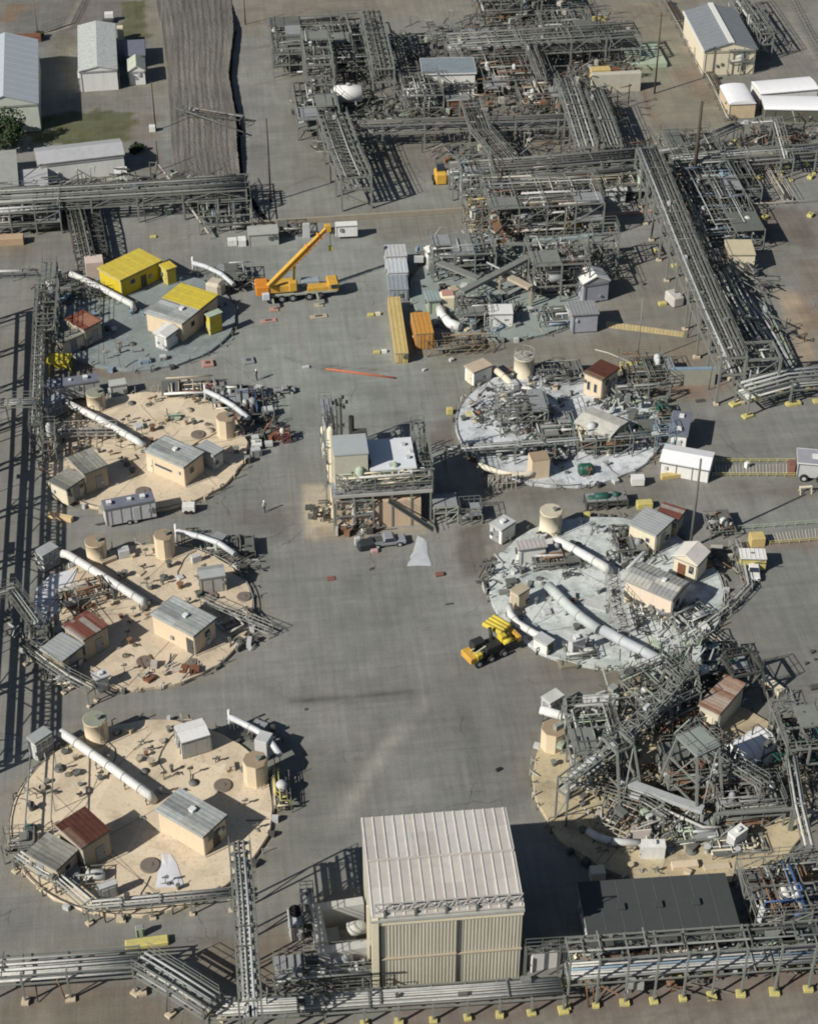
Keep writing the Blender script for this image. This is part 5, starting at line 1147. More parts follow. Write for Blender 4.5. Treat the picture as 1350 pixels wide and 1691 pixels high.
frame('valve_cluster', 'pipework to the right of the deep red rusted roof', (1035, 650), 5.5, 6, [2.2], 2, 2, rr_, 50, 2, col=.1, z0=.1, pmats=[PIPEG, STEEL, PIPED, PIPER], deck=.1)
frame('valve_cluster', 'rust coloured scrap frames beside the grey roofed cabin', (1085, 700), 1.8, 3, [1.4], 1, 2, rr_, 20, 1, col=.08, rail=False, pmats=[PIPER, RUST, GREEN])
rack('front_pipe_bridge', 'long straight pipe bridge crossing the front of the pale blue-grey tank', [(735, 742), (850, 734), (980, 724), (1080, 716)], 1.2, [3.0], 6.0, [(-.3, 3, .1, PIPEG), (.2, 3, .12, PIPEL)], rail=False, mat=GALV, post=.14)
rack('flat_beam_bridge', 'flat grey beam bridge right of the red rusted roof', [(1018, 640), (1070, 637), (1105, 634)], .9, [2.5], 3.2, [(0, 2.5, .14, PIPEG)], rail=False, mat=GALV, post=.18)
frame('lattice_screen', 'fine lattice screen below the cream rim duct', (806, 812), 3.4, .5, [1.1, 2.1], 6, 1, rr_, 4, 0, col=.06, rail=False, deck=0, mat=CONC)
block('pink_dish', 'red and yellow float on the left of the pale blue-grey tank', 'float', (778, 684), (1.3, .7, .35), PALEY, z0=.4, extra=lambda t, at, U, V: MB().lathe(at(1, 0, 0).x, at(1, 0, 0).y, .4, [(.35, 0), (.35, .4), (.02, .45)], 12).out('cap', RED, t))
block('yellow_post_box', 'pale yellow box on the asphalt at the left rim of the pale blue-grey tank', 'box', (742, 683), (.8, .6, .9), PALEY)
# marquee and cabin
t_, Q_, a_, b_ = hut('white_marquee', 'white marquee tent beside the grey roofed cabin', 'tent', (1098, 733), (1088, 762), (1174, 768), 2.0, z0=0, wall=WHITE, roof=M('white_canvas', (0.74, 0.74, 0.76), .7, 0, .12), ribs=False, oh=.1, gable=.5, ridge='v', skip_door=True, win=[])
for k in range(4):
    u_ = (Q_(0, 0, 0) - Q_(1, 0, 0)); v_ = (Q_(0, 1, 0) - Q_(0, 0, 0)); m_ = MB(); m_.obox(Q_(.04, b_ * (.02 + .32 * k), 1), u_ * .05, v_ * .05, Zv * 1.0); m_.out('seam', PSTEEL, t_)
t_, Q_, a_, b_ = hut('grey_roof_cabin', 'white cabin with a dark grey roof and two white skylights', 'cabin', (1111, 677), (1103, 716), (1136, 717), 3.0, z0=0, wall=WHITE, roof=ROOFB, ribs=False, door=(1, .5), doormat=LGREY)
for f in (.25, .78):
    m_ = MB(); u_ = (Q_(0, 0, 0) - Q_(1, 0, 0)); v_ = (Q_(0, 1, 0) - Q_(0, 0, 0)); m_.obox(Q_(a_ * f, b_ * .5, 3.12), u_ * .3, v_ * .3, Zv * .12); m_.out('skylight', WHITE, t_)
block('yellow_bench', 'yellow timber rack at the foot of the marquee', 'rack', (1112, 788), (3.4, .7, .6), OCHRE, rz=.1)
frame('blue_scaffold', 'blue-grey scaffold at the left end of the marquee', (1082, 752), 2.2, 2.4, [1.8, 3.0], 1, 1, rr_, 8, 0, col=.1, mat=PALEB)

# ---- R1 area
hut('white_box_house', 'square white box house with a small dark vent in front of the steel tangle', 'hut', (806, 502), (808, 518), (847, 516), 2.3, z0=.2, wall=WHITE, roof=WHITE, ribs=False, oh=.04, door=(0, .5), doormat=MGREY)
hut('dome_roof_house', 'long house with a white rounded roof at the right of the steel tangle', 'hut', (936, 498), (944, 520), (985, 505), 3.0, z0=.2, wall=M('shaded_blue_wall', (0.3, 0.31, 0.36), .7), roof=MGREY, ribs=True, door=(0, .5))  # long wall in shadow: its blue-grey shade is put into the wall colour
hut('white_dome_roof', 'rounded white roofed hut behind the long house with shade-blue walls', 'hut', (948, 450), (962, 470), (1002, 455), 3.2, z0=.2, wall=M('shaded_blue_wall', (0.3, 0.31, 0.36)), roof=WHITE, gable=1.0, ridge='u', ribs=False, skip_door=True)
hut('white_gear_house', 'white gear house behind the stacked grey containers', 'hut', (699, 409), (706, 418), (735, 410), 3.2, z0=.1, wall=WHITE, roof=WHITE, ribs=False, gable=.4, door=(0, .5), doormat=LGREY)
block('cream_cask', 'cream cask standing beside the orange container', 'cask', (738, 512), (2.3, 1.9, 2.8), CREAM, bevel=.3, extra=lambda t, at, U, V: [MB().obox(at(0, 0, 2.86), U * .8, V * .7, Zv * .08).out('lid', PINK, t)])
duct('white_elbow', 'short white elbow duct at the foot of the cream cask', [(727, 510, 1.0), (730, 522, 1.0), (742, 534, 1.0), (760, 540, 1.0)], .7, WHITE, ())
def container(A, B, C_, h, label, mat, n=9, name='shipping_container', cat='container', step=0):
    t, Q, a, b = hut(name, label, cat, A, B, C_, h, wall=mat, roof=mat, z0=.05, ribs=True, oh=.02, skip_door=True, ribstep=.6)
    u_ = (Q(0, 0, 0) - Q(1, 0, 0)); v_ = (Q(0, 1, 0) - Q(0, 0, 0))
    m_ = MB(); k = .3
    while k < a: m_.obox(Q(k, b + .02, h / 2), u_ * .08, v_ * .05, Zv * (h / 2 - .2)); m_.obox(Q(k, -.02, h / 2), u_ * .08, v_ * .05, Zv * (h / 2 - .2)); k += .55
    m_.out('corrugation', mat, t)
    for s in (.27, .73):
        d = MB(); d.obox(Q(-.01, b * s, h / 2), u_ * .03, v_ * b * .2, Zv * (h / 2 - .2)); dd = d.out('door', mat, t)
        MB().beam(Q(-.08, b * s, .3), Q(-.08, b * s, h - .3), .05).out('lock_rod', PSTEEL, dd)
    return t
container((640, 490), (653, 583), (674, 582), 1.7, 'long ochre container lying beside the orange container', OCHRE)
container((678, 516), (686, 551), (716, 549), 2.6, 'orange container with a grid front right of the long ochre container', ORANGE)
container((634, 404), (637, 423), (672, 421), 2.9, 'pale grey container at the back of the row', LGREY)
container((638, 428), (641, 450), (674, 448), 2.4, 'white and grey container in the middle of the row', M('white_grey', (0.5, 0.52, 0.55), .6, 0, .5, (0.3, 0.32, 0.34), 2))
container((639, 452), (642, 478), (674, 475), 2.0, 'blue-grey container just behind the ochre one', M('dull_blue_grey', (.27, .3, .33), .65, 0, .6, (.18, .2, .21), 1.5))
hut('green_gear_shed', 'grey-green shed between the orange container and the cask', 'shed', (700, 480), (706, 497), (728, 492), 2.6, z0=0, wall=PALEGREEN, roof=M('sage', (0.26, 0.32, 0.32), .8), skip_door=True)
brn = [PIPEG, STEEL, PIPER, PIPED, GALV, LGREY, CONC, M('grey_lagging', (0.36, 0.36, 0.33), .8)]
frame('process_unit', 'tall process frame full of pipes at the back of the steel tangle', (808, 405), 17, 10, [3.2, 6.0], 4, 3, rr_, 190, 8, deck=.22, pmats=brn, col=.18)
frame('process_unit', 'process frame in the middle of the steel tangle', (878, 505), 8, 8, [3, 6.4], 2, 2, rr_, 110, 5, deck=.15, pmats=brn + [DSTEEL], col=.2)
frame('process_unit', 'low process frame at the left of the steel tangle', (715, 470), 9, 6, [2.8, 4.6], 3, 2, rr_, 90, 3, deck=.35, pmats=[PIPEG, STEEL, GALV, PALEB, LGREY], col=.18)
frame('process_unit', 'brown timber-coloured frame left of the tall back frame', (770, 395), 4.5, 5, [3, 5], 2, 1, rr_, 60, 3, pmats=[PIPER, WOOD, CONC, OCHRE], col=.16)
frame('valve_cluster', 'pale pipework in front of the long house with shade-blue walls', (890, 545), 6, 4, [1.2], 3, 1, rr_, 50, 1, col=.08, rail=False, pmats=[PALEB, LGREY, STEEL, PIPEG])
frame('valve_cluster', 'pipework between the cask and the white box house', (758, 545), 4.5, 5, [2.2], 2, 2, rr_, 50, 2, col=.1, pmats=[GALV, LGREY, WHITE, STEEL, DSTEEL])
frame('scaffold', 'thin brown scaffold poles in front of the orange container', (705, 590), 9, 3.4, [1.5], 7, 2, rr_, 22, 0, col=.05, rail=False, deck=0, mat=WOOD, pmats=[WOOD, STEEL])
def bigbeam(label, pts, w_, h_, mat, supx=(0, 1), name='box_girder'):
    W = [P(x, y, z) for x, y, z in pts]; t = thing(name, label, 'girder', (W[0].x, W[0].y, 0))
    for p, q in zip(W, W[1:]): MB().beam(p, q, w_, h_).out('girder', mat, t)
    for f in supx:
        p = W[0].lerp(W[-1], f); MB().beam((p.x, p.y, 0), p, .25).out('support', mat, t)
    return t
bigbeam('wide grey girder rising to the right over the steel tangle', [(762, 482, 4.5), (872, 425, 4.5)], 1.0, .5, GALV)
bigbeam('tan girder sloping down to the right inside the steel tangle', [(825, 450, 3.5), (876, 475, 3.5)], 1.1, .4, TAND)
bigbeam('grey girder sloping from the white gear house towards the tangle', [(712, 428, 3.5), (790, 460, 3.2)], 1.1, .35, GALV)
bigbeam('long pale girder across the front of the tall process frame', [(880, 397, 4.2), (995, 388, 4.2)], .9, .4, M('sage', (0.26, 0.32, 0.32)))
bigbeam('second long girder behind the rounded white roof', [(835, 402, 4.5), (990, 405, 4.5)], .5, .3, GALV)
bigbeam('brown sloping duct at the left of the tall process frame', [(815, 355, 3.5), (828, 398, 3.5)], 1.2, .5, PIPER, (0,))
frame('side_gantry', 'tall open gantry casting looped shadows at the right of the tangle', (975, 452), 3.8, 3.0, [3.5, 6.5], 1, 1, rr_, 8, 0, deck=0, col=.2)
block('yellow_machine', 'small yellow machine inside the back of the steel tangle', 'machine', (945, 372), (1.9, 1.2, 1.2), YELLOW, extra=lambda t, at, U, V: MB().beam(at(-.8, 0, 1.2), at(-1.1, 0, 2.4), .3).out('mast', YELLOW, t))
# ================================================================== BIG BUILDINGS AND BRIDGES
rb_ = random.Random(77)
# ---- main hall
t_, Q_, a_, b_ = hut('process_hall', 'tall cream hall with a ribbed pinkish white roof, nearest the camera', 'building', (595, 1352), (612, 1517), (866, 1499), 10.0, wall=WALLP, roof=ROOFW, gable=.35, ridge='v', ribs=True, ribstep=.93, oh=.12, skip_door=True, rt=.18, ribmat=M('bright_seam', (0.66, 0.64, 0.6), .5, 0, .3))
u_ = (Q_(0, 0, 0) - Q_(1, 0, 0)); v_ = (Q_(0, 1, 0) - Q_(0, 0, 0)); HB = 10.0
CLAD = M('cladding_rib', (0.475, 0.455, 0.38), .7, 0, .2)
m_ = MB(); k = .35
while k < b_ - .2: m_.obox(Q_(.1, k, HB / 2 - .2), u_ * .025, v_ * .035, Zv * (HB / 2 - .35)); k += .31
m_.out('cladding_rib', CLAD, t_)
m_ = MB(); k = .35
while k < a_ - .2: m_.obox(Q_(k, b_ - .08, HB / 2 - .2), v_ * .05, u_ * .05, Zv * (HB / 2 - .35)); k += .31
m_.out('cladding_rib', CLAD, t_)
for z, hh in ((4.3, .07), (9.15, .16)):
    m_ = MB(); m_.obox(Q_(-.0, b_ / 2, z), u_ * .1, v_ * (b_ / 2 - .05), Zv * hh); m_.out('girt', TAND if z < 5 else CREAM, t_)
for f, wd in ((.565, .05), (.055, .07)):
    m_ = MB(); m_.obox(Q_(-.02, b_ * f, HB / 2 - .5), u_ * .09, v_ * wd, Zv * (HB / 2 - .6)); m_.out('downpipe', DSTEEL, t_)
m_ = MB(); m_.obox(Q_(-.14, b_ / 2, HB - .28), u_ * .13, v_ * b_ / 2, Zv * .14); m_.out('gutter', PSTEEL, t_)
m_ = MB(); m_.obox(Q_(.1, .35, HB / 2), u_ * .35, v_ * .3, Zv * (HB / 2 - .05)); m_.out('corner_pier', CREAM, t_)
tr = MB(); z1, z2 = HB + .25, HB + 1.35
for z in (z1, z2): tr.beam(Q_(.35, .4, z), Q_(.35, b_ - .1, z), .09)
n_ = 22
for i in range(n_):
    p, q = .4 + (b_ - .5) * i / n_, .4 + (b_ - .5) * (i + 1) / n_
    tr.beam(Q_(.35, p, z1 if i % 2 else z2), Q_(.35, q, z2 if i % 2 else z1), .07)
    if i % 2 == 0: tr.beam(Q_(.35, p, HB - .1), Q_(.35, p, z2), .09); tr.beam(Q_(.35, p, z2), Q_(1.3, p, HB + .15), .05)
tr.out('roof_edge_truss', M('pale_truss', (0.4, 0.39, 0.36), .6), t_)
for k in range(5):
    m_ = MB(); m_.obox(Q_(.2, b_ * (.09 + .2 * k), HB + .05), u_ * .25, v_ * .1, Zv * .4); m_.out('truss_bracket', STEEL, t_)
m_ = MB(); m_.obox(Q_(a_ * .52, b_ / 2, HB + .55), u_ * .1, v_ * (b_ / 2 - .1), Zv * .04); m_.out('ridge_cap', ROOFW, t_)
m_ = MB(); m_.obox(Q_(2.2, -.12, 4.6), u_ * .12, v_ * .12, Zv * 4.4); m_.out('downpipe', CREAM, t_)
# ---- black roofed building
t_, Q_, a_, b_ = hut('low_building', 'long low building with a flat charcoal black roof, half in the shadow of the hall', 'building', (953, 1457), (972, 1552), (1222, 1530), 3.5, wall=WHITE, roof=ROOFD, ribs=False, oh=.25, door=(0, .12), doormat=DSTEEL, rt=.25)
m_ = MB(); u_ = (Q_(0, 0, 0) - Q_(1, 0, 0)); v_ = (Q_(0, 1, 0) - Q_(0, 0, 0)); k = .4
while k < b_ - .3: m_.obox(Q_(.2, k, 1.6), u_ * .05, v_ * .05, Zv * 1.5); k += .35
m_.out('cladding_rib', LGREY, t_)
for k in range(1, 8):
    m_ = MB(); m_.obox(Q_(a_ / 2, b_ * k / 8, 3.51), u_ * (a_ / 2 - .05), v_ * .04, Zv * .012); m_.out('roof_seam', M('roof_seam', (.09, .095, .1), .8), t_)
for k in range(3):
    m_ = MB(); m_.obox(Q_(a_ * .5, b_ * (.25 + .25 * k), 3.6), u_ * .35, v_ * .35, Zv * .18); m_.out('roof_vent', ROOFD, t_)
block('roof_box', 'pale box on the ground behind the corner of the charcoal roof', 'box', (985, 1452), (1.4, 1.1, 1.4), CREAM)
hut('ribbed_white_shed', 'white ribbed shed right against the front corner of the tall hall', 'shed', (872, 1560), (877, 1574), (927, 1570), 3.0, wall=WHITE, roof=DSTEEL, ribs=False, door=(0, .5), doormat=WHITE)
# ---- walled pit and cooler left of the hall
def walled_pit():
    A = P(511, 1494, 3.2); B = P(527, 1577, 3.2); Cc = P(618, 1570, 3.2)
    u = (B - A); u.z = 0; Lu = u.length; u.normalize(); v = Vector((-u.y, u.x, 0)); Lv = (Cc - B).dot(v)
    t = thing('walled_pit', 'open concrete walled enclosure at the left side of the tall hall', 'enclosure', (B.x, B.y, 0), 0)
    def Q(du, dv, z): return Vector((B.x, B.y, 0)) - u * du + v * dv + Zv * z
    for (a0, a1, b0, b1) in ((0, Lu, 0, 1.0), (0, .9, 1.0, Lv), (Lu - .9, Lu, 1.0, Lv)):
        MB().obox(Q((a0 + a1) / 2, (b0 + b1) / 2, 1.6), u * (a1 - a0) / 2, v * (b1 - b0) / 2, Zv * 1.6).out('wall', M('light_concrete', (0.42, 0.42, 0.4), .9, 0, .4), t)
    MB().obox(Q(Lu / 2, Lv / 2, .1), u * (Lu / 2 - .95), v * (Lv / 2 - 1.02), Zv * .05).out('floor', CONC, t)
    p, q = Q(Lu * .55, Lv * .6, 1.9), Q(Lu * .6, Lv * .98, 1.9); MB().tube([p, p.lerp(q, .12), p.lerp(q, .9), q], .7, 14, rs=[.3, .7, .7, .3]).out('drum', PIPEW, t)
    p = Q(Lu * .35, Lv * .25, 0.1); MB().tube([p, p + Vector((1.2, -.6, .5)), p + Vector((2.0, -1.0, .9))], .15, 8).out('hose', PIPEW, t)
    p = Q(Lu * .6, Lv * .35, .15); MB().obox(p + Zv * .6, u * .8, v * .6, Zv * .6).out('pump', MGREY, t)
walled_pit()
t_, Q_, a_, b_ = hut('cooling_unit', 'pale cooling unit with two black fan holes on top, left of the concrete enclosure', 'cooling unit', (474, 1501), (478, 1530), (500, 1528), 2.2, wall=M('pale_casing', (0.5, 0.47, 0.44), .7), roof=LGREY, ribs=False, oh=.03, door=(0, .5), doormat=LGREY)
for k in (.72, .93):
    p = Q_(a_ * k * .95, b_ * .55, 2.21); MB().lathe(p.x, p.y, p.z, [(.52, 0), (.52, .1), (.44, .11), (.44, .02), (.02, .03)], 18).out('fan', BLACK, t_)
frame('valve_cluster', 'small pipe stand between the cooling unit and the concrete enclosure', (502, 1560), 1.2, 4, [2.0, 3.0], 1, 2, rb_, 22, 0, col=.1, pmats=[PIPED, DSTEEL, STEEL])
frame('open_gantry', 'steel gantry with pipes between the concrete enclosure and the pipe bridge', (506, 1640), 6.2, 2.6, [1.4, 2.4], 3, 1, rb_, 60, 4, col=.18, deck=.25, pmats=[PIPEG, STEEL, PALEB, GALV, LGREY, PIPEW])
frame('open_gantry', 'steel gantry left of the first, over the dirt', (455, 1640), 2.6, 2.4, [2.0], 1, 1, rb_, 20, 1, col=.18, deck=.25)
# ---- south pipe bridges
WH = [PIPEW, PIPEL, PIPEG, PIPEL, PIPEW, GALV]
WD = [PIPEG, PIPEL, STEEL, GALV, PIPED, PIPEG]
rack('pipe_bridge', 'pipe bridge full of white pipes entering at the lower left corner', [(-40, 1600), (110, 1589), (229, 1580)], 2.3, [2.6, 3.8], 5.2, rackpipes(2.3, 2.65, 6, rb_, WH, .1, .16) + rackpipes(2.3, 3.85, 3, rb_, WH, .1, .14), rail=False, foot=CONCT, post=.18, toprails=False)
rack('pipe_bridge', 'slanting pipe bridge section in the lower left, dropping to the right', [(232, 1583), (290, 1618), (348, 1655)], 2.3, [2.6, 3.8], 3.4, rackpipes(2.3, 2.65, 7, rb_, WH, .1, .15) + rackpipes(2.3, 3.85, 3, rb_, WH, .1, .14), rail=True, foot=CONCT, post=.18, mat=GALV)
rack('pipe_bridge', 'low pipe bridge passing in front of the tall hall on yellow feet', [(346, 1667), (470, 1661), (600, 1652), (770, 1641), (928, 1629)], 2.4, [2.0], 2.8, rackpipes(2.4, 2.05, 8, rb_, WH, .09, .15), rail=False, foot=PALEY, post=.2)
tagt = rack('upper_walkway', 'railed walkway above the low pipe bridge left of the tall hall', [(440, 1640), (520, 1634), (612, 1627)], 1.1, [3.0], 5.6, [(0, 4.6, .1, PIPEG)], rail=True, mat=STEEL, post=.14)
rack('tall_pipe_bridge', 'two storey pipe bridge in front of the charcoal roof, on yellow feet', [(938, 1569), (1035, 1562), (1230, 1548), (1400, 1536)], 2.6, [3.2, 6.5], 2.9, rackpipes(2.6, 3.3, 7, rb_, WH + [PALEB], .09, .15) + [(-.7, 6.5, .12, STEEL), (.3, 6.5, .1, PIPEG), (-1.1, 4.8, .08, PIPER)], rail=False, foot=PALEY, post=.17, toprails=False, mat=M('dull_galvanised', (.19, .2, .185), .7), clutter=1.4)
rack('roof_edge_walkway', 'railed walkway along the front edge of the charcoal roof', [(868, 1570), (1035, 1559), (1225, 1546)], .8, [5.0], 3.4, [], rail=True, mat=STEEL, post=.12, lace=1.6)
frame('equipment_row', 'row of white and grey ducts and boxes under the two storey pipe bridge', (945, 1625), 15.5, 2.6, [1.8, 3.0], 7, 1, rb_, 110, 8, col=.1, rail=False, deck=.15, pmats=[PIPEW, PIPEG, LGREY, PIPER, CREAM, STEEL], vmats=[PIPEW, CREAM, LGREY])
frame('equipment_row', 'rusty pump group under the right end of the two storey pipe bridge', (1232, 1618), 7, 3.2, [1.6, 3.0], 3, 1, rb_, 70, 3, col=.1, rail=False, deck=.2, pmats=[RUST, PIPER, PIPEG, CREAM, STEEL, PALEGREEN])
frame('process_unit', 'cluster of pipes and vessels right of the charcoal roof', (1240, 1560), 8, 7, [2.2, 3.8], 3, 2, rb_, 100, 4, col=.12, deck=.25, pmats=[PIPEG, STEEL, PIPER, PIPED, CONC, BLUE, LGREY])
for i, (x, y) in enumerate(((1290, 1500), (1307, 1498))):
    pass
def twin_drums():
    t = thing('twin_drum_unit', 'pair of white rounded drums on a steel stand right of the charcoal roof', 'tank', tuple(P(1297, 1510)), 0)
    p0 = P(1297, 1510)
    for s in (-.55, .55): MB().tube([p0 + Vector((s, -.5, 3.0)), p0 + Vector((s, -.4, 3.0)), p0 + Vector((s, .9, 3.0)), p0 + Vector((s, 1.0, 3.0))], .48, 14, rs=[.3, .48, .48, .3]).out('drum', WHITE, t)
    for s in (-1, 1):
        for q in (-.4, .9): MB().beam(p0 + Vector((s, q, 0)), p0 + Vector((s, q, 2.6)), .12).out('leg', STEEL, t)
    MB().obox(p0 + Vector((0, .2, 2.5)), Vector((1.2, 0, 0)), Vector((0, .9, 0)), Zv * .06).out('platform', BLUE, t)
twin_drums()
hut('dark_shed', 'dark roofed shed at the right edge behind the two storey pipe bridge', 'shed', (1290, 1505), (1300, 1548), (1360, 1543), 2.8, wall=MGREY, roof=DSTEEL, ribs=False, skip_door=True)
# ---- slim pipe tower left of the hall
rack('high_pipe_bridge', 'tall slim pipe bridge running away from the camera left of the hall', [(395, 1392), (403, 1500), (412, 1652)], 1.9, [6.2, 8.6], 4.4, rackpipes(1.9, 6.3, 4, rb_, WH, .08, .13) + rackpipes(1.9, 8.65, 3, rb_, WH, .08, .13) + [(-.6, 7.4, .1, PIPEG), (.4, 7.4, .12, PIPEW)], rail=True, brace=1, lace=1.3, post=.16)
block('yellow_skip', 'long pale yellow crash barrier beside the lower left pipe bridge', 'barrier', (243, 1560), (4.0, 1.0, .55), PALEY, rz=.06, bevel=.1)
# ---- off-frame truss bridge whose lattice shadow falls on the left edge
rack('truss_bridge', 'high lattice truss bridge just beyond the left edge whose shadow stripes the tarmac', [(-52, 455), (-72, 700), (-100, 960), (-128, 1215)], 2.6, [5.2, 8.4], 9.5, [(-.9, 5.3, .22, PIPEG), (.2, 5.3, .3, PIPEG), (.9, 8.5, .2, PIPEG), (-.3, 8.5, .14, PIPEG)], rail=False, brace=1, lace=1.3, post=.36, clutter=.4)
rack('pipe_rack_left', 'slim dark pipe rack running along the left rims of the tanks', [(66, 470), (60, 600), (56, 700)], 1.4, [3.0, 4.6], 6.0, rackpipes(1.4, 3.1, 3, rb_, [PIPEG, PIPEW, STEEL], .08, .14) + [(.2, 4.6, .1, PIPEG)], rail=False, brace=1, lace=1.6, post=.16, mat=STEEL)
rack('crossing_walkway', 'pale pipe walkway entering from the left edge towards the third left tank', [(-20, 667), (60, 664)], 2.0, [5.5], 5.0, rackpipes(2.0, 5.5, 3, rb_, WH, .08, .14), rail=True, mat=GALV, post=.16)
rack('crossing_walkway', 'steel walkway entering from the left edge above the lattice shadow by the second left tank', [(-20, 985), (20, 975), (60, 1030)], 1.6, [5.0], 5.0, rackpipes(1.6, 5.0, 3, rb_, [PIPEG, STEEL], .08, .14), rail=True, mat=STEEL, post=.16, lace=1.2)
rack('crossing_walkway', 'long thin pipe line entering from the left edge beside the grey green tank', [(-20, 448), (60, 446)], 1.2, [1.4], 3.0, rackpipes(1.2, 1.4, 3, rb_, WH, .06, .1), rail=False, mat=GALV, post=.1)
# ---- east pipe bridge
rack('great_pipe_bridge', 'great pipe bridge striding diagonally down the right side', [(1068, 246), (1100, 325), (1140, 425), (1178, 515), (1212, 590)], 3.3, [4.6, 7.2], 6.0, rackpipes(3.3, 4.7, 5, rb_, WD, .08, .16) + rackpipes(3.3, 7.25, 6, rb_, WD + [PIPEW], .08, .17), rail=True, clutter=1.2, brace=1, lace=2.2, post=.28, foot=CONCT)
frame('corner_tower', 'open steel tower at the near end of the great pipe bridge', (1222, 665), 4.6, 4.0, [3.0, 6.6], 1, 1, rb_, 26, 0, col=.3, deck=0, rail=False, pmats=[PIPEW, PIPEL, STEEL])
rack('pipe_bridge', 'low pipe bridge leaving the open steel tower towards the right edge', [(1228, 640), (1300, 620), (1400, 611)], 3.0, [2.2, 3.6], 5.0, rackpipes(3.0, 2.3, 5, rb_, WH, .12, .2) + rackpipes(3.0, 3.7, 3, rb_, WH, .12, .2), rail=False, post=.24, foot=PALEY, footsize=(1.3, .9, .3))
rack('long_ground_pipes', 'bundle of long low pipes lying in the shadow of the great pipe bridge', [(1190, 440), (1215, 490), (1262, 560), (1290, 612)], 4.2, [.8], 5.0, rackpipes(4.2, .9, 5, rb_, [PIPEW, PIPEG, PALEGREEN, PIPEL, PIPED], .14, .26), rail=False, post=.16)
rack('long_ground_pipes', 'outermost low pipe line right of the shadow of the great pipe bridge', [(1258, 500), (1282, 545), (1308, 600)], 1.0, [.9], 4.0, [(-.2, .9, .14, PALEGREEN), (.25, .9, .1, PIPEG)], rail=False, post=.14)
frame('process_unit', 'knot of pipes under the upper half of the great pipe bridge', (1160, 420), 9, 22, [2.0, 3.6], 2, 4, rb_, 140, 6, col=.12, deck=.08, pmats=[PIPEG, STEEL, PIPED, PALEB, PIPEL, DSTEEL], rail=False)
hut('cream_block_house', 'cream block house with a lattice side in the shadow of the great pipe bridge', 'building', (1196, 395), (1203, 420), (1247, 418), 3.2, wall=CREAM, roof=M('cream_roof', (0.5, 0.44, 0.3), .8), ribs=False, oh=.05, door=(0, .75), doormat=CREAM)
frame('valve_cluster', 'white pipes and pallets left of the cream block house', (1182, 452), 4.5, 4, [1.8], 2, 2, rb_, 44, 1, col=.1, rail=False, pmats=[PIPEW, CREAM, PIPED, LGREY])
hut('sign_panel', 'grey green panel wall with a blue-grey top by the great pipe bridge', 'panel', (1106, 606), (1107, 610), (1182, 607), 2.6, wall=M('panel_grey', (0.27, 0.27, 0.23), .8), roof=PALEB, ribs=False, oh=.02, skip_door=True)
block('white_cover_box', 'pale wrapped boxes at the foot of the great pipe bridge', 'box', (1112, 500), (1.8, 2.6, 1.6), M('pale_wrap', (0.45, 0.43, 0.4), .9), rz=.3, bevel=.2)

# ---- central plant
CTR = thing('central_plant', 'central plant building with a dark blue-shaded white roof and pipe galleries', 'building', tuple(P(553, 876)), 0)
def cz(x, y, z): return P(x, y, z)
o_ = P(553, 876); X1 = Vector((1, 0, 0)); Y1 = Vector((0, 1, 0)); WDT = (P(695, 868) - o_).x
m_ = MB(); m_.obox(o_ + Vector((WDT / 2, 3.2, 1.9)), X1 * WDT / 2, Y1 * 3.2, Zv * 1.9); m_.out('base_block', M('tan_block', (0.52, 0.40, 0.29), .85, 0, .4, (0.36, 0.26, 0.17), streak=True), CTR)
A, B, C_ = P(549, 722, 10), P(552, 753, 10), P(607, 749, 10)
tw = (C_ - B).x; td = (A - B).y
m_ = MB(); m_.obox((B.x + tw / 2, B.y + td / 2, 5), X1 * tw / 2, Y1 * td / 2, Zv * 5); m_.out('tower', M('grey_cream_wall', (0.44, 0.43, 0.36), .8, 0, .3, streak=True), CTR)
m_ = MB(); m_.obox((B.x + tw / 2, B.y + td / 2, 10.1), X1 * (tw / 2 + .1), Y1 * (td / 2 + .1), Zv * .1); m_.out('tower_roof', M('grey_roof_felt', (0.34, 0.37, 0.38), .8, 0, .15), CTR)
A2, B2_, C2 = P(607, 729, 7.6), P(611, 778, 7.6), P(689, 779, 7.6)
w2 = (C2 - B2_).x; d2 = (A2 - B2_).y
m_ = MB(); m_.obox((B2_.x + w2 / 2, B2_.y + d2 / 2, 3.8), X1 * (w2 / 2 - .1), Y1 * d2 / 2, Zv * 3.75); m_.out('hall', CREAM, CTR)
m_ = MB(); m_.obox((B2_.x + w2 / 2, B2_.y + d2 / 2, 7.68), X1 * w2 / 2, Y1 * (d2 / 2 + .1), Zv * .1); rf = m_.out('white_roof', M('bright_roof', (0.6, 0.62, 0.65), .6, 0, .1), CTR)
for fx, fy in ((.8, .75), (.85, .3), (.45, .08), (.95, .5)):
    m_ = MB(); m_.box(B2_.x + w2 * fx, B2_.y + d2 * fy, 7.78, .4, .4, .35); m_.out('roof_vent', LGREY, rf)
zg = 5.0
ga, gb = P(548, 822, zg), P(713, 806, zg)
m_ = MB(); m_.obox(((ga.x + gb.x) / 2, ga.y + 1.5, zg), X1 * (gb.x - ga.x) / 2, Y1 * 1.4, Zv * .07); m_.out('gallery_deck', MGREY, CTR)
m_ = MB(); m_.beam((ga.x, ga.y + .05, zg), (gb.x, ga.y + .05, zg), .16, .4); m_.out('gallery_girder', PSTEEL, CTR)
m_ = MB()
for z in (.55, 1.1): m_.beam((ga.x, ga.y + .1, zg + z), (gb.x, ga.y + .1, zg + z), .05); m_.beam((gb.x, ga.y, zg + z), (gb.x, ga.y + 8, zg + z), .05)
for k in range(16): m_.beam((ga.x + (gb.x - ga.x) * k / 15, ga.y + .1, zg), (ga.x + (gb.x - ga.x) * k / 15, ga.y + .1, zg + 1.1), .05)
m_.out('gallery_rail', GALV, CTR)
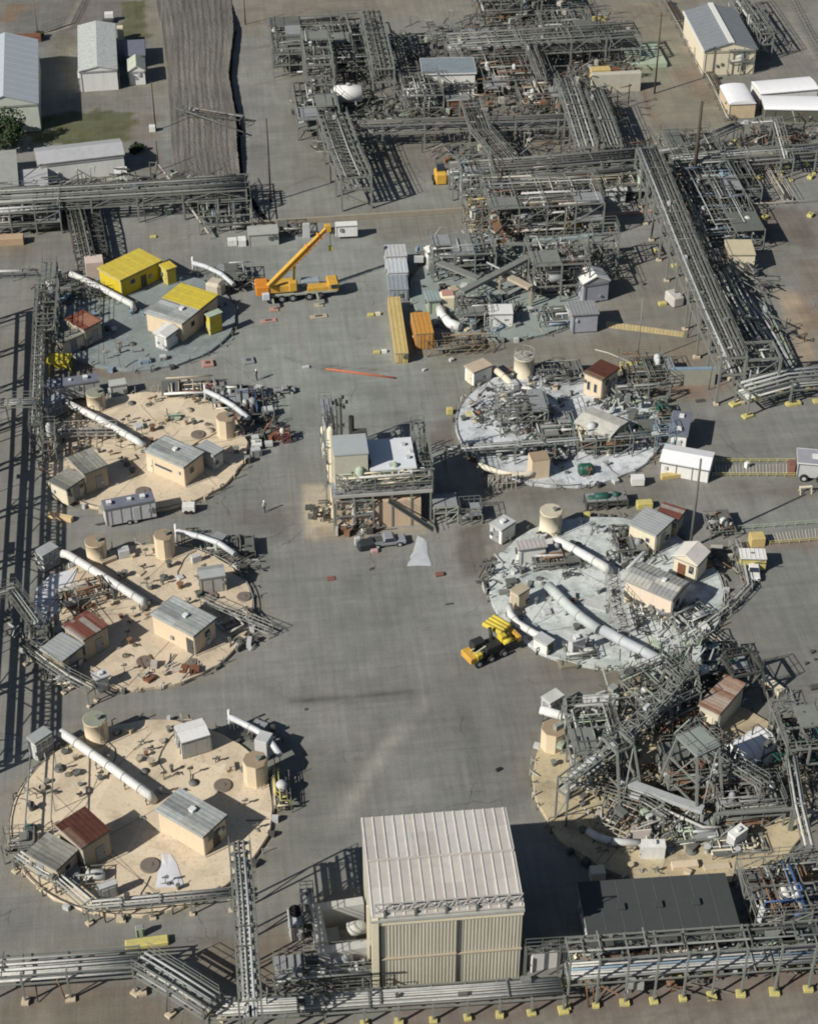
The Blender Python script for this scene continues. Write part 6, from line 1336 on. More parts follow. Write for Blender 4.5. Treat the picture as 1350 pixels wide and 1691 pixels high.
for k in range(6):
    m_ = MB(); x = ga.x + .2 + (gb.x - ga.x - .4) * k / 5; m_.beam((x, ga.y + .1, 0), (x, ga.y + .1, zg), .2); m_.out('gallery_post', GALV, CTR)
m_ = MB(); s0 = Vector((ga.x + 6.6, ga.y - .5, 4.4)); s1 = s0 + Vector((5.2, -1.2, -3.9))
m_.beam(s0, s1, .9, .12); 
for z in (.6, 1.05): m_.beam(s0 + Zv * z - Y1 * .4, s1 + Zv * z - Y1 * .4, .05)
m_.out('stair', STEEL, CTR)
frame('process_unit', 'narrow pipe gallery hanging on the left side of the central plant', (540, 832), 1.5, 10, [3, 6, 8.4], 1, 3, rb_, 60, 4, col=.14, deck=.3, pmats=[CREAM, LGREY, STEEL, GALV], vmats=[CREAM, LGREY])
frame('process_unit', 'pipe gallery in front of the tan wall of the central plant', (556, 880), 4.4, 2.2, [2.4, 4.6], 2, 1, rb_, 90, 4, col=.16, deck=.1, pmats=[LGREY, STEEL, GALV, DSTEEL, CONC], rail=False)
frame('process_unit', 'clutter of pipes and ducts on the gallery of the central plant', (556, 818), 11.3, 2.6, [1.2, 2.2], 5, 1, rb_, 100, 6, col=.1, deck=.1, z0=5.1, pmats=[LGREY, STEEL, PALEGREEN, DSTEEL, PIPEW, CREAM], rail=False, vmats=[PALEGREEN, CREAM, WHITE])
frame('side_gallery', 'open gallery at the right of the central plant, over the deep shadow', (693, 848), 1.6, 9.5, [3.2, 6.6], 1, 3, rb_, 14, 0, col=.2, deck=.2)
frame('low_cage', 'grey caged platform right of the central plant', (716, 868), 2.9, 2.6, [1.8, 2.6], 2, 1, rb_, 14, 1, col=.12, deck=.9, mat=M('greyed_green', (0.3, 0.32, 0.28), .7), rail=False)
frame('low_cage', 'small cage frame between the grey caged platform and the filter house', (760, 868), 2.6, 2.4, [1.4], 2, 1, rb_, 10, 1, col=.12, deck=.2)
def roof_mast():
    p = P(564, 722, 0); b = thing('instrument_mast', 'black instrument mast with a crown of sensors behind the central plant tower', 'mast', (p.x, p.y + 1.6, 0)); q = Vector((p.x, p.y + 1.6, 0)); q = P(563, 735, 8.5); q = Vector((q.x, q.y, 0)); b.location = q
    MB().tube([q, q + Zv * 15.2], .2, 8).out('pole', DSTEEL, b)
    for k in range(6):
        a = k * 1.05; e = q + Vector((math.cos(a) * .8, math.sin(a) * .8, 14.6 + .25 * math.sin(k * 2.1))); MB().beam(q + Zv * 14.2, e, .07).out('sensor_arm', DSTEEL, b); MB().box(e.x, e.y, e.z - .1, .28, .28, .35).out('sensor', BLACK, b)
    MB().box(q.x, q.y, 11.2, 1.0, .3, .3).out('cross_box', DSTEEL, b)
    q2 = q + Vector((1.3, .2, 0)); MB().tube([q2, q2 + Zv * 12.4], .32, 8).out('stack', BLACK, b); MB().box(q2.x + .8, q2.y, 9.6, 2.0, .6, .8).out('stack_base', DSTEEL, b)
    MB().lathe(q.x - 1.2, q.y + .2, 0, [(.45, 0), (.45, 10.6), (.3, 11.0), (.02, 11.2)], 12).out('column_vessel', CREAM, b)
roof_mast()

# extra surface life on the big hall and its yard
tangle('tangle of pipes between the walled enclosure and the low pipe bridge', (575, 1618), 3.0, 60, 1.6, rb_, [PIPEG, STEEL, PIPEL, PIPED, GALV], R(5), squash=.5)
tangle('tangle of valves and drop pipes under the two storey pipe bridge', (1075, 1622), 8.5, 90, 2.6, rb_, [PIPEG, STEEL, PIPEW, PIPED, GALV, PIPER], R(0), squash=.16)
tangle('tangle of valves under the far right of the two storey pipe bridge', (1290, 1600), 5.0, 70, 2.4, rb_, [PIPEG, STEEL, PIPER, PIPED, GALV, CONC], R(0), squash=.3)
tangle('tangle of pipes under the east end of the great pipe bridge', (1235, 560), 5.0, 80, 2.0, rb_, [PIPEG, STEEL, PIPED, DSTEEL], R(-70))
tangle('tangle of dark pipes halfway down the shadow of the great pipe bridge', (1200, 470), 5.5, 90, 2.0, rb_, [PIPEG, STEEL, PIPED, DSTEEL], R(-70))

def lattice_mast(label, px, h, w_=1.1):
    p = P(*px); t = thing('lattice_mast', label, 'mast', tuple(p)); c4_ = [p + Vector((i * w_ / 2, j * w_ / 2, 0)) for i, j in ((-1, -1), (1, -1), (1, 1), (-1, 1))]
    for q in c4_: MB().beam(q, q + Zv * h, .12).out('leg', DSTEEL, t)
    b = MB(); z = 0.2
    while z < h - 1:
        for k in range(4): b.beam(c4_[k] + Zv * z, c4_[(k + 1) % 4] + Zv * (z + 1.1), .06)
        z += 1.1
    b.out('bracing', DSTEEL, t)
lattice_mast('dark lattice mast at the far left corner of the central plant', (552, 806), 12.0)
frame('process_unit', 'dark pipework stacked before the grey tower of the central plant', (556, 862), 4.2, 3.0, [2.2, 4.4, 6.4, 8.0], 2, 1, rb_, 90, 4, col=.12, deck=.12, mat=DSTEEL, pmats=[LGREY, STEEL, DSTEEL, PIPED, CONC], rail=False)
# ================================================================== STEEL TOWERS ON THE LOWER RIGHT TANK
rt_ = random.Random(41)
def aframe(label, px, z, w_, d_, rz, splay=1.6, plate=True, mat=GALV, mids=(), ladder=True):
    p = P(*px, z); t = thing('access_tower', label, 'tower', (p.x, p.y, 0), rz)
    U = Vector((math.cos(rz), math.sin(rz), 0)); V = Vector((-U.y, U.x, 0)); c = Vector((p.x, p.y, 0))
    top = []; bot = []
    for i, j in ((-1, -1), (1, -1), (1, 1), (-1, 1)):
        a = c + U * i * w_ / 2 + V * j * d_ / 2 + Zv * z; b = c + U * i * (w_ / 2 + splay * .25) + V * j * (d_ / 2 + splay)
        MB().beam(b, a, .24).out('leg', mat, t); top.append(a); bot.append(b)
    if plate: MB().obox(c + Zv * (z + .1), U * (w_ / 2 + .15), V * (d_ / 2 + .15), Zv * .07).out('platform', M('grey_plate', (0.24, 0.265, 0.25), .7), t)
    for k in range(4):
        a, b = top[k], top[(k + 1) % 4]
        MB().beam(a, b, .22, .3).out('ring_beam', mat, t)
        for f in mids: MB().beam(bot[k].lerp(top[k], f), bot[(k + 1) % 4].lerp(top[(k + 1) % 4], f), .16).out('tie_beam', mat, t)
        MB().beam(bot[k].lerp(top[k], .05), top[(k + 1) % 4], .13).out('cross_brace', mat, t)
    r = MB()
    for zz in (.6, 1.1):
        for k in range(4): r.beam(top[k] + Zv * zz, top[(k + 1) % 4] + Zv * zz, .05)
    for k in range(4):
        for f in (0, .5): q = top[k].lerp(top[(k + 1) % 4], f); r.beam(q, q + Zv * 1.1, .05)
    r.out('guard_rail', mat, t); return t
aframe('tall access tower with a flat plate top in the middle of the soiled tank', (1152, 1225), 9.0, 2.6, 3.0, R(25), 1.8, mids=(.35, .65))
aframe('access tower whose legs straddle the pipes left of the plate topped tower', (1020, 1225), 7.5, 2.0, 2.4, R(25), 2.0, False, mids=(.5,))
aframe('access tower standing at the upper right of the soiled tank beside the diagonal bridge', (1125, 1110), 6.0, 2.4, 2.4, R(25), 1.4, False, mids=(.4, .7))
frame('process_unit', 'broad steel frame full of valves at the upper middle of the soiled tank', (1075, 1228), 6.0, 6.0, [2.4, 4.2], 2, 2, rt_, 90, 5, col=.18, deck=.12, pmats=[PIPEG, STEEL, PIPED, DSTEEL, PALEGREEN], z0=.4, rz=R(25))
frame('process_unit', 'steel frame full of valves at the left of the soiled tank', (945, 1300), 5.0, 7, [2.6, 4.6], 2, 2, rt_, 70, 3, col=.18, deck=.12, pmats=[PIPEG, STEEL, PALEGREEN, LGREY, DSTEEL], z0=.4)
frame('process_unit', 'steel frame full of valves right of centre on the soiled tank', (1100, 1330), 6, 5, [2.2, 3.6], 2, 2, rt_, 80, 4, col=.18, deck=.08, pmats=[PIPEG, STEEL, PIPED, DSTEEL, RUST], z0=.4)
frame('process_unit', 'steel frame at the lower right of the soiled tank', (1185, 1375), 6.5, 4, [1.8, 3.0], 3, 1, rt_, 90, 4, col=.15, deck=.1, pmats=[PIPEG, STEEL, PIPED, PIPER, CONC, GALV], z0=.2)
frame('process_unit', 'dark steel frame at the far right of the soiled tank', (1290, 1300), 4.5, 6, [3, 5.2], 2, 2, rt_, 60, 2, col=.2, deck=.2, pmats=[PIPED, STEEL, GREEN, DSTEEL])
frame('valve_cluster', 'dark knot of pipes behind the tan roofed pump house', (1130, 1135), 7, 5, [1.6], 3, 2, rt_, 60, 3, col=.1, rail=False, z0=.2, pmats=[PIPED, STEEL, DSTEEL, GREEN])
frame('valve_cluster', 'brown and black pipe bundle in the middle of the soiled tank', (1095, 1240), 6, 5, [1.8], 3, 2, rt_, 60, 2, col=.1, rail=False, z0=.4, pmats=[PIPER, PIPED, STEEL, RUST])
frame('valve_cluster', 'white valves along the front rim of the soiled tank', (1110, 1405), 6.5, 3.4, [1.1], 3, 1, rt_, 60, 3, col=.08, rail=False, z0=.1, pmats=[PIPEW, LGREY, STEEL, PALEGREEN])
frame('valve_cluster', 'pale valves below the white cube at the lower right of the soiled tank', (1175, 1425), 5.5, 2.4, [.9], 3, 1, rt_, 34, 1, col=.07, rail=False, pmats=[CREAM, LGREY, STEEL])
frame('lattice_cage', 'square mesh cage lying on the near left of the soiled tank', (978, 1370), 3.6, 6.5, [.8, 1.5], 5, 2, rt_, 20, 0, col=.09, rail=False, deck=0, z0=.3, rz=R(-38), mat=CONC, pmats=[DSTEEL, CONC])
rack('diagonal_truss', 'steel truss bridge crossing the soiled tank diagonally', [(930, 1290), (1018, 1222), (1100, 1142), (1140, 1092)], 1.4, [4.6, 6.2], 7.0, [(-.3, 4.7, .12, PIPEG), (.3, 4.7, .1, PIPEL)], rail=False, brace=1, lace=1.4, post=.2)
rack('diagonal_truss', 'second steel truss running from the plate topped tower to the right', [(1172, 1240), (1215, 1268), (1262, 1298)], 1.4, [5.0], 4.0, [(0, 5.0, .1, PIPEG)], rail=True, post=.16, lace=1.2)
rack('long_railing_bridge', 'long thin walkway across the front of the soiled tank', [(935, 1290), (1000, 1308), (1060, 1325), (1100, 1350)], .9, [2.4], 3.0, [(0, 2.4, .08, PIPEW)], rail=True, mat=GALV, post=.12)
rack('leaning_pipe_bridge', 'twin pipe bridge dropping towards the lower right corner', [(1305, 1250), (1318, 1330), (1335, 1400)], 1.1, [4.0], 5.0, [(-.3, 4, .12, PIPEL), (.3, 4, .12, PIPEW)], rail=False, mat=GALV, post=.16, foot=PALEY)
bigbeam('wide grey girder crossing the middle of the soiled tank', [(1032, 1292, 3.4), (1095, 1315, 3.2), (1160, 1338, 3.0)], .9, .5, PIPEL, (0, .5, 1))
bigbeam('long grey girder sloping down to the left on the soiled tank', [(1018, 1225, 6.4), (935, 1292, 3.0)], .8, .4, PIPEL, (1,))
bigbeam('long thin grey girder across the lower right of the soiled tank', [(1180, 1345, 3.5), (1312, 1336, 3.5)], .3, .25, GALV, (0, 1))
duct('rim_duct', 'white duct curving round the near rim of the soiled tank, beside the hall shadow', [(970, 1372, .9), (985, 1382, .9), (1010, 1390, .9), (1055, 1392, .9)], .4, DUCTW, (.2, .6, .95))
duct('rim_duct', 'white duct crossing from the left rim of the soiled tank towards the frames', [(892, 1172, 1.2), (920, 1180, 1.2), (955, 1192, 1.2)], .5, DUCTW, (.1, .8))
duct('white_pipe', 'thin white pipe across the lower middle of the soiled tank', [(1090, 1335, 2.0), (1125, 1350, 2.0), (1160, 1366, 1.8), (1190, 1366, 1.8)], .15, PIPEW, (.1, .9), rings=False)
hut('white_filter_house', 'white filter house at the top left rim of the soiled tank', 'filter house', (893, 1150), (908, 1162), (935, 1150), 2.2, z0=.1, wall=WHITE, roof=M('old_white', (0.5, 0.51, 0.48), .8, 0, .5), ribs=False, oh=.05, door=(0, .5), doormat=MGREY)
hut('white_low_shed', 'long low white shed at the top of the soiled tank', 'shed', (962, 1148), (966, 1166), (1020, 1160), 2.0, z0=.1, wall=WHITE, roof=M('old_white', (0.5, 0.51, 0.48)), ribs=False, oh=.05, door=(0, .7), doormat=MGREY, vents=[(.4, .3, .4), (.4, .7, .4)])
cyl_tank('shielded_tank', 'tan box tank at the left rim of the soiled tank', (912, 1232), 1.3, 2.6, SHT, TOPB, .3, n=8)
hut('pump_house', 'long pump house with a pinkish striped rusty roof, right of the diagonal truss', 'hut', (1152, 1163), (1188, 1180), (1246, 1135), 3.2, z0=.3, wall=M('cream_shadow_wall', (0.5, 0.46, 0.38), .8), roof=MP('pink_brown_roof', [(0.33, 0.23, 0.18), (0.28, 0.18, 0.14), (0.36, 0.3, 0.26), (0.24, 0.14, 0.1)], .5), door=(0, .5), doormat=CREAM)
def dome_tent():
    A = P(1212, 1225, 0); t = thing('arched_tent', 'white arched tent with slotted end wall, at the right of the soiled tank', 'tent', (A.x, A.y, 0))
    c = P(1238, 1252, 0); rz = R(28); U = Vector((math.cos(rz), math.sin(rz), 0)); V = Vector((-U.y, U.x, 0)); Rr, Ln = 2.1, 4.2
    def a(x, k, n=14): g = math.pi * k / n; return c + V * (-(Rr) * math.cos(g)) + Zv * (Rr * 1.15 * math.sin(g) + .3) + U * x
    n = 14; V0 = [a(x, k) for x in (-Ln / 2, Ln / 2) for k in range(n + 1)]
    F = [(k, k + 1, n + 1 + k + 1, n + 1 + k) for k in range(n)]
    mb = MB(); mb.quadmesh(V0, F, True); mb.quadmesh([a(-Ln / 2, k) for k in range(n + 1)], [tuple(range(n + 1))]); mb.quadmesh([a(Ln / 2, k) for k in range(n + 1)], [tuple(reversed(range(n + 1)))])
    o = mb.out('canvas', M('white_canvas', (0.74, 0.74, 0.76)), t)
    for k in range(5):
        s = -1.3 + .6 * k; h = 1.5 - abs(s) * .3; MB().obox(c + V * s + U * (-Ln / 2 - .04) + Zv * (h / 2 + .5), U * .04, V * .13, Zv * h / 2).out('slot', DSTEEL, t)
    for k in range(5):
        x = -Ln / 2 + Ln * k / 4; mb = MB(); mb.tube([a(x, q) + Zv * .03 for q in range(n + 1)], .05, 5); mb.out('hoop', LGREY, t)
dome_tent()
tag(sheet(None, [(1205, 1215), (1238, 1190), (1262, 1210), (1240, 1225)], CLOTH, .1, seed=9, name='white_tarpaulin'), 'white tarpaulin spread behind the arched tent', 'tarpaulin')
hut('white_cube', 'white cube cabin standing at the lower right rim of the soiled tank', 'cabin', (1201, 1374), (1214, 1384), (1245, 1376), 2.2, z0=.2, wall=WHITE, roof=WHITE, ribs=False, oh=.03, vents=[(.5, .5, .4)], door=(0, .5), doormat=LGREY)
hut('white_cube', 'white cube cabin at the front rim of the soiled tank beside the curved duct', 'cabin', (1058, 1386), (1060, 1400), (1099, 1397), 2.0, z0=.1, wall=WHITE, roof=WHITE, ribs=False, oh=.03, vents=[(.5, .5, .4)], door=(0, .5), doormat=LGREY)
block('concrete_barrier', 'tan concrete block in front of the two white cubes, on the left', 'barrier', (1129, 1436), (2.6, .8, .9), TANW, rz=0)
block('concrete_barrier', 'lower tan concrete block right of the first, under the white cube', 'barrier', (1182, 1437), (2.6, .7, .6), CONCT, rz=0)
block('concrete_barrier', 'pale yellow slab leaning beside the pinkish striped pump house', 'barrier', (1275, 1138), (1.0, 2.6, .8), CREAM, rz=.5)
block('concrete_barrier', 'pale yellow slab on the asphalt right of the arched tent', 'barrier', (1302, 1212), (.8, 3.0, .6), PALEY, rz=.45)
frame('scaffold', 'thin open railing between the two pale yellow slabs', (1272, 1180), 2.6, 2.4, [1.3], 3, 1, rt_, 6, 0, col=.05, rail=False, deck=0)
block('zigzag_board', 'white panel with a grey zigzag at the front of the soiled tank', 'panel', (1055, 1388), (2.2, .15, 1.5), M('pale_panel', (0.55, 0.5, 0.45), .8), z0=.2)
rack('long_low_pipes', 'bundle of long thin pipes on the asphalt right of the access towers', [(1160, 1045), (1185, 1065), (1215, 1090)], 3.4, [.5], 3, rackpipes(3.4, .5, 6, rt_, [CONC, PALEGREEN, GALV], .04, .06), rail=False, post=.08)
aframe('black lattice tower casting a web of shadow behind the pinkish pump house', (1225, 1098), 3.6, 3.4, 3.0, R(10), .9, False, mat=DSTEEL, mids=(.5,))
block('rusty_bin', 'rust coloured pump unit in the lower right of the soiled tank', 'pump', (1222, 1305), (1.2, .9, 1.3), RUST)
block('tan_drum', 'tan cylinder standing at the right of the rusty pump unit', 'drum', (1222, 1338), (.9, .9, 1.6), TAND, bevel=.3)

TM = [PIPEG, STEEL, GALV, PIPED, DSTEEL, PALEGREEN, LGREY]
tangle('grey-green tangle of bars at the upper middle of the soiled tank', (1060, 1175), 5.2, 98, 4.2, rt_, TM)
tangle('tangle of bars left of the middle of the soiled tank', (985, 1235), 4.6, 98, 3.6, rt_, TM)
tangle('tangle of bars below the plate topped tower', (1150, 1290), 4.6, 98, 3.2, rt_, TM + [PIPER])
tangle('tangle of bars around the rusty pump unit', (1225, 1310), 4.8, 98, 2.6, rt_, TM + [RUST, CONC])
tangle('tangle of bars near the front left of the soiled tank', (1030, 1335), 4.2, 90, 2.0, rt_, TM + [PIPER, CONC])
tangle('tangle of small pipes along the front of the soiled tank', (1130, 1385), 5.4, 90, 1.2, rt_, TM + [WHITE], squash=.4)
tangle('dark tangle at the far right of the soiled tank', (1310, 1270), 4.0, 80, 4.0, rt_, [STEEL, DSTEEL, PIPED, GREEN])
tangle('pale green tangle at the top of the diagonal truss', (1120, 1120), 4.0, 90, 4.6, rt_, [GALV, PALEGREEN, STEEL, LGREY])
tangle('black and rust tangle above the pinkish striped pump house', (1165, 1130), 3.6, 70, 2.2, rt_, [DSTEEL, PIPED, BLACK, STEEL])
tangle('fine grey pipes between the pale tank and the soiled tank', (1125, 1045), 3.2, 44, 1.0, rt_, [LGREY, GALV, PIPEL, STEEL, WHITE])
tangle('fine pipes right of the gabled white hut', (1200, 930), 3.2, 50, .9, rt_, [CONC, GALV, PIPER, STEEL, DSTEEL], R(-60))
tangle('fine pipes above the large cream building', (1045, 925), 3.6, 60, .9, rt_, [LGREY, GALV, STEEL, DSTEEL])
tangle('fine pipes over the left part of the pale blue-grey tank', (835, 690), 5.0, 98, 1.8, rt_, [LGREY, GALV, STEEL, DSTEEL, PIPEL])
tangle('fine pipes over the right part of the pale blue-grey tank', (1040, 670), 4.4, 90, 1.6, rt_, [LGREY, GALV, STEEL, DSTEEL, PALEGREEN])
tangle('fine pipes at the middle front of the pale blue-grey tank', (930, 745), 5.6, 98, 1.4, rt_, [LGREY, GALV, STEEL, DSTEEL, GREEN], R(0), squash=.5)
tangle('scraps scattered along the near left edge of the pale grey tank', (830, 960), 3.2, 40, .5, rt_, [LGREY, GALV, STEEL, DSTEEL])
tangle('thin members over the front of the far grey green tank', (800, 525), 5.5, 90, 1.2, rt_, [LGREY, GALV, PALEB, DSTEEL], R(30))
tangle('thin members in the middle of the steel tangle', (850, 455), 6.5, 98, 4.4, rt_, [LGREY, GALV, STEEL, DSTEEL, PIPED], R(30))
tangle('thin members at the right side of the steel tangle', (935, 460), 5.5, 98, 4.6, rt_, [PIPER, GALV, STEEL, DSTEEL, PIPED], R(20))
tangle('rusty thin members at the back of the steel tangle', (860, 370), 9.0, 98, 5.0, rt_, [PIPER, GALV, STEEL, CONC, PIPED], R(5))
tangle('thin members at the left side of the steel tangle', (745, 440), 5.0, 90, 3.0, rt_, [GALV, STEEL, PALEB, LGREY], R(30))
# ================================================================== TOP OF THE SITE
rh = random.Random(90)
WH_ = WH; WH = [PIPEG, STEEL, GALV, PIPEL, PIPED]
GP = [PIPEG, STEEL, GALV, PIPED, LGREY, DSTEEL, STEEL]
BP = [PIPEG, STEEL, PIPER, PIPED, GALV, CONC]
frame('process_unit', 'wide low steel frame at the upper left of the far plant', (452, 128), 14, 16, [2.2, 4.2], 5, 4, rh, 208, 6, deck=.25, pmats=GP, col=.18)
rack('elevated_bridge', 'high steel pipe bridge reaching to the top edge of the far plant', [(612, 18), (633, 112)], 3.6, [4.0, 6.4], 5.0, rackpipes(3.6, 4.1, 5, rh, GP, .06, .14) + rackpipes(3.6, 6.4, 4, rh, GP, .06, .14), rail=True, brace=1, lace=2.2, post=.3)
frame('steel_tower', 'steel tower to the left of the white horizontal tank', (508, 172), 4.6, 14, [3.4, 7.0], 1, 4, rh, 40, 1, deck=.1, pmats=GP, col=.28)
frame('process_unit', 'pipe deck between the steel tower and the high bridge', (556, 135), 7, 22, [2.0, 3.6], 2, 4, rh, 128, 3, deck=.08, pmats=GP, col=.16, rail=False)
def htank(label, a, b, z, r, mat, legs=True, name='horizontal_tank'):
    p, q = P(*a, z), P(*b, z); t = thing(name, label, 'tank', (p.x, p.y, 0)); MB().tube([p, p.lerp(q, .04), p.lerp(q, .96), q], r, 18, rs=[r * .7, r, r, r * .7]).out('shell', mat, t)
    for f in (.25, .75):
        c = p.lerp(q, f); b_ = MB(); d = (q - p).normalized(); s = Vector((-d.y, d.x, 0))
        for sg in (-1, 1): b_.beam((c.x + s.x * r * .7 * sg, c.y + s.y * r * .7 * sg, 0), c + s * r * .7 * sg, .16)
        b_.out('leg', WHITE, t)
    MB().lathe(p.lerp(q, .5).x, p.lerp(q, .5).y, z + r - .05, [(.3, 0), (.3, .3), (.36, .31), (.36, .38)], 10).out('manway', LGREY, t)
htank('white horizontal tank on legs between the two steel towers of the far plant', (551, 155), (598, 153), 2.6, 1.45, WHITE)
htank('long pale horizontal tank lying under the pipes in front of the far plant', (802, 300), (915, 293), 1.6, .75, PIPEL)
hut('flat_roof_building', 'white building with a blue-grey flat roof in the middle of the far plant', 'building', (693, 96), (697, 122), (786, 119), 4.2, wall=WHITE, roof=M('blue_grey_flat', (0.2, 0.24, 0.27), .7, 0, .5), ribs=False, oh=.2, fascia=WHITE, door=(0, .3), doormat=MGREY, win=[(0, .7, 1.2, .8, 2)])
hut('brown_front_house', 'small house with a brown front under the blue-grey roof', 'hut', (736, 158), (738, 165), (775, 163), 3.4, wall=RUST, roof=GALV, ribs=False, fascia=LGREY, skip_door=True)
frame('process_unit', 'pipe frame left of the brown fronted house', (668, 200), 6.5, 9, [2.2, 4.4], 2, 2, rh, 96, 3, deck=.2, pmats=GP + [PIPEW], col=.18)
frame('process_unit', 'pipe frame around the blue-grey roofed building', (690, 165), 10, 5, [2.6], 4, 1, rh, 64, 2, deck=.1, pmats=GP + [CREAM], col=.16, rail=False)
rack('long_pipe_rack', 'broad band of pipes along the top of the far plant', [(742, 66), (880, 58), (1052, 48)], 6.0, [3.4, 5.6], 6.5, rackpipes(6, 3.5, 7, rh, WD, .08, .16) + rackpipes(6, 5.7, 5, rh, WD, .07, .13), rail=True, brace=1, post=.24, clutter=1.6)
frame('process_unit', 'dense pipes north of the broad band at the top edge', (792, 48), 15, 16, [3, 5.5], 4, 3, rh, 160, 4, deck=.15, pmats=GP, col=.2)
frame('process_unit', 'dense pipes behind the white concrete wall of the far plant', (905, 108), 9, 14, [2.4, 4.2], 3, 3, rh, 112, 4, deck=.1, pmats=GP, col=.16)
frame('process_unit', 'dark pipes between the blue-grey roof and the long rack', (800, 165), 12, 22, [2.0, 3.4], 3, 4, rh, 176, 7, deck=.12, pmats=BP, col=.15, rail=False)
rack('roof_walkway', 'slim walkway from the broad band down to the middle of the far plant', [(868, 62), (893, 128)], 1.6, [5.0], 6, rackpipes(1.6, 5.0, 3, rh, WH), rail=True, post=.18)
hut('dark_platform', 'dark roofed shelter right of the blue-grey building', 'shelter', (832, 92), (836, 120), (888, 118), 3.0, wall=STEEL, roof=M('dark_brown_roof', (0.07, 0.055, 0.05), .8), ribs=False, skip_door=True)
frame('process_unit', 'rusty timber coloured equipment in the middle of the far plant', (860, 190), 10, 12, [1.8, 3.0], 4, 3, rh, 144, 6, deck=.1, pmats=[PIPER, CONC, CREAM, STEEL, WOOD], col=.12, rail=False)
rack('slanting_bridge', 'pipe bridge slanting down to the front right of the far plant', [(932, 130), (950, 185), (968, 242)], 3.4, [5.6], 6.0, rackpipes(3.4, 5.6, 5, rh, GP + WH[:2]), rail=True, lace=2.0, post=.26, brace=1)
rack('slanting_bridge', 'second pipe bridge slanting down right of the first in the far plant', [(978, 150), (996, 195), (1012, 240)], 2.6, [4.8], 6.0, rackpipes(2.6, 4.8, 4, rh, GP), rail=True, lace=2.0, post=.26)
rack('slanting_bridge', 'pipe bridge slanting from the brown fronted house down to the right', [(775, 165), (792, 215), (838, 268)], 3.2, [4.8], 6.0, rackpipes(3.2, 4.8, 6, rh, GP + WH[:2]), rail=True, post=.24)
rack('slanting_bridge', 'leaning lattice bridge at the lower left of the far plant with a ladder shadow', [(548, 188), (568, 245), (588, 292)], 4.6, [3.6, 5.6], 6.0, rackpipes(4.6, 3.7, 5, rh, GP) + rackpipes(4.6, 5.6, 4, rh, GP), rail=True, lace=2.2, post=.3, brace=1)
frame('process_unit', 'lighter pipe frame left of the leaning lattice bridge', (492, 232), 7, 14, [2.0, 3.6], 2, 3, rh, 96, 2, deck=.1, pmats=GP + [PALEGREEN], col=.16)
rack('long_pipe_rack', 'straight pipe rack crossing the front of the far plant', [(560, 205), (700, 200), (850, 196), (990, 190)], 2.0, [3.0, 4.4], 6.5, rackpipes(2.0, 3.1, 3, rh, GP + [PIPEW]) + rackpipes(2.0, 4.4, 2, rh, GP), rail=False, post=.24, brace=2)
hut('white_crate_house', 'white box house beside a small yellow machine in front of the far plant', 'hut', (737, 277), (739, 288), (772, 286), 2.0, wall=M('old_white', (0.5, 0.51, 0.48)), roof=M('old_white', (0.5, 0.51, 0.48)), ribs=False, door=(0, .5), doormat=LGREY)
block('yellow_loader', 'small yellow loader in front of the far plant', 'loader', (727, 300), (1.9, 2.4, 2.0), CRANEY, bevel=.25, extra=lambda t, at, U, V: [MB().tube([at(s * 1.0, q, .45), at(s * 1.25, q, .45)], .45, 12).out('wheel', BLACK, t) for s in (-1, 1) for q in (-.7, .7)] + [MB().obox(at(0, .3, 2.3), U * .6, V * .6, Zv * .35).out('cab', GLASS, t)])
frame('process_unit', 'galvanised column frame behind the white box house', (762, 345), 5, 7, [3, 5.5], 1, 1, rh, 64, 2, deck=.2, pmats=[PALEB, GALV, LGREY], col=.22)
rack('long_pipe_rack', 'long pipe rack from the white box house to the great pipe bridge', [(745, 276), (900, 266), (1075, 252)], 3.6, [3.0, 4.8], 7, rackpipes(3.6, 3.1, 5, rh, GP) + rackpipes(3.6, 4.8, 4, rh, WH), rail=False, post=.26, brace=2)
rack('long_pipe_rack', 'nearer long pipe rack parallel to it above the pale horizontal tank', [(760, 300), (900, 290), (1085, 276)], 2.4, [2.2, 3.6], 7, rackpipes(2.4, 2.3, 4, rh, GP + [CREAM]) + rackpipes(2.4, 3.6, 3, rh, GP), rail=False, post=.24)
frame('process_unit', 'pale boxes and pipes under the nearer long pipe rack', (800, 345), 25, 8, [1.6, 2.8], 7, 2, rh, 256, 10, deck=.12, pmats=[CREAM, LGREY, CONC, STEEL, GALV], col=.12, rail=False, vmats=[CREAM, CONC, LGREY])
hut('pale_shed', 'pale flat shed behind the great pipe bridge top', 'shed', (998, 305), (1000, 314), (1035, 311), 2.4, wall=LGREY, roof=M('old_white', (0.5, 0.51, 0.48)), ribs=False, skip_door=True)
duct('curved_pipe', 'tall pale elbow pipe dropping beside the top of the great pipe bridge', [(1058, 268, 4), (1056, 300, 3), (1054, 316, 1), (1044, 326, .4)], .35, PALEGREEN, (), rings=False)
block('pipe_barrier', 'long red and white barrier rail right of the pale shed', 'barrier', (1030, 354), (8.5, .25, .5), M('red_white_rail', (0.45, 0.3, 0.27), .8), rz=.02)
# white wall with yellow equipment and green slab
t_ = block('retaining_wall', 'cream concrete wall below the yellow equipment', 'wall', (1015, 150), (8.5, 1.2, 3.4), M('cream_concrete', (0.45, 0.43, 0.36), .9), rz=0)
block('yellow_equipment', 'yellow and red equipment crate above the cream concrete wall', 'equipment', (990, 128), (3.4, 1.6, 1.8), OCHRE, z0=1.2, extra=lambda t, at, U, V: MB().obox(at(2.6, 0, .8), U * .8, V * .6, Zv * .8).out('red_unit', RUST, t))
block('yellow_sign_box', 'small pale yellow sign board at the top of the far plant', 'sign', (988, 34), (2.6, .4, .9), PALEY)
t_ = block('green_slab', 'pale green slab with mossy steps right of the far plant', 'slab', (1062, 96), (6.5, 8.5, .9), PALEGREEN, rz=0)
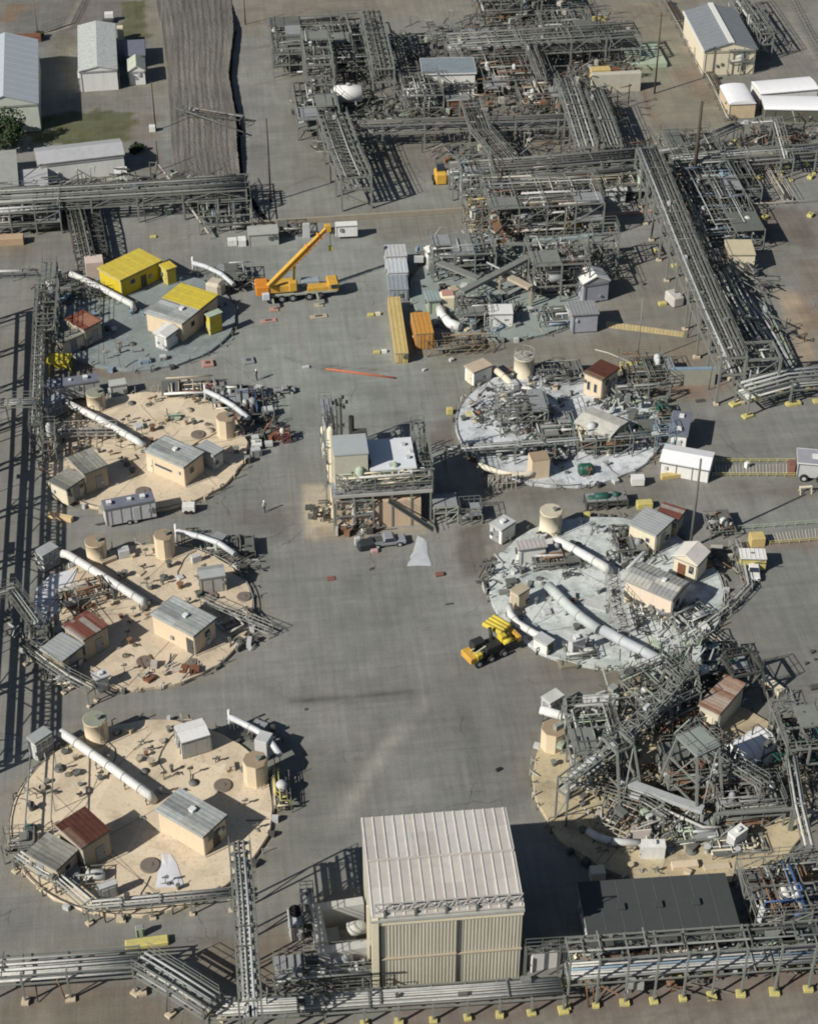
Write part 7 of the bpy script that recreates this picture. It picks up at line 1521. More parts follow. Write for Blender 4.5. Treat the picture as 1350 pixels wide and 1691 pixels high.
# bridges on the right of the far plant
rack('rising_pipe_bridge', 'pipe bridge curving up from the great pipe bridge towards the pale shelters', [(1075, 250), (1130, 242), (1180, 222), (1220, 205)], 2.0, [3.8], 4.5, rackpipes(2.0, 3.8, 4, rh, WH), rail=False, post=.2, foot=CONCT, footsize=(.7, .7, .3))
rack('rising_pipe_bridge', 'square loop of pipe bridge below the pale shelters', [(1222, 202), (1282, 198), (1300, 262)], 2.0, [3.8], 4.5, rackpipes(2.0, 3.8, 3, rh, GP), rail=False, post=.2, foot=PALEY, footsize=(.7, .7, .3))
rack('long_pipe_rack', 'pipe rack running from the square loop to the right edge', [(1110, 262), (1230, 252), (1400, 240)], 2.8, [2.4, 3.8], 6, rackpipes(2.8, 2.5, 5, rh, GP) + rackpipes(2.8, 3.8, 3, rh, WH), rail=False, post=.22, foot=PALEY, footsize=(.7, .7, .35))
frame('process_unit', 'tangle of pipes where the great pipe bridge meets the back racks', (1110, 300), 8, 10, [2.2, 4.0], 3, 2, rh, 112, 3, deck=.1, pmats=GP, col=.18)
frame('process_unit', 'dark pipes lying right of the great pipe bridge top', (1160, 345), 9, 14, [1.8, 3.0], 3, 3, rh, 112, 3, deck=.1, pmats=[PIPED, DSTEEL, STEEL, PALEB], col=.15, rail=False)
rack('slanting_walkway', 'thin pink-grey walkway slanting across the dirt at the right', [(1262, 262), (1282, 300), (1300, 330)], 1.6, [.7], 4, [(0, .7, .08, CONC)], rail=True, mat=CONC, post=.1)
pipeframe('long low rail line along the near side of the dirt at the right', [(1210, 338, .5), (1280, 334, .5), (1400, 326, .5)], .08, CONC, name='pipe_line')
for (x, y, lb) in ((1262, 361, 'pale yellow marker block alone on the brown dirt, nearest the great pipe bridge'), (1337, 357, 'pale yellow marker block on the brown dirt at the right edge'), (1252, 296, 'pale yellow marker block at the foot of the thin posts on the dirt'),
        (1337, 294, 'pale yellow marker block in the cluster by the right edge racks'), (1288, 288, 'pale yellow marker block beside the thin pink-grey walkway')):
    block('marker_block', 'small ' + lb, 'marker', (x, y), (1.0, .8, .5), PALEY, rz=.003 * x, group='pale yellow marker blocks on the dirt at the right', extra=lambda t, at, U, V: MB().obox(at(0, 0, .53), U * .15, V * .1, Zv * .03).out('lifting_eye', DSTEEL, t))
# ---- upper right buildings
t_, Q_, a_, b_ = hut('gabled_building', 'cream building with a dark blue-grey gabled roof and a pale ridge strip', 'building', (1128, 18), (1162, 84), (1248, 75), 4.6, wall=CREAM, roof=M('slate_metal_roof', (0.2, 0.215, 0.235), .6, 0, .3), gable=1.3, ridge='u', ribs=True, ribstep=1.4, oh=.25, door=(0, .42), doormat=TAND, rt=.18)
u_ = (Q_(0, 0, 0) - Q_(1, 0, 0)); v_ = (Q_(0, 1, 0) - Q_(0, 0, 0)); m_ = MB(); m_.obox(Q_(a_ / 2, b_ / 2, 5.98), u_ * a_ / 2, v_ * .45, Zv * .09); m_.out('ridge_cap', WHITE, t_)
m_ = MB(); m_.obox(Q_(a_ / 2, -.02, 4.55), u_ * a_ / 2, v_ * .15, Zv * .16); m_.out('gutter', WHITE, t_)
frame('duct_cluster', 'grey ducts standing against the gable of the slate roofed building', (1200, 125), 4.5, 2, [2.5, 4.5], 2, 1, rh, 30, 5, deck=.3, pmats=[LGREY, MGREY], col=.14, vmats=[LGREY, MGREY, PIPEL], rail=False)
frame('process_unit', 'pipe frame along the right side of the slate roofed building', (1250, 100), 2.4, 22, [3, 5], 1, 5, rh, 64, 1, deck=.1, pmats=GP, col=.18)
rack('slanting_walkway', 'dark pipe trench cover running down the left side of the slate roofed building', [(1100, 0), (1140, 70), (1180, 140), (1205, 195)], 1.8, [.6], 4, rackpipes(1.8, .6, 4, rh, [PIPED, STEEL, PIPER, CONC]), rail=False, post=.1, mat=STEEL)
def vault(label, A, B, C_, hw, rise, wall, roof):
    t, Q, a, b = hut('arched_shelter', label, 'shelter', A, B, C_, hw, wall=wall, roof=roof, ribs=False, oh=.05, skip_door=True, rt=.1)
    u = (Q(0, 0, 0) - Q(1, 0, 0)); v = (Q(0, 1, 0) - Q(0, 0, 0)); n = 12; V0 = []; 
    if b >= a * 1.3:
        f = lambda x, k: Q(a / 2 - a / 2 * math.cos(math.pi * k / n), x, hw + .02 + rise * math.sin(math.pi * k / n)); ends = (0.0, b)
    else:
        f = lambda x, k: Q(x, b / 2 - b / 2 * math.cos(math.pi * k / n), hw + .02 + rise * math.sin(math.pi * k / n)); ends = (0.0, a)
    mb = MB(); mb.quadmesh([f(x, k) for x in ends for k in range(n + 1)], [(k, k + 1, n + 2 + k, n + 1 + k) for k in range(n)], True)
    mb.quadmesh([f(ends[0], k) for k in range(n + 1)], [tuple(range(n + 1))]); mb.quadmesh([f(ends[1], k) for k in range(n + 1)], [tuple(range(n + 1))]); mb.out('vault', roof, t)
    return t
WCAN = M('white_canvas', (0.74, 0.74, 0.76))
vault('short white arched shelter with a tan front', (1188, 142), (1204, 172), (1247, 168), 2.6, .5, M('tan_front', (0.52, 0.42, 0.28), .8), WCAN)
vault('long white arched shelter at the right edge, the farther of two', (1240, 135), (1256, 155), (1352, 148), 2.2, .5, WHITE, WCAN)
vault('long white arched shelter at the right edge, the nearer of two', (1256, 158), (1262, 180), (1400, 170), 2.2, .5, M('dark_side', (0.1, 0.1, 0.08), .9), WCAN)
# ---- upper left buildings
t_, Q_, a_, b_ = hut('gabled_warehouse', 'large pale blue-grey gabled warehouse cut by the left edge', 'building', (-42, 72), (-48, 178), (64, 184), 5.0, wall=M('pale_green_white', (0.5, 0.53, 0.47), .8, 0, .3), roof=M('pale_blue_roof', (0.42, 0.46, 0.5), .5, 0, .15), gable=1.7, ridge='u', ribs=True, ribstep=2.4, oh=.2, door=(0, .75), doormat=LGREY)
hut('weathered_barn', 'barn with a mottled white and grey roof and white front boxes', 'building', (128, 42), (129, 118), (194, 112), 3.8, wall=WHITE, roof=M('mottled_roof', (0.46, 0.48, 0.47), .8, 0, .62, (0.2, 0.21, 0.21), 2.2, 9), gable=.7, ridge='u', ribs=False, door=(0, .6), doormat=LGREY)
hut('white_lean_to', 'white box room at the front left of the mottled barn', 'shed', (128, 116), (129, 128), (152, 126), 2.6, wall=WHITE, roof=WHITE, ribs=False, door=(0, .5), doormat=LGREY)
frame('valve_cluster', 'white pipes and grey boxes at the front of the mottled barn', (155, 148), 4.5, 4, [1.6, 2.6], 2, 1, rh, 30, 2, deck=.2, pmats=[WHITE, LGREY, PALEB], col=.1, rail=False)
hut('small_gabled_house', 'small white house with a pale gabled porch beside the mottled barn', 'hut', (210, 98), (211, 118), (240, 114), 2.6, wall=WHITE, roof=M('sage_white', (0.42, 0.45, 0.38), .8), gable=.9, ridge='u', ribs=False, door=(0, .3), doormat=DSTEEL)
hut('blue_grey_shed', 'blue-grey roofed shed behind the small white house', 'shed', (206, 66), (207, 92), (240, 88), 2.4, wall=LGREY, roof=ROOFB, ribs=False, door=(0, .5))
block('white_tank_box', 'white box on the asphalt behind the mottled barn', 'box', (181, 34), (1.6, 1.2, 1.6), WHITE, extra=lambda t, at, U, V: MB().obox(at(-.3, -1.0, .4), U * .9, V * .5, Zv * .4).out('base', DSTEEL, t))
block('white_roof_box', 'small pale box between the mottled barn and the blue-grey shed', 'box', (200, 64), (1.1, 1.1, 2.4), CREAM)
t_, Q_, a_, b_ = hut('long_white_building', 'long white building with two grey roof steps behind the left pipe rack', 'building', (56, 245), (62, 272), (210, 268), 3.4, wall=WHITE, roof=M('pale_grey_roof', (0.38, 0.39, 0.4), .7), gable=.8, ridge='v', ribs=False, oh=.2, door=(0, .5), win=[(0, .15, 1.2, .8, 2), (0, .3, 1.2, .8, 2), (0, .7, 1.2, .8, 2)])
hut('white_porch', 'white porch block at the right end of the long white building', 'shed', (188, 276), (189, 286), (210, 284), 3.0, wall=WHITE, roof=WHITE, ribs=False, door=(0, .5), doormat=LGREY)
hut('flat_grey_shed', 'flat grey roofed building cut by the left edge, above the pipe rack', 'building', (-40, 252), (-38, 312), (31, 308), 3.2, wall=LGREY, roof=M('flat_grey', (0.3, 0.31, 0.29), .8), ribs=False, skip_door=True)
hut('flat_grey_shed', 'pale flat roofed shed between the flat grey building and the long white one', 'shed', (33, 280), (34, 313), (80, 309), 2.6, wall=WHITE, roof=M('pale_grey_roof', (0.38, 0.39, 0.4)), ribs=False, door=(0, .5))
block('grey_annex', 'blue-grey cabinet right of the white porch', 'cabinet', (218, 320), (2.0, 1.6, 1.8), PALEB)
rack('long_pipe_rack', 'wide pipe rack with many thin pipes crossing the stone bank', [(-40, 327), (150, 317), (300, 308), (405, 302)], 4.6, [3.0, 4.4], 8, rackpipes(5.4, 3.1, 6, rh, GP + WH[:2], .08, .16) + rackpipes(5.4, 4.6, 6, rh, GP + WH[:2], .08, .16), rail=False, post=.22, brace=2, footsize=(.6, .6, .3))
frame('process_unit', 'knot of pipes and valves at the left edge below the flat grey building', (-20, 392), 11, 8, [2.0, 3.8], 3, 2, rh, 192, 4, deck=.12, pmats=GP + [PIPEW], col=.18)
rack('dark_pipe_bridge', 'pipe bridge running towards the yellow building under the wide pipe rack', [(120, 330), (132, 380), (142, 425)], 2.6, [1.6, 2.8], 5, rackpipes(2.6, 1.7, 4, rh, [PIPED, STEEL, DSTEEL]) + rackpipes(2.6, 2.8, 3, rh, [PIPED, STEEL]), rail=False, post=.2, mat=DSTEEL, lace=1.6)
rack('dark_pipe_bridge', 'second dark pipe bridge right of the first, by the white flag boxes', [(150, 330), (160, 375), (166, 415)], 1.8, [1.2, 2.2], 5, rackpipes(1.8, 1.3, 3, rh, [PIPED, STEEL, DSTEEL]), rail=False, post=.2, mat=DSTEEL, lace=1.6)
block('tan_pallet', 'tan timber pallet box at the left edge below the knot of pipes', 'pallet', (12, 402), (5.0, 1.6, 1.2), M('tan_timber', (0.42, 0.3, 0.2), .9))
pipeframe('long thin slanting conveyor pipe over the foot of the stone bank', [(262, 272, 1.5), (300, 322, 1.5), (345, 386, 1.0)], .16, CONC, name='conveyor_pipe')
pipeframe('thin footbridge pipe crossing the stone bank', [(290, 178, 1.8), (340, 195, 1.8), (402, 218, 1.0)], .14, STEEL, name='conveyor_pipe')
frame('truss_section', 'low lattice crossing the stone bank in the middle', (296, 196), 11, 2.0, [1.5], 7, 1, rh, 14, 0, col=.1, deck=0, rail=False, mat=STEEL, rz=-.45)
frame('pipe_lattice', 'blue-grey pipe racks at the near end of the stone bank', (330, 388), 8, 13, [1.6, 3.0], 3, 3, rh, 50, 1, deck=.06, pmats=[PALEB, STEEL, PIPEG, GALV], col=.14, rail=False)
block('parapet_wall', 'long thin concrete kerb wall behind the crane', 'wall', (595, 362), (38, .3, .9), M('kerb_wall', (0.28, 0.25, 0.2), .9), rz=.02)
hut('site_office', 'grey-green box office with two small windows behind the crane', 'cabin', (408, 373), (410, 388), (460, 386), 2.0, wall=M('sage_box', (0.36, 0.37, 0.34), .7), roof=M('sage_box', (0.36, 0.37, 0.34)), ribs=False, oh=.03, skip_door=True, win=[(0, .22, .4, .4, 1.1), (0, .8, .4, .4, 1.1)])
hut('white_tank_box', 'small white box left of the grey-green box office', 'box', (375, 392), (376, 398), (391, 397), .9, wall=WHITE, roof=WHITE, ribs=False, oh=.02, skip_door=True)
hut('white_tank_box', 'small white cabinet against the left side of the grey-green box office', 'box', (392, 390), (393, 398), (406, 397), 1.0, wall=WHITE, roof=WHITE, ribs=False, oh=.02, skip_door=True)
hut('white_box_trailer', 'white box trailer on yellow jacks beside the crane tip', 'trailer', (553, 366), (554, 373), (590, 371), 1.9, z0=.5, wall=WHITE, roof=WHITE, ribs=False, oh=.02, door=(0, .6), doormat=LGREY)
frame('pipe_lattice', 'dark open trailer frame between the box office and the crane tip', (462, 392), 4.2, 3, [1.2], 3, 1, rh, 10, 1, col=.12, deck=.3, mat=DSTEEL, rail=False)
block('grey_signboard', 'tall grey panel standing between the dark trailer frame and the crane tip', 'panel', (506, 392), (1.1, .4, 2.4), LGREY)
# ---- hill-side shrubs and tree in the corner
def tree(label, px, r, h, seed, col=(0.03, 0.05, 0.02), n=1500):
    p = P(*px); r_ = random.Random(seed); t = thing('broadleaf_tree', label, 'tree', (p.x, p.y, 0))
    m = MB(); m.tube([p, p + Vector((.1, .1, h * .3)), p + Vector((.3, -.1, h * .6))], .3, 8, rs=[.38, .28, .15])
    for k in range(6):
        a = k * 1.1; m.tube([p + Zv * h * (.3 + .05 * k), p + Vector((math.cos(a) * r * .5, math.sin(a) * r * .5, h * (.5 + .06 * k)))], .1, 6, rs=[.12, .05])
    m.out('trunk', DWOOD, t)
    c = MB(); cl = []
    for k in range(26):
        a, q = r_.uniform(0, 6.28), r * math.sqrt(r_.random()) * .8; cl.append((p.x + q * math.cos(a), p.y + q * math.sin(a), h * r_.uniform(.35, .95) * (1 - .25 * q / r), r * r_.uniform(.22, .38)))
    for k in range(n):
        x, y, z, s = r_.choice(cl); a, b = r_.uniform(0, 6.28), r_.uniform(-1, 1); rr = s * r_.uniform(.7, 1.1)
        q = Vector((x + rr * math.cos(a) * math.sqrt(1 - b * b), y + rr * math.sin(a) * math.sqrt(1 - b * b), z + rr * b))
        d1 = Vector((r_.uniform(-1, 1), r_.uniform(-1, 1), r_.uniform(-.6, .6))).normalized() * r_.uniform(.12, .26); d2 = d1.orthogonal().normalized() * r_.uniform(.1, .2)
        c.quadmesh([q - d1, q + d2, q + d1, q - d2], [(0, 1, 2, 3)])
    c.out('crown', M('foliage_' + str(seed), col, .9, 0, .6, tuple(v * 2.1 for v in col), 1.5), t)
tree('dark evergreen tree at the left edge in front of the pale warehouse', (2, 245), 4.6, 6.5, 8, n=3800)
tree('small dark bush behind the right end of the long white building', (226, 250), 1.3, 1.2, 9, n=900, col=(0.02, 0.03, 0.015))
tree('small dark bush right of the mottled barn', (66, 62), .9, 1.2, 19, n=400)
pole((447, 333), 14.0, 'lone dark pole with a long shadow left of the far plant', .16)
pole((1080, 154), 14.5, 'tall dark pole above the right end of the far plant', .17, arms=1)
pole((1144, 304), 14.0, 'thick dark wooden pole right of the great pipe bridge top', .36)
pole((1051, 602), 10.5, 'slim grey lamp pole standing in front of the red rusted roof', .1, GALV, lamp=False)
pole((1139, 905), 13.0, 'tall grey pole in front of the white marquee', .2, STEEL)
pole((820, 352), 9.0, 'dark pole rising in front of the pale horizontal tank', .13)
pole((923, 292), 8.5, 'dark pole rising between the two long pipe racks', .13)
pole((257, 214), 8.5, 'dark pole with a white box at its foot by the stone bank', .13)
pole((262, 280), 5.0, 'short dark pole at the left foot of the stone bank', .13)
pole((63, 60), 9.0, 'slim pole behind the pale warehouse in the upper left', .1, WOOD)
pole((405, 40), 6.0, 'short pole at the top of the stone bank', .12)
pole((776, 345), 5.5, 'galvanised post at the left end of the long kerb wall', .12, GALV)
block('white_foot_box', 'white box at the foot of the dark pole by the stone bank', 'box', (252, 216), (1.0, .9, 1.0), WHITE)
def roller_fence(label, pts, n):
    W = [P(*p) for p in pts]; t = thing('fence', label, 'fence', tuple(W[0]))
    for a, b in zip(W, W[1:]):
        for k in range(n): q = a.lerp(b, k / n); MB().beam(q, q + Zv * 1.6, .08).out('post', GALV, t)
        for z in (.5, 1.1, 1.6): MB().beam(a + Zv * z, b + Zv * z, .04).out('wire', GALV, t)
roller_fence('thin wire fence along the back of the dark front trench at top right', [(1300, 0), (1325, 50), (1350, 95)], 10)
roller_fence('thin wire fence on the asphalt in the upper left corner', [(70, 55), (112, 40), (132, 0)], 10)
block('rust_pallets', 'row of rust coloured crates behind the pale warehouse', 'crates', (30, 68), (8.5, 1.4, 1.2), RUST, bevel=.1)

for (x, y, rad, H, sq, k) in ((520, 95, 7, 3.5, 1, 'over the wide low frame'), (600, 100, 7, 3.0, 1.3, 'beside the high steel bridge'), (560, 190, 8, 2.2, .8, 'below the white horizontal tank'), (690, 195, 8, 2.6, .7, 'left of the brown fronted house'),
        (720, 80, 8, 3.0, 1, 'behind the blue-grey roofed building'), (820, 70, 10, 4.5, .8, 'on the left of the broad pipe band'), (930, 60, 10, 4.5, .8, 'on the right of the broad pipe band'), (830, 140, 9, 3.0, 1.2, 'right of the blue-grey roof'),
        (900, 165, 9, 2.6, 1.2, 'in the middle of the far plant'), (960, 190, 7, 4.0, 1.4, 'under the slanting bridges'), (850, 215, 12, 2.2, .6, 'between the crossing racks of the far plant'), (1000, 120, 6, 2.0, .8, 'behind the cream concrete wall'),
        (870, 30, 9, 4.0, .8, 'at the very top of the far plant'), (800, 275, 9, 3.4, .5, 'around the pale horizontal tank'), (950, 285, 10, 3.4, .5, 'right of the pale horizontal tank'), (900, 325, 12, 2.6, .4, 'under the nearer long rack'),
        (1110, 275, 7, 3.0, .8, 'at the head of the great pipe bridge'), (1180, 330, 7, 2.4, 1.4, 'right of the great pipe bridge head'), (1290, 240, 7, 2.6, .8, 'around the square loop of pipe bridge'), (560, 255, 5, 4.0, 1.6, 'inside the leaning lattice bridge'),
        (40, 345, 9, 3.0, .6, 'at the left under the wide pipe rack'), (320, 330, 9, 2.4, .6, 'over the foot of the stone bank'), (200, 325, 12, 3.2, .3, 'under the wide pipe rack')):
    tangle('thin pipes and bars tangled ' + k, (x, y), rad, 98, H, rh, [STEEL, DSTEEL, PIPED, DSTEEL, PIPEG, STEEL] + ([CONC, PIPER] if x > 780 else [PALEGREEN]), R(0), r0=.05, r1=.1, squash=sq)
WH = WH_
# ================================================================== VEHICLES AND LOOSE THINGS
def wheel(t, c, ax, r=.5, w_=.3, rim=LGREY):
    ax = ax.normalized(); c = Vector(c)
    o = MB().tube([c - ax * w_ / 2, c + ax * w_ / 2], r, 18).out('wheel', BLACK, t)
    MB().tube([c + ax * (w_ / 2 - .02), c + ax * (w_ / 2 + .03)], r * .5, 12).out('rim', rim, o)
def mobile_crane():
    A, B = P(436, 503), P(557, 492)      # rear and front on the ground line nearest the camera
    U = (B - A).normalized(); V = Vector((-U.y, U.x, 0)); Ln = (B - A).length; W_ = 2.7; c = A + V * W_ / 2
    t = thing('mobile_crane', 'big orange-yellow mobile crane with its boom raised to the upper right', 'crane', tuple(A), math.atan2(U.y, U.x))
    def at(x, y, z): return A + U * x + V * y + Zv * z
    MB().obox(at(Ln / 2, W_ / 2, 1.15), U * Ln / 2, V * (W_ / 2 - .05), Zv * .18).out('chassis', M('chassis_grey', (0.3, 0.32, 0.27), .6), t, .05)
    for k in range(5):
        for s in (.22, W_ - .22): wheel(t, at(1.0 + k * 1.55 + (.8 if k > 2 else 0), s, .6), V * (-1 if s < 1 else 1), .6, .4, MGREY)
    MB().obox(at(Ln * .28, W_ / 2, 1.45), U * 1.0, V * 1.0, Zv * .15).out('turntable', DSTEEL, t)
    MB().obox(at(Ln * .26, .75, 2.1), U * 2.0, V * .55, Zv * .55).out('superstructure', CRANEY, t, .08)
    MB().obox(at(Ln * .26, W_ - .6, 2.0), U * 2.0, V * .5, Zv * .5).out('superstructure', CRANEY, t, .08)
    MB().obox(at(-.1, W_ / 2, 2.1), U * .9, V * 1.3, Zv * .7).out('counterweight', M('crane_orange', (0.6, 0.22, 0.03), .5), t, .08)
    MB().obox(at(.3, -.3, 1.5), U * .5, V * .3, Zv * .5).out('toolbox', M('pale_sky', (0.5, 0.55, 0.62), .5), t, .05)
    MB().obox(at(Ln - 3.6, W_ - .8, 1.9), U * 1.3, V * .6, Zv * .55).out('engine_cover', M('glassy_grey', (0.28, 0.32, 0.36), .3), t, .1)
    MB().obox(at(Ln - 2.6, .75, 1.65), U * 1.6, V * .6, Zv * .3).out('side_deck', CRANEY, t, .05)
    cb = MB().obox(at(Ln - .5, W_ / 2, 1.7), U * .75, V * 1.25, Zv * .65).out('driver_cab', CRANEY, t, .12)
    MB().obox(at(Ln + .27, W_ / 2, 1.95), U * .03, V * 1.05, Zv * .3).out('windscreen', GLASS, cb)
    MB().obox(at(Ln - .4, .0, 1.95), U * .45, V * .03, Zv * .28).out('side_window', GLASS, cb)
    oc = MB().obox(at(Ln * .26 + 1.5, -.05 + .35, 2.5), U * .55, V * .4, Zv * .75).out('operator_cab', CRANEY, t, .08)
    MB().obox(at(Ln * .26 + 2.08, .3, 2.7), U * .03, V * .33, Zv * .4).out('windscreen', GLASS, oc)
    # telescopic boom, raised
    b0 = P(446, 470, 3.2); b1 = P(541, 375, 9.2); d = (b1 - b0).normalized(); Lb = (b1 - b0).length
    secs = [(0, .62, .5), (.58, 1.0, .38), (.72, 1.0, .3)]
    MB().beam(b0 - d * .4, b0 + d * Lb * .66, .62, .78).out('boom_section', CRANEY, t, .05)
    MB().beam(b0 + d * Lb * .66, b0 + d * Lb * .86, .5, .62).out('boom_section', CRANEY, t, .04)
    MB().beam(b0 + d * Lb * .86, b1, .4, .5).out('boom_section', CRANEY, t, .04)
    for f in (.64, .84): MB().beam(b0 + d * Lb * f, b0 + d * (Lb * f + .22), .72, .88).out('collar', M('crane_orange', (0.6, 0.22, 0.03)), t)
    MB().obox(b1 + Zv * -.1, U * .45, V * .35, Zv * .55).out('boom_head', CRANEY, t, .05)
    MB().obox(b1 + U * .6 + Zv * -.6, U * .4, V * .25, Zv * .4).out('head_winch', DSTEEL, t)
    MB().tube([b1 + U * .3 - Zv * .6, b1 + U * .3 - Zv * 3.2], .04, 5).out('rope', DSTEEL, t)
    MB().obox(b1 + U * .3 - Zv * 3.4, U * .25, V * .15, Zv * .35).out('hook_block', YELLOW, t)
    side = d.cross(Zv).normalized()
    MB().tube([at(Ln * .26 + 1.7, W_ / 2, 1.8), b0 + d * Lb * .42 - Zv * .35], .18, 10).out('luffing_ram', YELLOW, t)
    rp = MB()
    for k in range(10): rp.beam(b0 + d * Lb * (.3 + .06 * k) + side * .5 - Zv * .2, b0 + d * Lb * (.33 + .06 * k) + side * .45 - Zv * .5, .1)
    rp.beam(b0 + d * Lb * .3 + side * .5 - Zv * .2, b0 + d * Lb * .95 + side * .45 - Zv * .35, .08); rp.out('jib_lattice', M('crane_orange', (0.6, 0.22, 0.03)), t)
    for x in (1.2, Ln - 2.9):
        for s, e in ((-1, -1.6), (1, W_ + 1.6)):
            o = MB(); o.beam(at(x, W_ / 2, .95), at(x, e, .95), .25); o.beam(at(x, e, .95), at(x, e, .12), .18); o.out('outrigger', M('chassis_grey', (0.3, 0.32, 0.27)), t)
            MB().obox(at(x, e, .09), U * .6, V * .5, Zv * .06).out('outrigger_pad', PINK if x < 2 else TAND, t)
mobile_crane()
def reach_machine():
    A = P(780, 1108); B = P(862, 1072); U = (B - A).normalized(); V = Vector((-U.y, U.x, 0))
    t = thing('reach_machine', 'yellow and black wheeled lifting machine with a yellow folded drum boom', 'crane', tuple(A), math.atan2(U.y, U.x))
    def at(x, y, z): return A + U * x + V * y + Zv * z
    Ln = (B - A).length
    MB().obox(at(Ln / 2, 1.1, .95), U * Ln / 2, V * .75, Zv * .2).out('chassis', DSTEEL, t, .05)
    for x in (.9, 2.5, 4.2):
        for y in (.1, 2.2): wheel(t, at(x, y, .5), V * (-1 if y < 1 else 1), .5, .35, LGREY)
    MB().obox(at(.35, 1.1, 1.2), U * .55, V * 1.0, Zv * .4).out('bumper_deck', CRANEY, t, .08)
    MB().obox(at(1.0, .35, 1.45), U * .35, V * .3, Zv * .35).out('step_box', YELLOW, t, .05)
    cb = MB().obox(at(1.7, 1.7, 1.75), U * .75, V * .55, Zv * .6).out('cab', M('black_cab', (.03, .03, .03), .5), t, .1)
    MB().obox(at(.93, 1.7, 1.95), U * .03, V * .45, Zv * .32).out('windscreen', GLASS, cb)
    MB().obox(at(3.0, 1.1, 1.5), U * 1.0, V * .8, Zv * .35).out('engine_deck', M('black_cab', (.03, .03, .03)), t, .08)
    MB().tube([at(3.4, 1.2, 1.2), at(3.5, 2.0, 3.1)], .22, 8).out('mast', M('black_cab', (.03, .03, .03)), t)
    for k in range(3): MB().tube([at(4.2 + .0, .25 + .6 * k, 1.9), at(5.4, .25 + .6 * k, 1.9)], .27, 12).out('coil_drum', YELLOW, t)
    MB().obox(at(Ln - .3, 1.1, 1.5), U * .25, V * .95, Zv * .35).out('rear_frame', CRANEY, t, .05)
    for k in range(4):
        p = P(797 + 5.5 * k, 1030 - 4.2 * k, 2.4); q = P(829 + 4.2 * k, 1046 - 4.0 * k, 2.4)
        MB().tube([p, p.lerp(q, .05), p.lerp(q, .95), q], .3, 12, rs=[.2, .3, .3, .2]).out('boom_drum', YELLOW, t)
    q = P(828, 1052, 2.0); MB().obox(q, U * .35, V * .5, Zv * .5).out('boom_foot', YELLOW, t, .05)
    MB().beam(q, at(4.3, 1.1, 1.6), .35).out('boom_arm', YELLOW, t)
    MB().beam(at(.5, .6, 1.75), at(2.2, .8, 1.9), .12).out('grab_rail', CREAM, t); MB().beam(at(.5, 1.2, 1.75), at(2.2, 1.3, 1.9), .12).out('grab_rail', CREAM, t)
reach_machine()
def trailer(A, B, C_, h, label, wall, roof, vents, wheels=True, name='travel_trailer'):
    t, Q, a, b = hut(name, label, 'trailer', A, B, C_, h, z0=.45, wall=wall, roof=roof, ribs=False, oh=.03, skip_door=True, vents=vents, win=[(0, .93, .8, .5, 1.5)])
    u = (Q(0, 0, 0) - Q(1, 0, 0)); v = (Q(0, 1, 0) - Q(0, 0, 0))
    if wheels:
        for f in (.46, .58):
            wheel(t, Q(.1, b * f, -.1), u, .35, .25, LGREY); wheel(t, Q(a - .1, b * f, -.1), -u, .35, .25, LGREY)
    dd = MB(); dd.obox(Q(-.0, b * .62, h * .42), u * .03, v * .4, Zv * h * .38); dd.out('door', LGREY, t)
    MB().beam(Q(a / 2, -.0, -.15), Q(a / 2, -1.2, -.2), .12).out('tow_bar', DSTEEL, t)
    for k in range(5): MB().obox(Q(-.0, b * (.12 + .19 * k), h / 2), u * .015, v * .02, Zv * (h / 2 - .1)).out('panel_seam', MGREY, t)
trailer((167, 826), (172, 842), (259, 834), 2.5, 'pale travel trailer with blue-grey roof and white hatches before the third left tank', M('trailer_skin', (0.52, 0.52, 0.54), .5, 0, .2), ROOFB, [(.5, .12, .5), (.5, .52, .4), (.5, .78, .5)])
trailer((75, 628), (78, 641), (166, 636), 2.3, 'grey office trailer with a blue-grey roof between the tan drum and the yellow tripod', M('trailer_grey', (0.36, 0.37, 0.38), .6), ROOFB, [(.5, .15, .45), (.5, .45, .3), (.5, .75, .5)], False)
hut('grey_skip', 'pale grey box container right of the office trailer', 'container', (178, 628), (181, 638), (209, 633), 1.9, wall=LGREY, roof=M('pale_grey_green', (0.4, 0.42, 0.4), .8), ribs=False, oh=.02, skip_door=True)
block('tow_motor', 'small white generator trailer right of the travel trailer', 'generator', (312, 842), (1.5, 1.0, .9), WHITE, z0=.3, rz=-.1, extra=lambda t, at, U, V: [MB().tube([at(.3 * s, -.55, 0), at(.3 * s, -.45, 0)], .28, 10).out('wheel', BLACK, t) for s in (-1, 1)])
block('long_crate', 'long tan timber crate lying near the left lattice shadow', 'crate', (100, 857), (3.2, .7, .6), M('pine', (0.6, 0.45, 0.26), .8), rz=-.42)
def yellow_tripod():
    p = P(100, 612); t = thing('yellow_canopy', 'small yellow canopy on four legs in front of the grey green tank', 'canopy', tuple(p), .2)
    MB().obox(p + Zv * 1.9, Vector((1.5, -.2, 0)), Vector((.2, 1.1, 0)), Zv * .15).out('canopy_top', YELLOW, t)
    MB().obox(p + Vector((.2, -.6, 1.3)), Vector((.8, -.1, 0)), Vector((.05, .3, 0)), Zv * .4).out('hopper', YELLOW, t)
    for i in (-1, 1):
        for j in (-1, 1): MB().beam(p + Vector((1.5 * i, .9 * j, 0)), p + Vector((1.2 * i, .8 * j, 1.9)), .14).out('leg', YELLOW, t)
yellow_tripod()
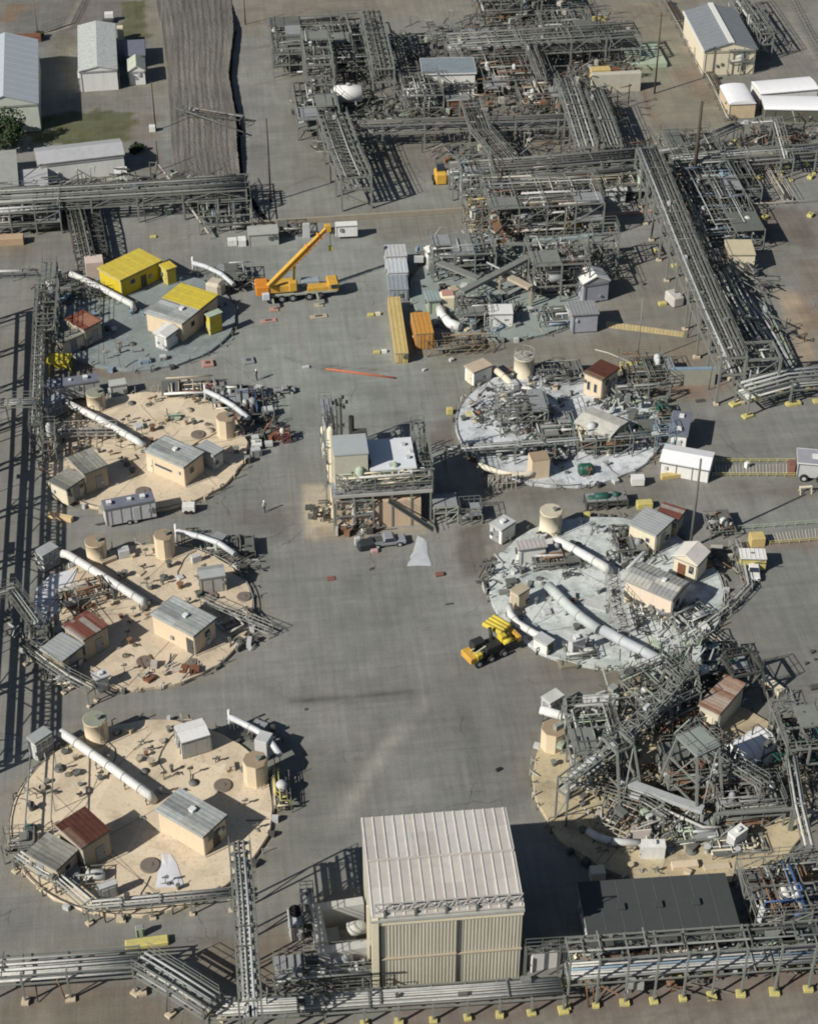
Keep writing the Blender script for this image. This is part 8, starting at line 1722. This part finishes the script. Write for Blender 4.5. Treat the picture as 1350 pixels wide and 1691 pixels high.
def pickup(px, rz, label, body=WHITE, bed=None, k=1.0):
    p = P(*px); t = thing('pickup_truck', label, 'truck', tuple(p), rz); U = Vector((math.cos(rz), math.sin(rz), 0)); V = Vector((-U.y, U.x, 0))
    U = U * k; V = V * k; Zk = Zv * k
    def at(x, y, z): return p + U * x + V * y + Zk * z
    MB().obox(at(0, 0, .65), U * 2.6, V * .95, Zv * .3 * k).out('body', body, t, .1)
    cb = MB(); cb.quadmesh([at(x, y, z) for x, y, z in ((-.7, -.9, .95), (1.2, -.9, .95), (1.2, .9, .95), (-.7, .9, .95), (-.5, -.75, 1.65), (.7, -.75, 1.65), (.7, .75, 1.65), (-.5, .75, 1.65))], [(0, 1, 5, 4), (1, 2, 6, 5), (2, 3, 7, 6), (3, 0, 4, 7), (4, 5, 6, 7)])
    c_ = cb.out('cab', body, t, .05)
    MB().quadmesh([at(1.22, -.8, 1.0), at(1.22, .8, 1.0), at(.76, .68, 1.58), at(.76, -.68, 1.58)], [(0, 1, 2, 3)]).out('windscreen', GLASS, c_)
    for s in (-1, 1): MB().quadmesh([at(-.6, .92 * s, 1.0), at(1.05, .92 * s, 1.0), at(.65, .79 * s, 1.55), at(-.45, .79 * s, 1.55)], [(0, 1, 2, 3)]).out('side_window', GLASS, c_)
    MB().obox(at(-1.65, 0, .97), U * .85, V * .8, Zv * .03).out('cargo_bed', bed or DSTEEL, t)
    for s in (-1, 1): MB().obox(at(-1.65, .88 * s, 1.05), U * .9, V * .05, Zv * .12).out('bed_side', body, t)
    for x in (-1.6, 1.6):
        for s in (-1, 1): wheel(t, at(x, .85 * s, .38), V * s, .38, .25, LGREY)
    for s in (-1, 1): MB().obox(at(2.6, .65 * s, .75), U * .03, V * .18, Zv * .1).out('headlight', GLASS, t)
    return t
pickup((640, 898), R(4), 'grey pickup truck parked in front of the central plant', M('grey_car', (0.24, 0.25, 0.28), .5), k=.82)
block('black_generator', 'black tarpaulined generator next to the grey pickup before the central plant', 'generator', (604, 905), (2.1, 1.3, 1.1), M('black_tarp', (0.03, 0.035, 0.04), .7), rz=.2, bevel=.2, extra=lambda t, at, U, V: MB().obox(at(-.9, .5, .9), U * .3, V * .25, Zv * .5).out('white_box', LGREY, t))
block('white_cart', 'small white cart at the end of the parked gear, right of the third left tank', 'cart', (424, 736), (1.3, 1.0, .6), WHITE, z0=.3, extra=lambda t, at, U, V: [MB().obox(at(1.5, .1, .15), U * .5, V * .35, Zv * .25).out('white_box', LGREY, t), MB().obox(at(.1, 0, .64), U * .3, V * .2, Zv * .06).out('hatch', MGREY, t)] + [MB().tube([at(s * .45, q, 0), at(s * .45, q * 1.1, 0)], .28, 10).out('wheel', BLACK, t) for s in (-1, 1) for q in (-.52, .52)])
frame('rust_rack', 'dark red open rack beside the small white cart', (455, 734), 1.9, 1.6, [.7, 1.3], 2, 1, rnd, 16, 1, col=.08, rail=False, deck=.4, mat=M('dark_red', (0.16, 0.045, 0.045), .8), pmats=[DSTEEL, RUST])
pickup((470, 648), R(3), 'small violet-grey utility truck at the top of the parked gear', M('violet_grey', (0.25, 0.25, 0.255), .6), MGREY, .55)
pickup((1242, 945), R(-100), 'white pickup truck nose to the camera right of the pipe tangle', WHITE, LGREY, .75)
hut('flat_white_trailer', 'white and yellow box trailer behind the white pickup truck', 'trailer', (1220, 905), (1223, 922), (1265, 918), 1.7, z0=.3, wall=PALEY, roof=WHITE, ribs=True, oh=.02, skip_door=True)
block('ochre_crate', 'ochre crate behind the white and yellow box trailer', 'crate', (1248, 898), (1.7, 1.4, 1.3), OCHRE)
def bus():
    A, B, C_ = (1316, 740), (1317, 764), (1400, 757)
    t, Q, a, b = hut('white_lorry', 'white framed lorry with an open top entering at the right edge', 'truck', A, B, C_, 2.2, z0=.5, wall=LGREY, roof=M('lorry_bed', (0.3, 0.3, 0.34), .6), ribs=False, oh=.1, fascia=WHITE, skip_door=True)
    u = (Q(0, 0, 0) - Q(1, 0, 0)); v = (Q(0, 1, 0) - Q(0, 0, 0))
    MB().obox(Q(a / 2, -.5, .2), u * .8, v * .4, Zv * .8).out('red_front', RED, t, .05)
    MB().obox(Q(a / 2, 2.8, 2.25), u * .4, v * 1.0, Zv * .15).out('white_cover', WHITE, t)
    for f in (1.0, 3.0, 4.4): wheel(t, Q(-.1, f, 0), u, .5, .3); wheel(t, Q(a + .1, f, 0), -u, .5, .3)
    block('yellow_trestle', 'pale yellow trestle on the ground in front of the white framed lorry', 'trestle', (1330, 805), (1.6, .3, .2), CREAM, z0=.8, extra=lambda t, at, U, V: [MB().beam(at(s * .7, q, -.8), at(s * .7, 0, 0), .1).out('leg', CREAM, t) for s in (-1, 1) for q in (-.4, .4)])
bus()
# loose gear, each on its own spot
GEAR = [((343, 602), (1.5, 1.5, .35), PINK, 'faded red square board on the asphalt, nearer the yellow booth'), ((347, 634), (1.6, 1.5, .3), PINK, 'faded red square board on the asphalt, the nearer of the two'),
        ((410, 597), (1.5, 1.5, .3), MGREY, 'grey grid tray on the asphalt'),
        ((400, 655), (1.5, .9, .9), PALEB, 'blue-grey crate in the parked gear'), ((418, 657), (1.8, 1.0, .8), MGREY, 'grey crate in the parked gear'),
        ((436, 655), (1.6, .8, .5), LGREY, 'low pale grey crate in the parked gear'), ((412, 668), (1.2, .9, .9), M('lilac_grey', (.4, .4, .46), .6), 'lilac grey crate in the parked gear'),
        ((443, 686), (1.5, 1.2, 1.1), MGREY, 'grey generator standing alone right of the octagonal tank'), ((444, 694), (1.6, .5, .3), TAND, 'tan skid in front of the grey generator'),
        ((423, 752), (1.3, .8, 1.0), MGREY, 'grey cube compressor below the small white truck'), ((409, 764), (.8, .6, .9), DSTEEL, 'dark compressor near the end of the tan hut annex'),
        ((240, 602), (1.6, 1.0, .9), PALEB, 'blue-grey cart in front of the grey green tank'), ((270, 597), (1.0, .8, .9), MGREY, 'grey cart right of the blue-grey one'),
        ((228, 583), (1.4, .6, .5), DSTEEL, 'dark low cart on the grey green tank rim'), ((303, 598), (1.0, .5, .3), LGREY, 'small pale scrap heap in front of the half-yellow building'),
        ((352, 548), (2.4, .8, .7), M('orange_scrap', (.4, .22, .1), .9), 'orange and tan scrap heap beside the yellow booth'), ((443, 530), (2.2, .9, .15), PINK, 'pink mat under the crane outrigger'),
        ((526, 523), (2.4, .9, .15), TAND, 'tan mat under the front outrigger of the crane'), ((500, 377), (1.0, .8, .5), PALEY, 'small yellow box near the crane tip'),
        ((253, 392), (.9, .6, .25), PALEY, 'pale yellow block on the asphalt left of the conveyor pipe'), ((618, 912), (.8, .5, .4), M('pinkish', (.45, .3, .3), .8), 'small pink item on the asphalt in front of the pickups'),
        ((546, 956), (.9, .7, .1), RED, 'red floor marker on the asphalt, left of two'), ((725, 950), (1.0, .6, .3), RED, 'red floor marker on the asphalt, right of two'),
        ((741, 998), (.9, .25, .12), DSTEEL, 'dark stick lying alone on the big asphalt yard'), ((613, 940), (.6, .3, .12), DSTEEL, 'dark lump on the asphalt left of centre'),
        ((823, 1272), (.6, .4, .2), BLACK, 'black lump on the asphalt left of the soiled tank'), ((505, 607), (.9, .5, .25), LGREY, 'pale lump at the torn patch in the asphalt'),
        ((1115, 440), (1.2, .7, .4), PALEY, 'yellow block at the left foot of the great pipe bridge'), ((1093, 503), (1.1, .7, .4), PALEY, 'yellow block left of the wrapped boxes'),
        ((1085, 415), (1.0, .6, .5), PALEY, 'yellow block near the top left foot of the great pipe bridge'), ((945, 668), (1.0, .7, .15), DSTEEL, 'dark drain plate on the pale blue-grey tank'),
        ((1156, 662), (1.3, .7, .06), DSTEEL, 'dark oval drain cover on the dirt near the marquee'), ((1050, 1152), (.5, .5, .3), RUST, 'rusty lump under the diagonal truss'),
        ((1345, 1137), (1.2, .6, .4), DSTEEL, 'dark bar on the asphalt at the right edge'), ((1340, 1078), (.5, .4, .3), DSTEEL, 'dark spot-like valve box on the asphalt at the right edge'),
        ((1330, 1097), (.4, .3, .3), DSTEEL, 'smaller dark valve box on the asphalt at the right edge'), ((1310, 668), (1.8, .8, .4), PALEY, 'long yellow crash block below the low pipe bridge at the right'),
        ((1246, 660), (1.8, .9, .35), PALEY, 'yellow crash block at the foot of the open steel tower'), ((745, 596), (.6, .5, .4), LGREY, 'white lump at the end of the ochre container'),
        ((700, 612), (.5, .4, .3), LGREY, 'small white lump near the red pipe end'), ((1232, 772), (.5, .5, .8), WHITE, 'white post box beside the marquee shadow'),
        ((1115, 1005), (.7, .6, .5), PINK, 'pink crate right of the pale grey tank'), ((505, 1172), (.3, .3, .1), DSTEEL, 'tiny dark lid on the asphalt'),
        ((1345, 1090), (.3, .3, .2), DSTEEL, 'tiny dark stub by the right edge'), ((232, 1545), (.8, .5, 1.2), PALEGREEN, 'small pale green post box behind the yellow crash barrier'),
        ((1062, 470), (.5, .4, .3), DSTEEL, 'dark lump on the dirt left of the great pipe bridge'), ((1225, 918), (.6, .5, .4), PALEY, 'small yellow chest beside the box trailer')]
for px, sz, mt, lb in GEAR:
    def ex(t, at, U, V, sz=sz, mt=mt):
        if sz[2] >= .45 and sz[0] > .7:
            MB().obox(at(0, 0, sz[2] + .03), U * sz[0] * .42, V * sz[1] * .42, Zv * .05).out('lid', MGREY if mt is not MGREY else LGREY, t)
            for s in (-1, 1): MB().obox(at(s * sz[0] * .32, -sz[1] * .5, sz[2] * .5), U * .05, V * .03, Zv * sz[2] * .4).out('strap', DSTEEL, t)
        elif sz[0] > 1.2: MB().obox(at(0, 0, sz[2] + .02), U * sz[0] * .2, V * sz[1] * .2, Zv * .04).out('handle', DSTEEL, t)
    cat = [w_ for w_ in ('crate', 'board', 'tray', 'generator', 'skid', 'compressor', 'cart', 'scrap', 'mat', 'box', 'block', 'marker', 'stick', 'lump', 'drain', 'bar', 'lid', 'stub', 'chest', 'item') if w_ in lb][:1][0]
    block({'scrap': 'scrap_heap', 'drain': 'drain_cover', 'lump': 'debris_lump', 'item': 'loose_item', 'marker': 'floor_marker', 'block': 'crash_block', 'box': 'equipment_box', 'mat': 'ground_mat', 'board': 'square_board', 'bar': 'steel_bar', 'stub': 'pipe_stub', 'lid': 'iron_disc'}.get(cat, cat), lb, cat, px, sz, mt, extra=ex, rz=.12 if sz[0] > .6 else .5, bevel=.03 if sz[2] > .1 else 0)
gear = frame('gear_rack', 'low dark rack of hoses at the back of the parked gear', (382, 668), 3.4, 2.2, [.8], 2, 1, rnd, 16, 1, col=.08, rail=False, deck=.3, mat=DSTEEL)
g0 = duct('red_pipe', 'long red-orange pipe lying on the asphalt behind the central plant', [(538, 609, .14), (600, 617, .14), (652, 624, .14)], .13, M('faded_orange_pipe', (.45, .13, .06), .7), (), rings=False, cat='pipe')
# white discs / buckets of concrete beside the row
disc_p = block('tire_stand', 'pair of pale buckets on the asphalt left of the ochre container', 'buckets', (612, 521), (.9, .5, .35), PALEY, extra=lambda t, at, U, V: MB().obox(at(1.0, .1, .18), U * .35, V * .25, Zv * .18).out('second_bucket', CREAM, t))
block('tire_stand', 'pair of pale buckets near the front of the ochre container', 'buckets', (622, 583), (.9, .5, .35), PALEY, extra=lambda t, at, U, V: MB().obox(at(1.0, .1, .18), U * .35, V * .25, Zv * .18).out('second_bucket', WHITE, t))
# walkway fence rows drawn as low railings across the right asphalt
def low_rail(label, pts, n, z=.9, mat=GALV, name='guard_rail_fence', grid=False):
    W = [P(*p) for p in pts]; t = thing(name, label, 'railing', tuple(W[0]))
    for a, b in zip(W, W[1:]):
        for k in range(n + 1): q = a.lerp(b, k / n); MB().beam(q, q + Zv * z, .06).out('post', mat, t)
        for zz in (z, z * .5): MB().beam(a + Zv * zz, b + Zv * zz, .05).out('rail', mat, t)
low_rail('pale yellow low railing running from the marquee to the lorry, the farther one', [(1178, 764), (1312, 764)], 9, .6, PALEY)
low_rail('pale yellow low railing running from the marquee to the lorry, the nearer one', [(1176, 787), (1340, 787)], 11, .6, PALEY)
low_rail('low railing from the pipe tangle to the right edge, the farther one', [(1190, 878), (1400, 862)], 12, .7, PALEGREEN)
low_rail('low railing from the pipe tangle to the right edge, the nearer one', [(1270, 900), (1400, 890)], 8, .6, PALEY)
def grating(label, pts, mat):
    W = [P(*p, .06) for p in pts]; t = thing('steel_grating', label, 'grating', (W[0].x, W[0].y, 0)); A, B, C_, D = W
    MB().prism([tuple(A)[:2], tuple(B)[:2], tuple(C_)[:2], tuple(D)[:2]], .01, .05).out('pan', mat, t)
    for k in range(24):
        p, q = A.lerp(B, (k + .5) / 24), D.lerp(C_, (k + .5) / 24); MB().beam(p, q, .1, .06).out('slat', CONC if k % 3 else LGREY, t)
grating('grating strip between the two yellow railings by the marquee', [(1178, 768), (1312, 766), (1312, 782), (1180, 784)], M('grating_pan', (.2, .19, .17), .9))
grating('grating strip between the railings right of the pickup truck', [(1262, 882), (1390, 868), (1390, 884), (1268, 896)], M('grating_pan', (.2, .19, .17)))
grating('wooden ladder mats on the dirt beside the slim lamp pole, farther', [(1000, 530), (1130, 548), (1128, 556), (1000, 540)], OCHRE)
duct('white_pole', 'thin pale pole lying on the ground left of the slim lamp pole', [(982, 577, .2), (1005, 583, .2), (1040, 598, .2)], .07, PIPEW, (), rings=False, cat='pole')
block('yellow_pile', 'pale yellow crates at the foot of the slim lamp pole', 'crates', (1045, 608), (3.6, 1.2, .7), PALEY, rz=-.1)
frame('valve_cluster', 'dark valves at the foot of the slim lamp pole', (1052, 634), 5, 3, [1.2, 2.0], 3, 1, rnd, 34, 2, col=.08, rail=False, pmats=[PIPED, GREEN, STEEL, PALEY])
frame('scaffold', 'open door frames standing on the far rim of the second left tank', (300, 888), 2.2, .4, [1.0], 3, 1, rnd, 4, 0, col=.06, rail=False, deck=0)
person((437, 846), 'worker in pale shirt and white hard hat standing alone left of the central plant', .6)
person((424, 628), 'worker in dark clothes standing by the faded boards, right of the grid tray', 1.2, (0.08, 0.07, 0.07), (0.03, 0.03, 0.035))
person((598, 893), 'worker in grey beside the black pickup truck', -.5, (0.25, 0.25, 0.27))

tangle('hoses and bars of the parked gear right of the third left tank', (425, 712), 2.8, 46, .7, rnd, [DSTEEL, PIPED, RUST, LGREY, STEEL], R(10))
tangle('hoses and bars behind the parked gear', (405, 665), 3.0, 60, .7, rnd, [DSTEEL, PIPED, STEEL, LGREY], R(-30))
tangle('bars and hoses along the right rim of the grey green tank', (392, 470), 2.6, 40, .8, rnd, [DSTEEL, PIPED, STEEL, LGREY], R(-35))
tangle('bars and hoses along the far right rim of the second left tank', (398, 935), 2.2, 34, .6, rnd, [DSTEEL, PIPED, STEEL, LGREY], R(-35))
tangle('bars along the lower right rim of the second left tank', (400, 1062), 2.0, 22, .3, rnd, [DSTEEL, CONC, STEEL, LGREY], R(40))
tangle('small pipes strewn along the front rim of the second left tank', (275, 1115), 4.2, 34, .3, rnd, [DSTEEL, CONC, RUST, LGREY], R(0), squash=.3)
tangle('dark hoses around the silver duct of the front left tank', (428, 1218), 1.8, 22, .7, rnd, [DSTEEL, PIPED, STEEL, LGREY], R(-35))
tangle('dark pipes at the left rim of the second left tank', (60, 1060), 3.0, 44, 1.2, rnd, [DSTEEL, BLUE, STEEL, PIPED, LGREY], R(60))
tangle('dark pipes at the left rim of the grey green tank', (95, 490), 3.6, 80, 1.4, rnd, [DSTEEL, PALEB, STEEL, PIPED], R(10))
tangle('clutter on the left part of the central plant pad', (535, 850), 2.2, 40, .9, rnd, [CONC, CREAM, STEEL, DSTEEL], R(10))
tangle('clutter at the foot of the central plant', (590, 878), 2.6, 36, .6, rnd, [CONC, PIPER, STEEL, DSTEEL], R(0), squash=.3)
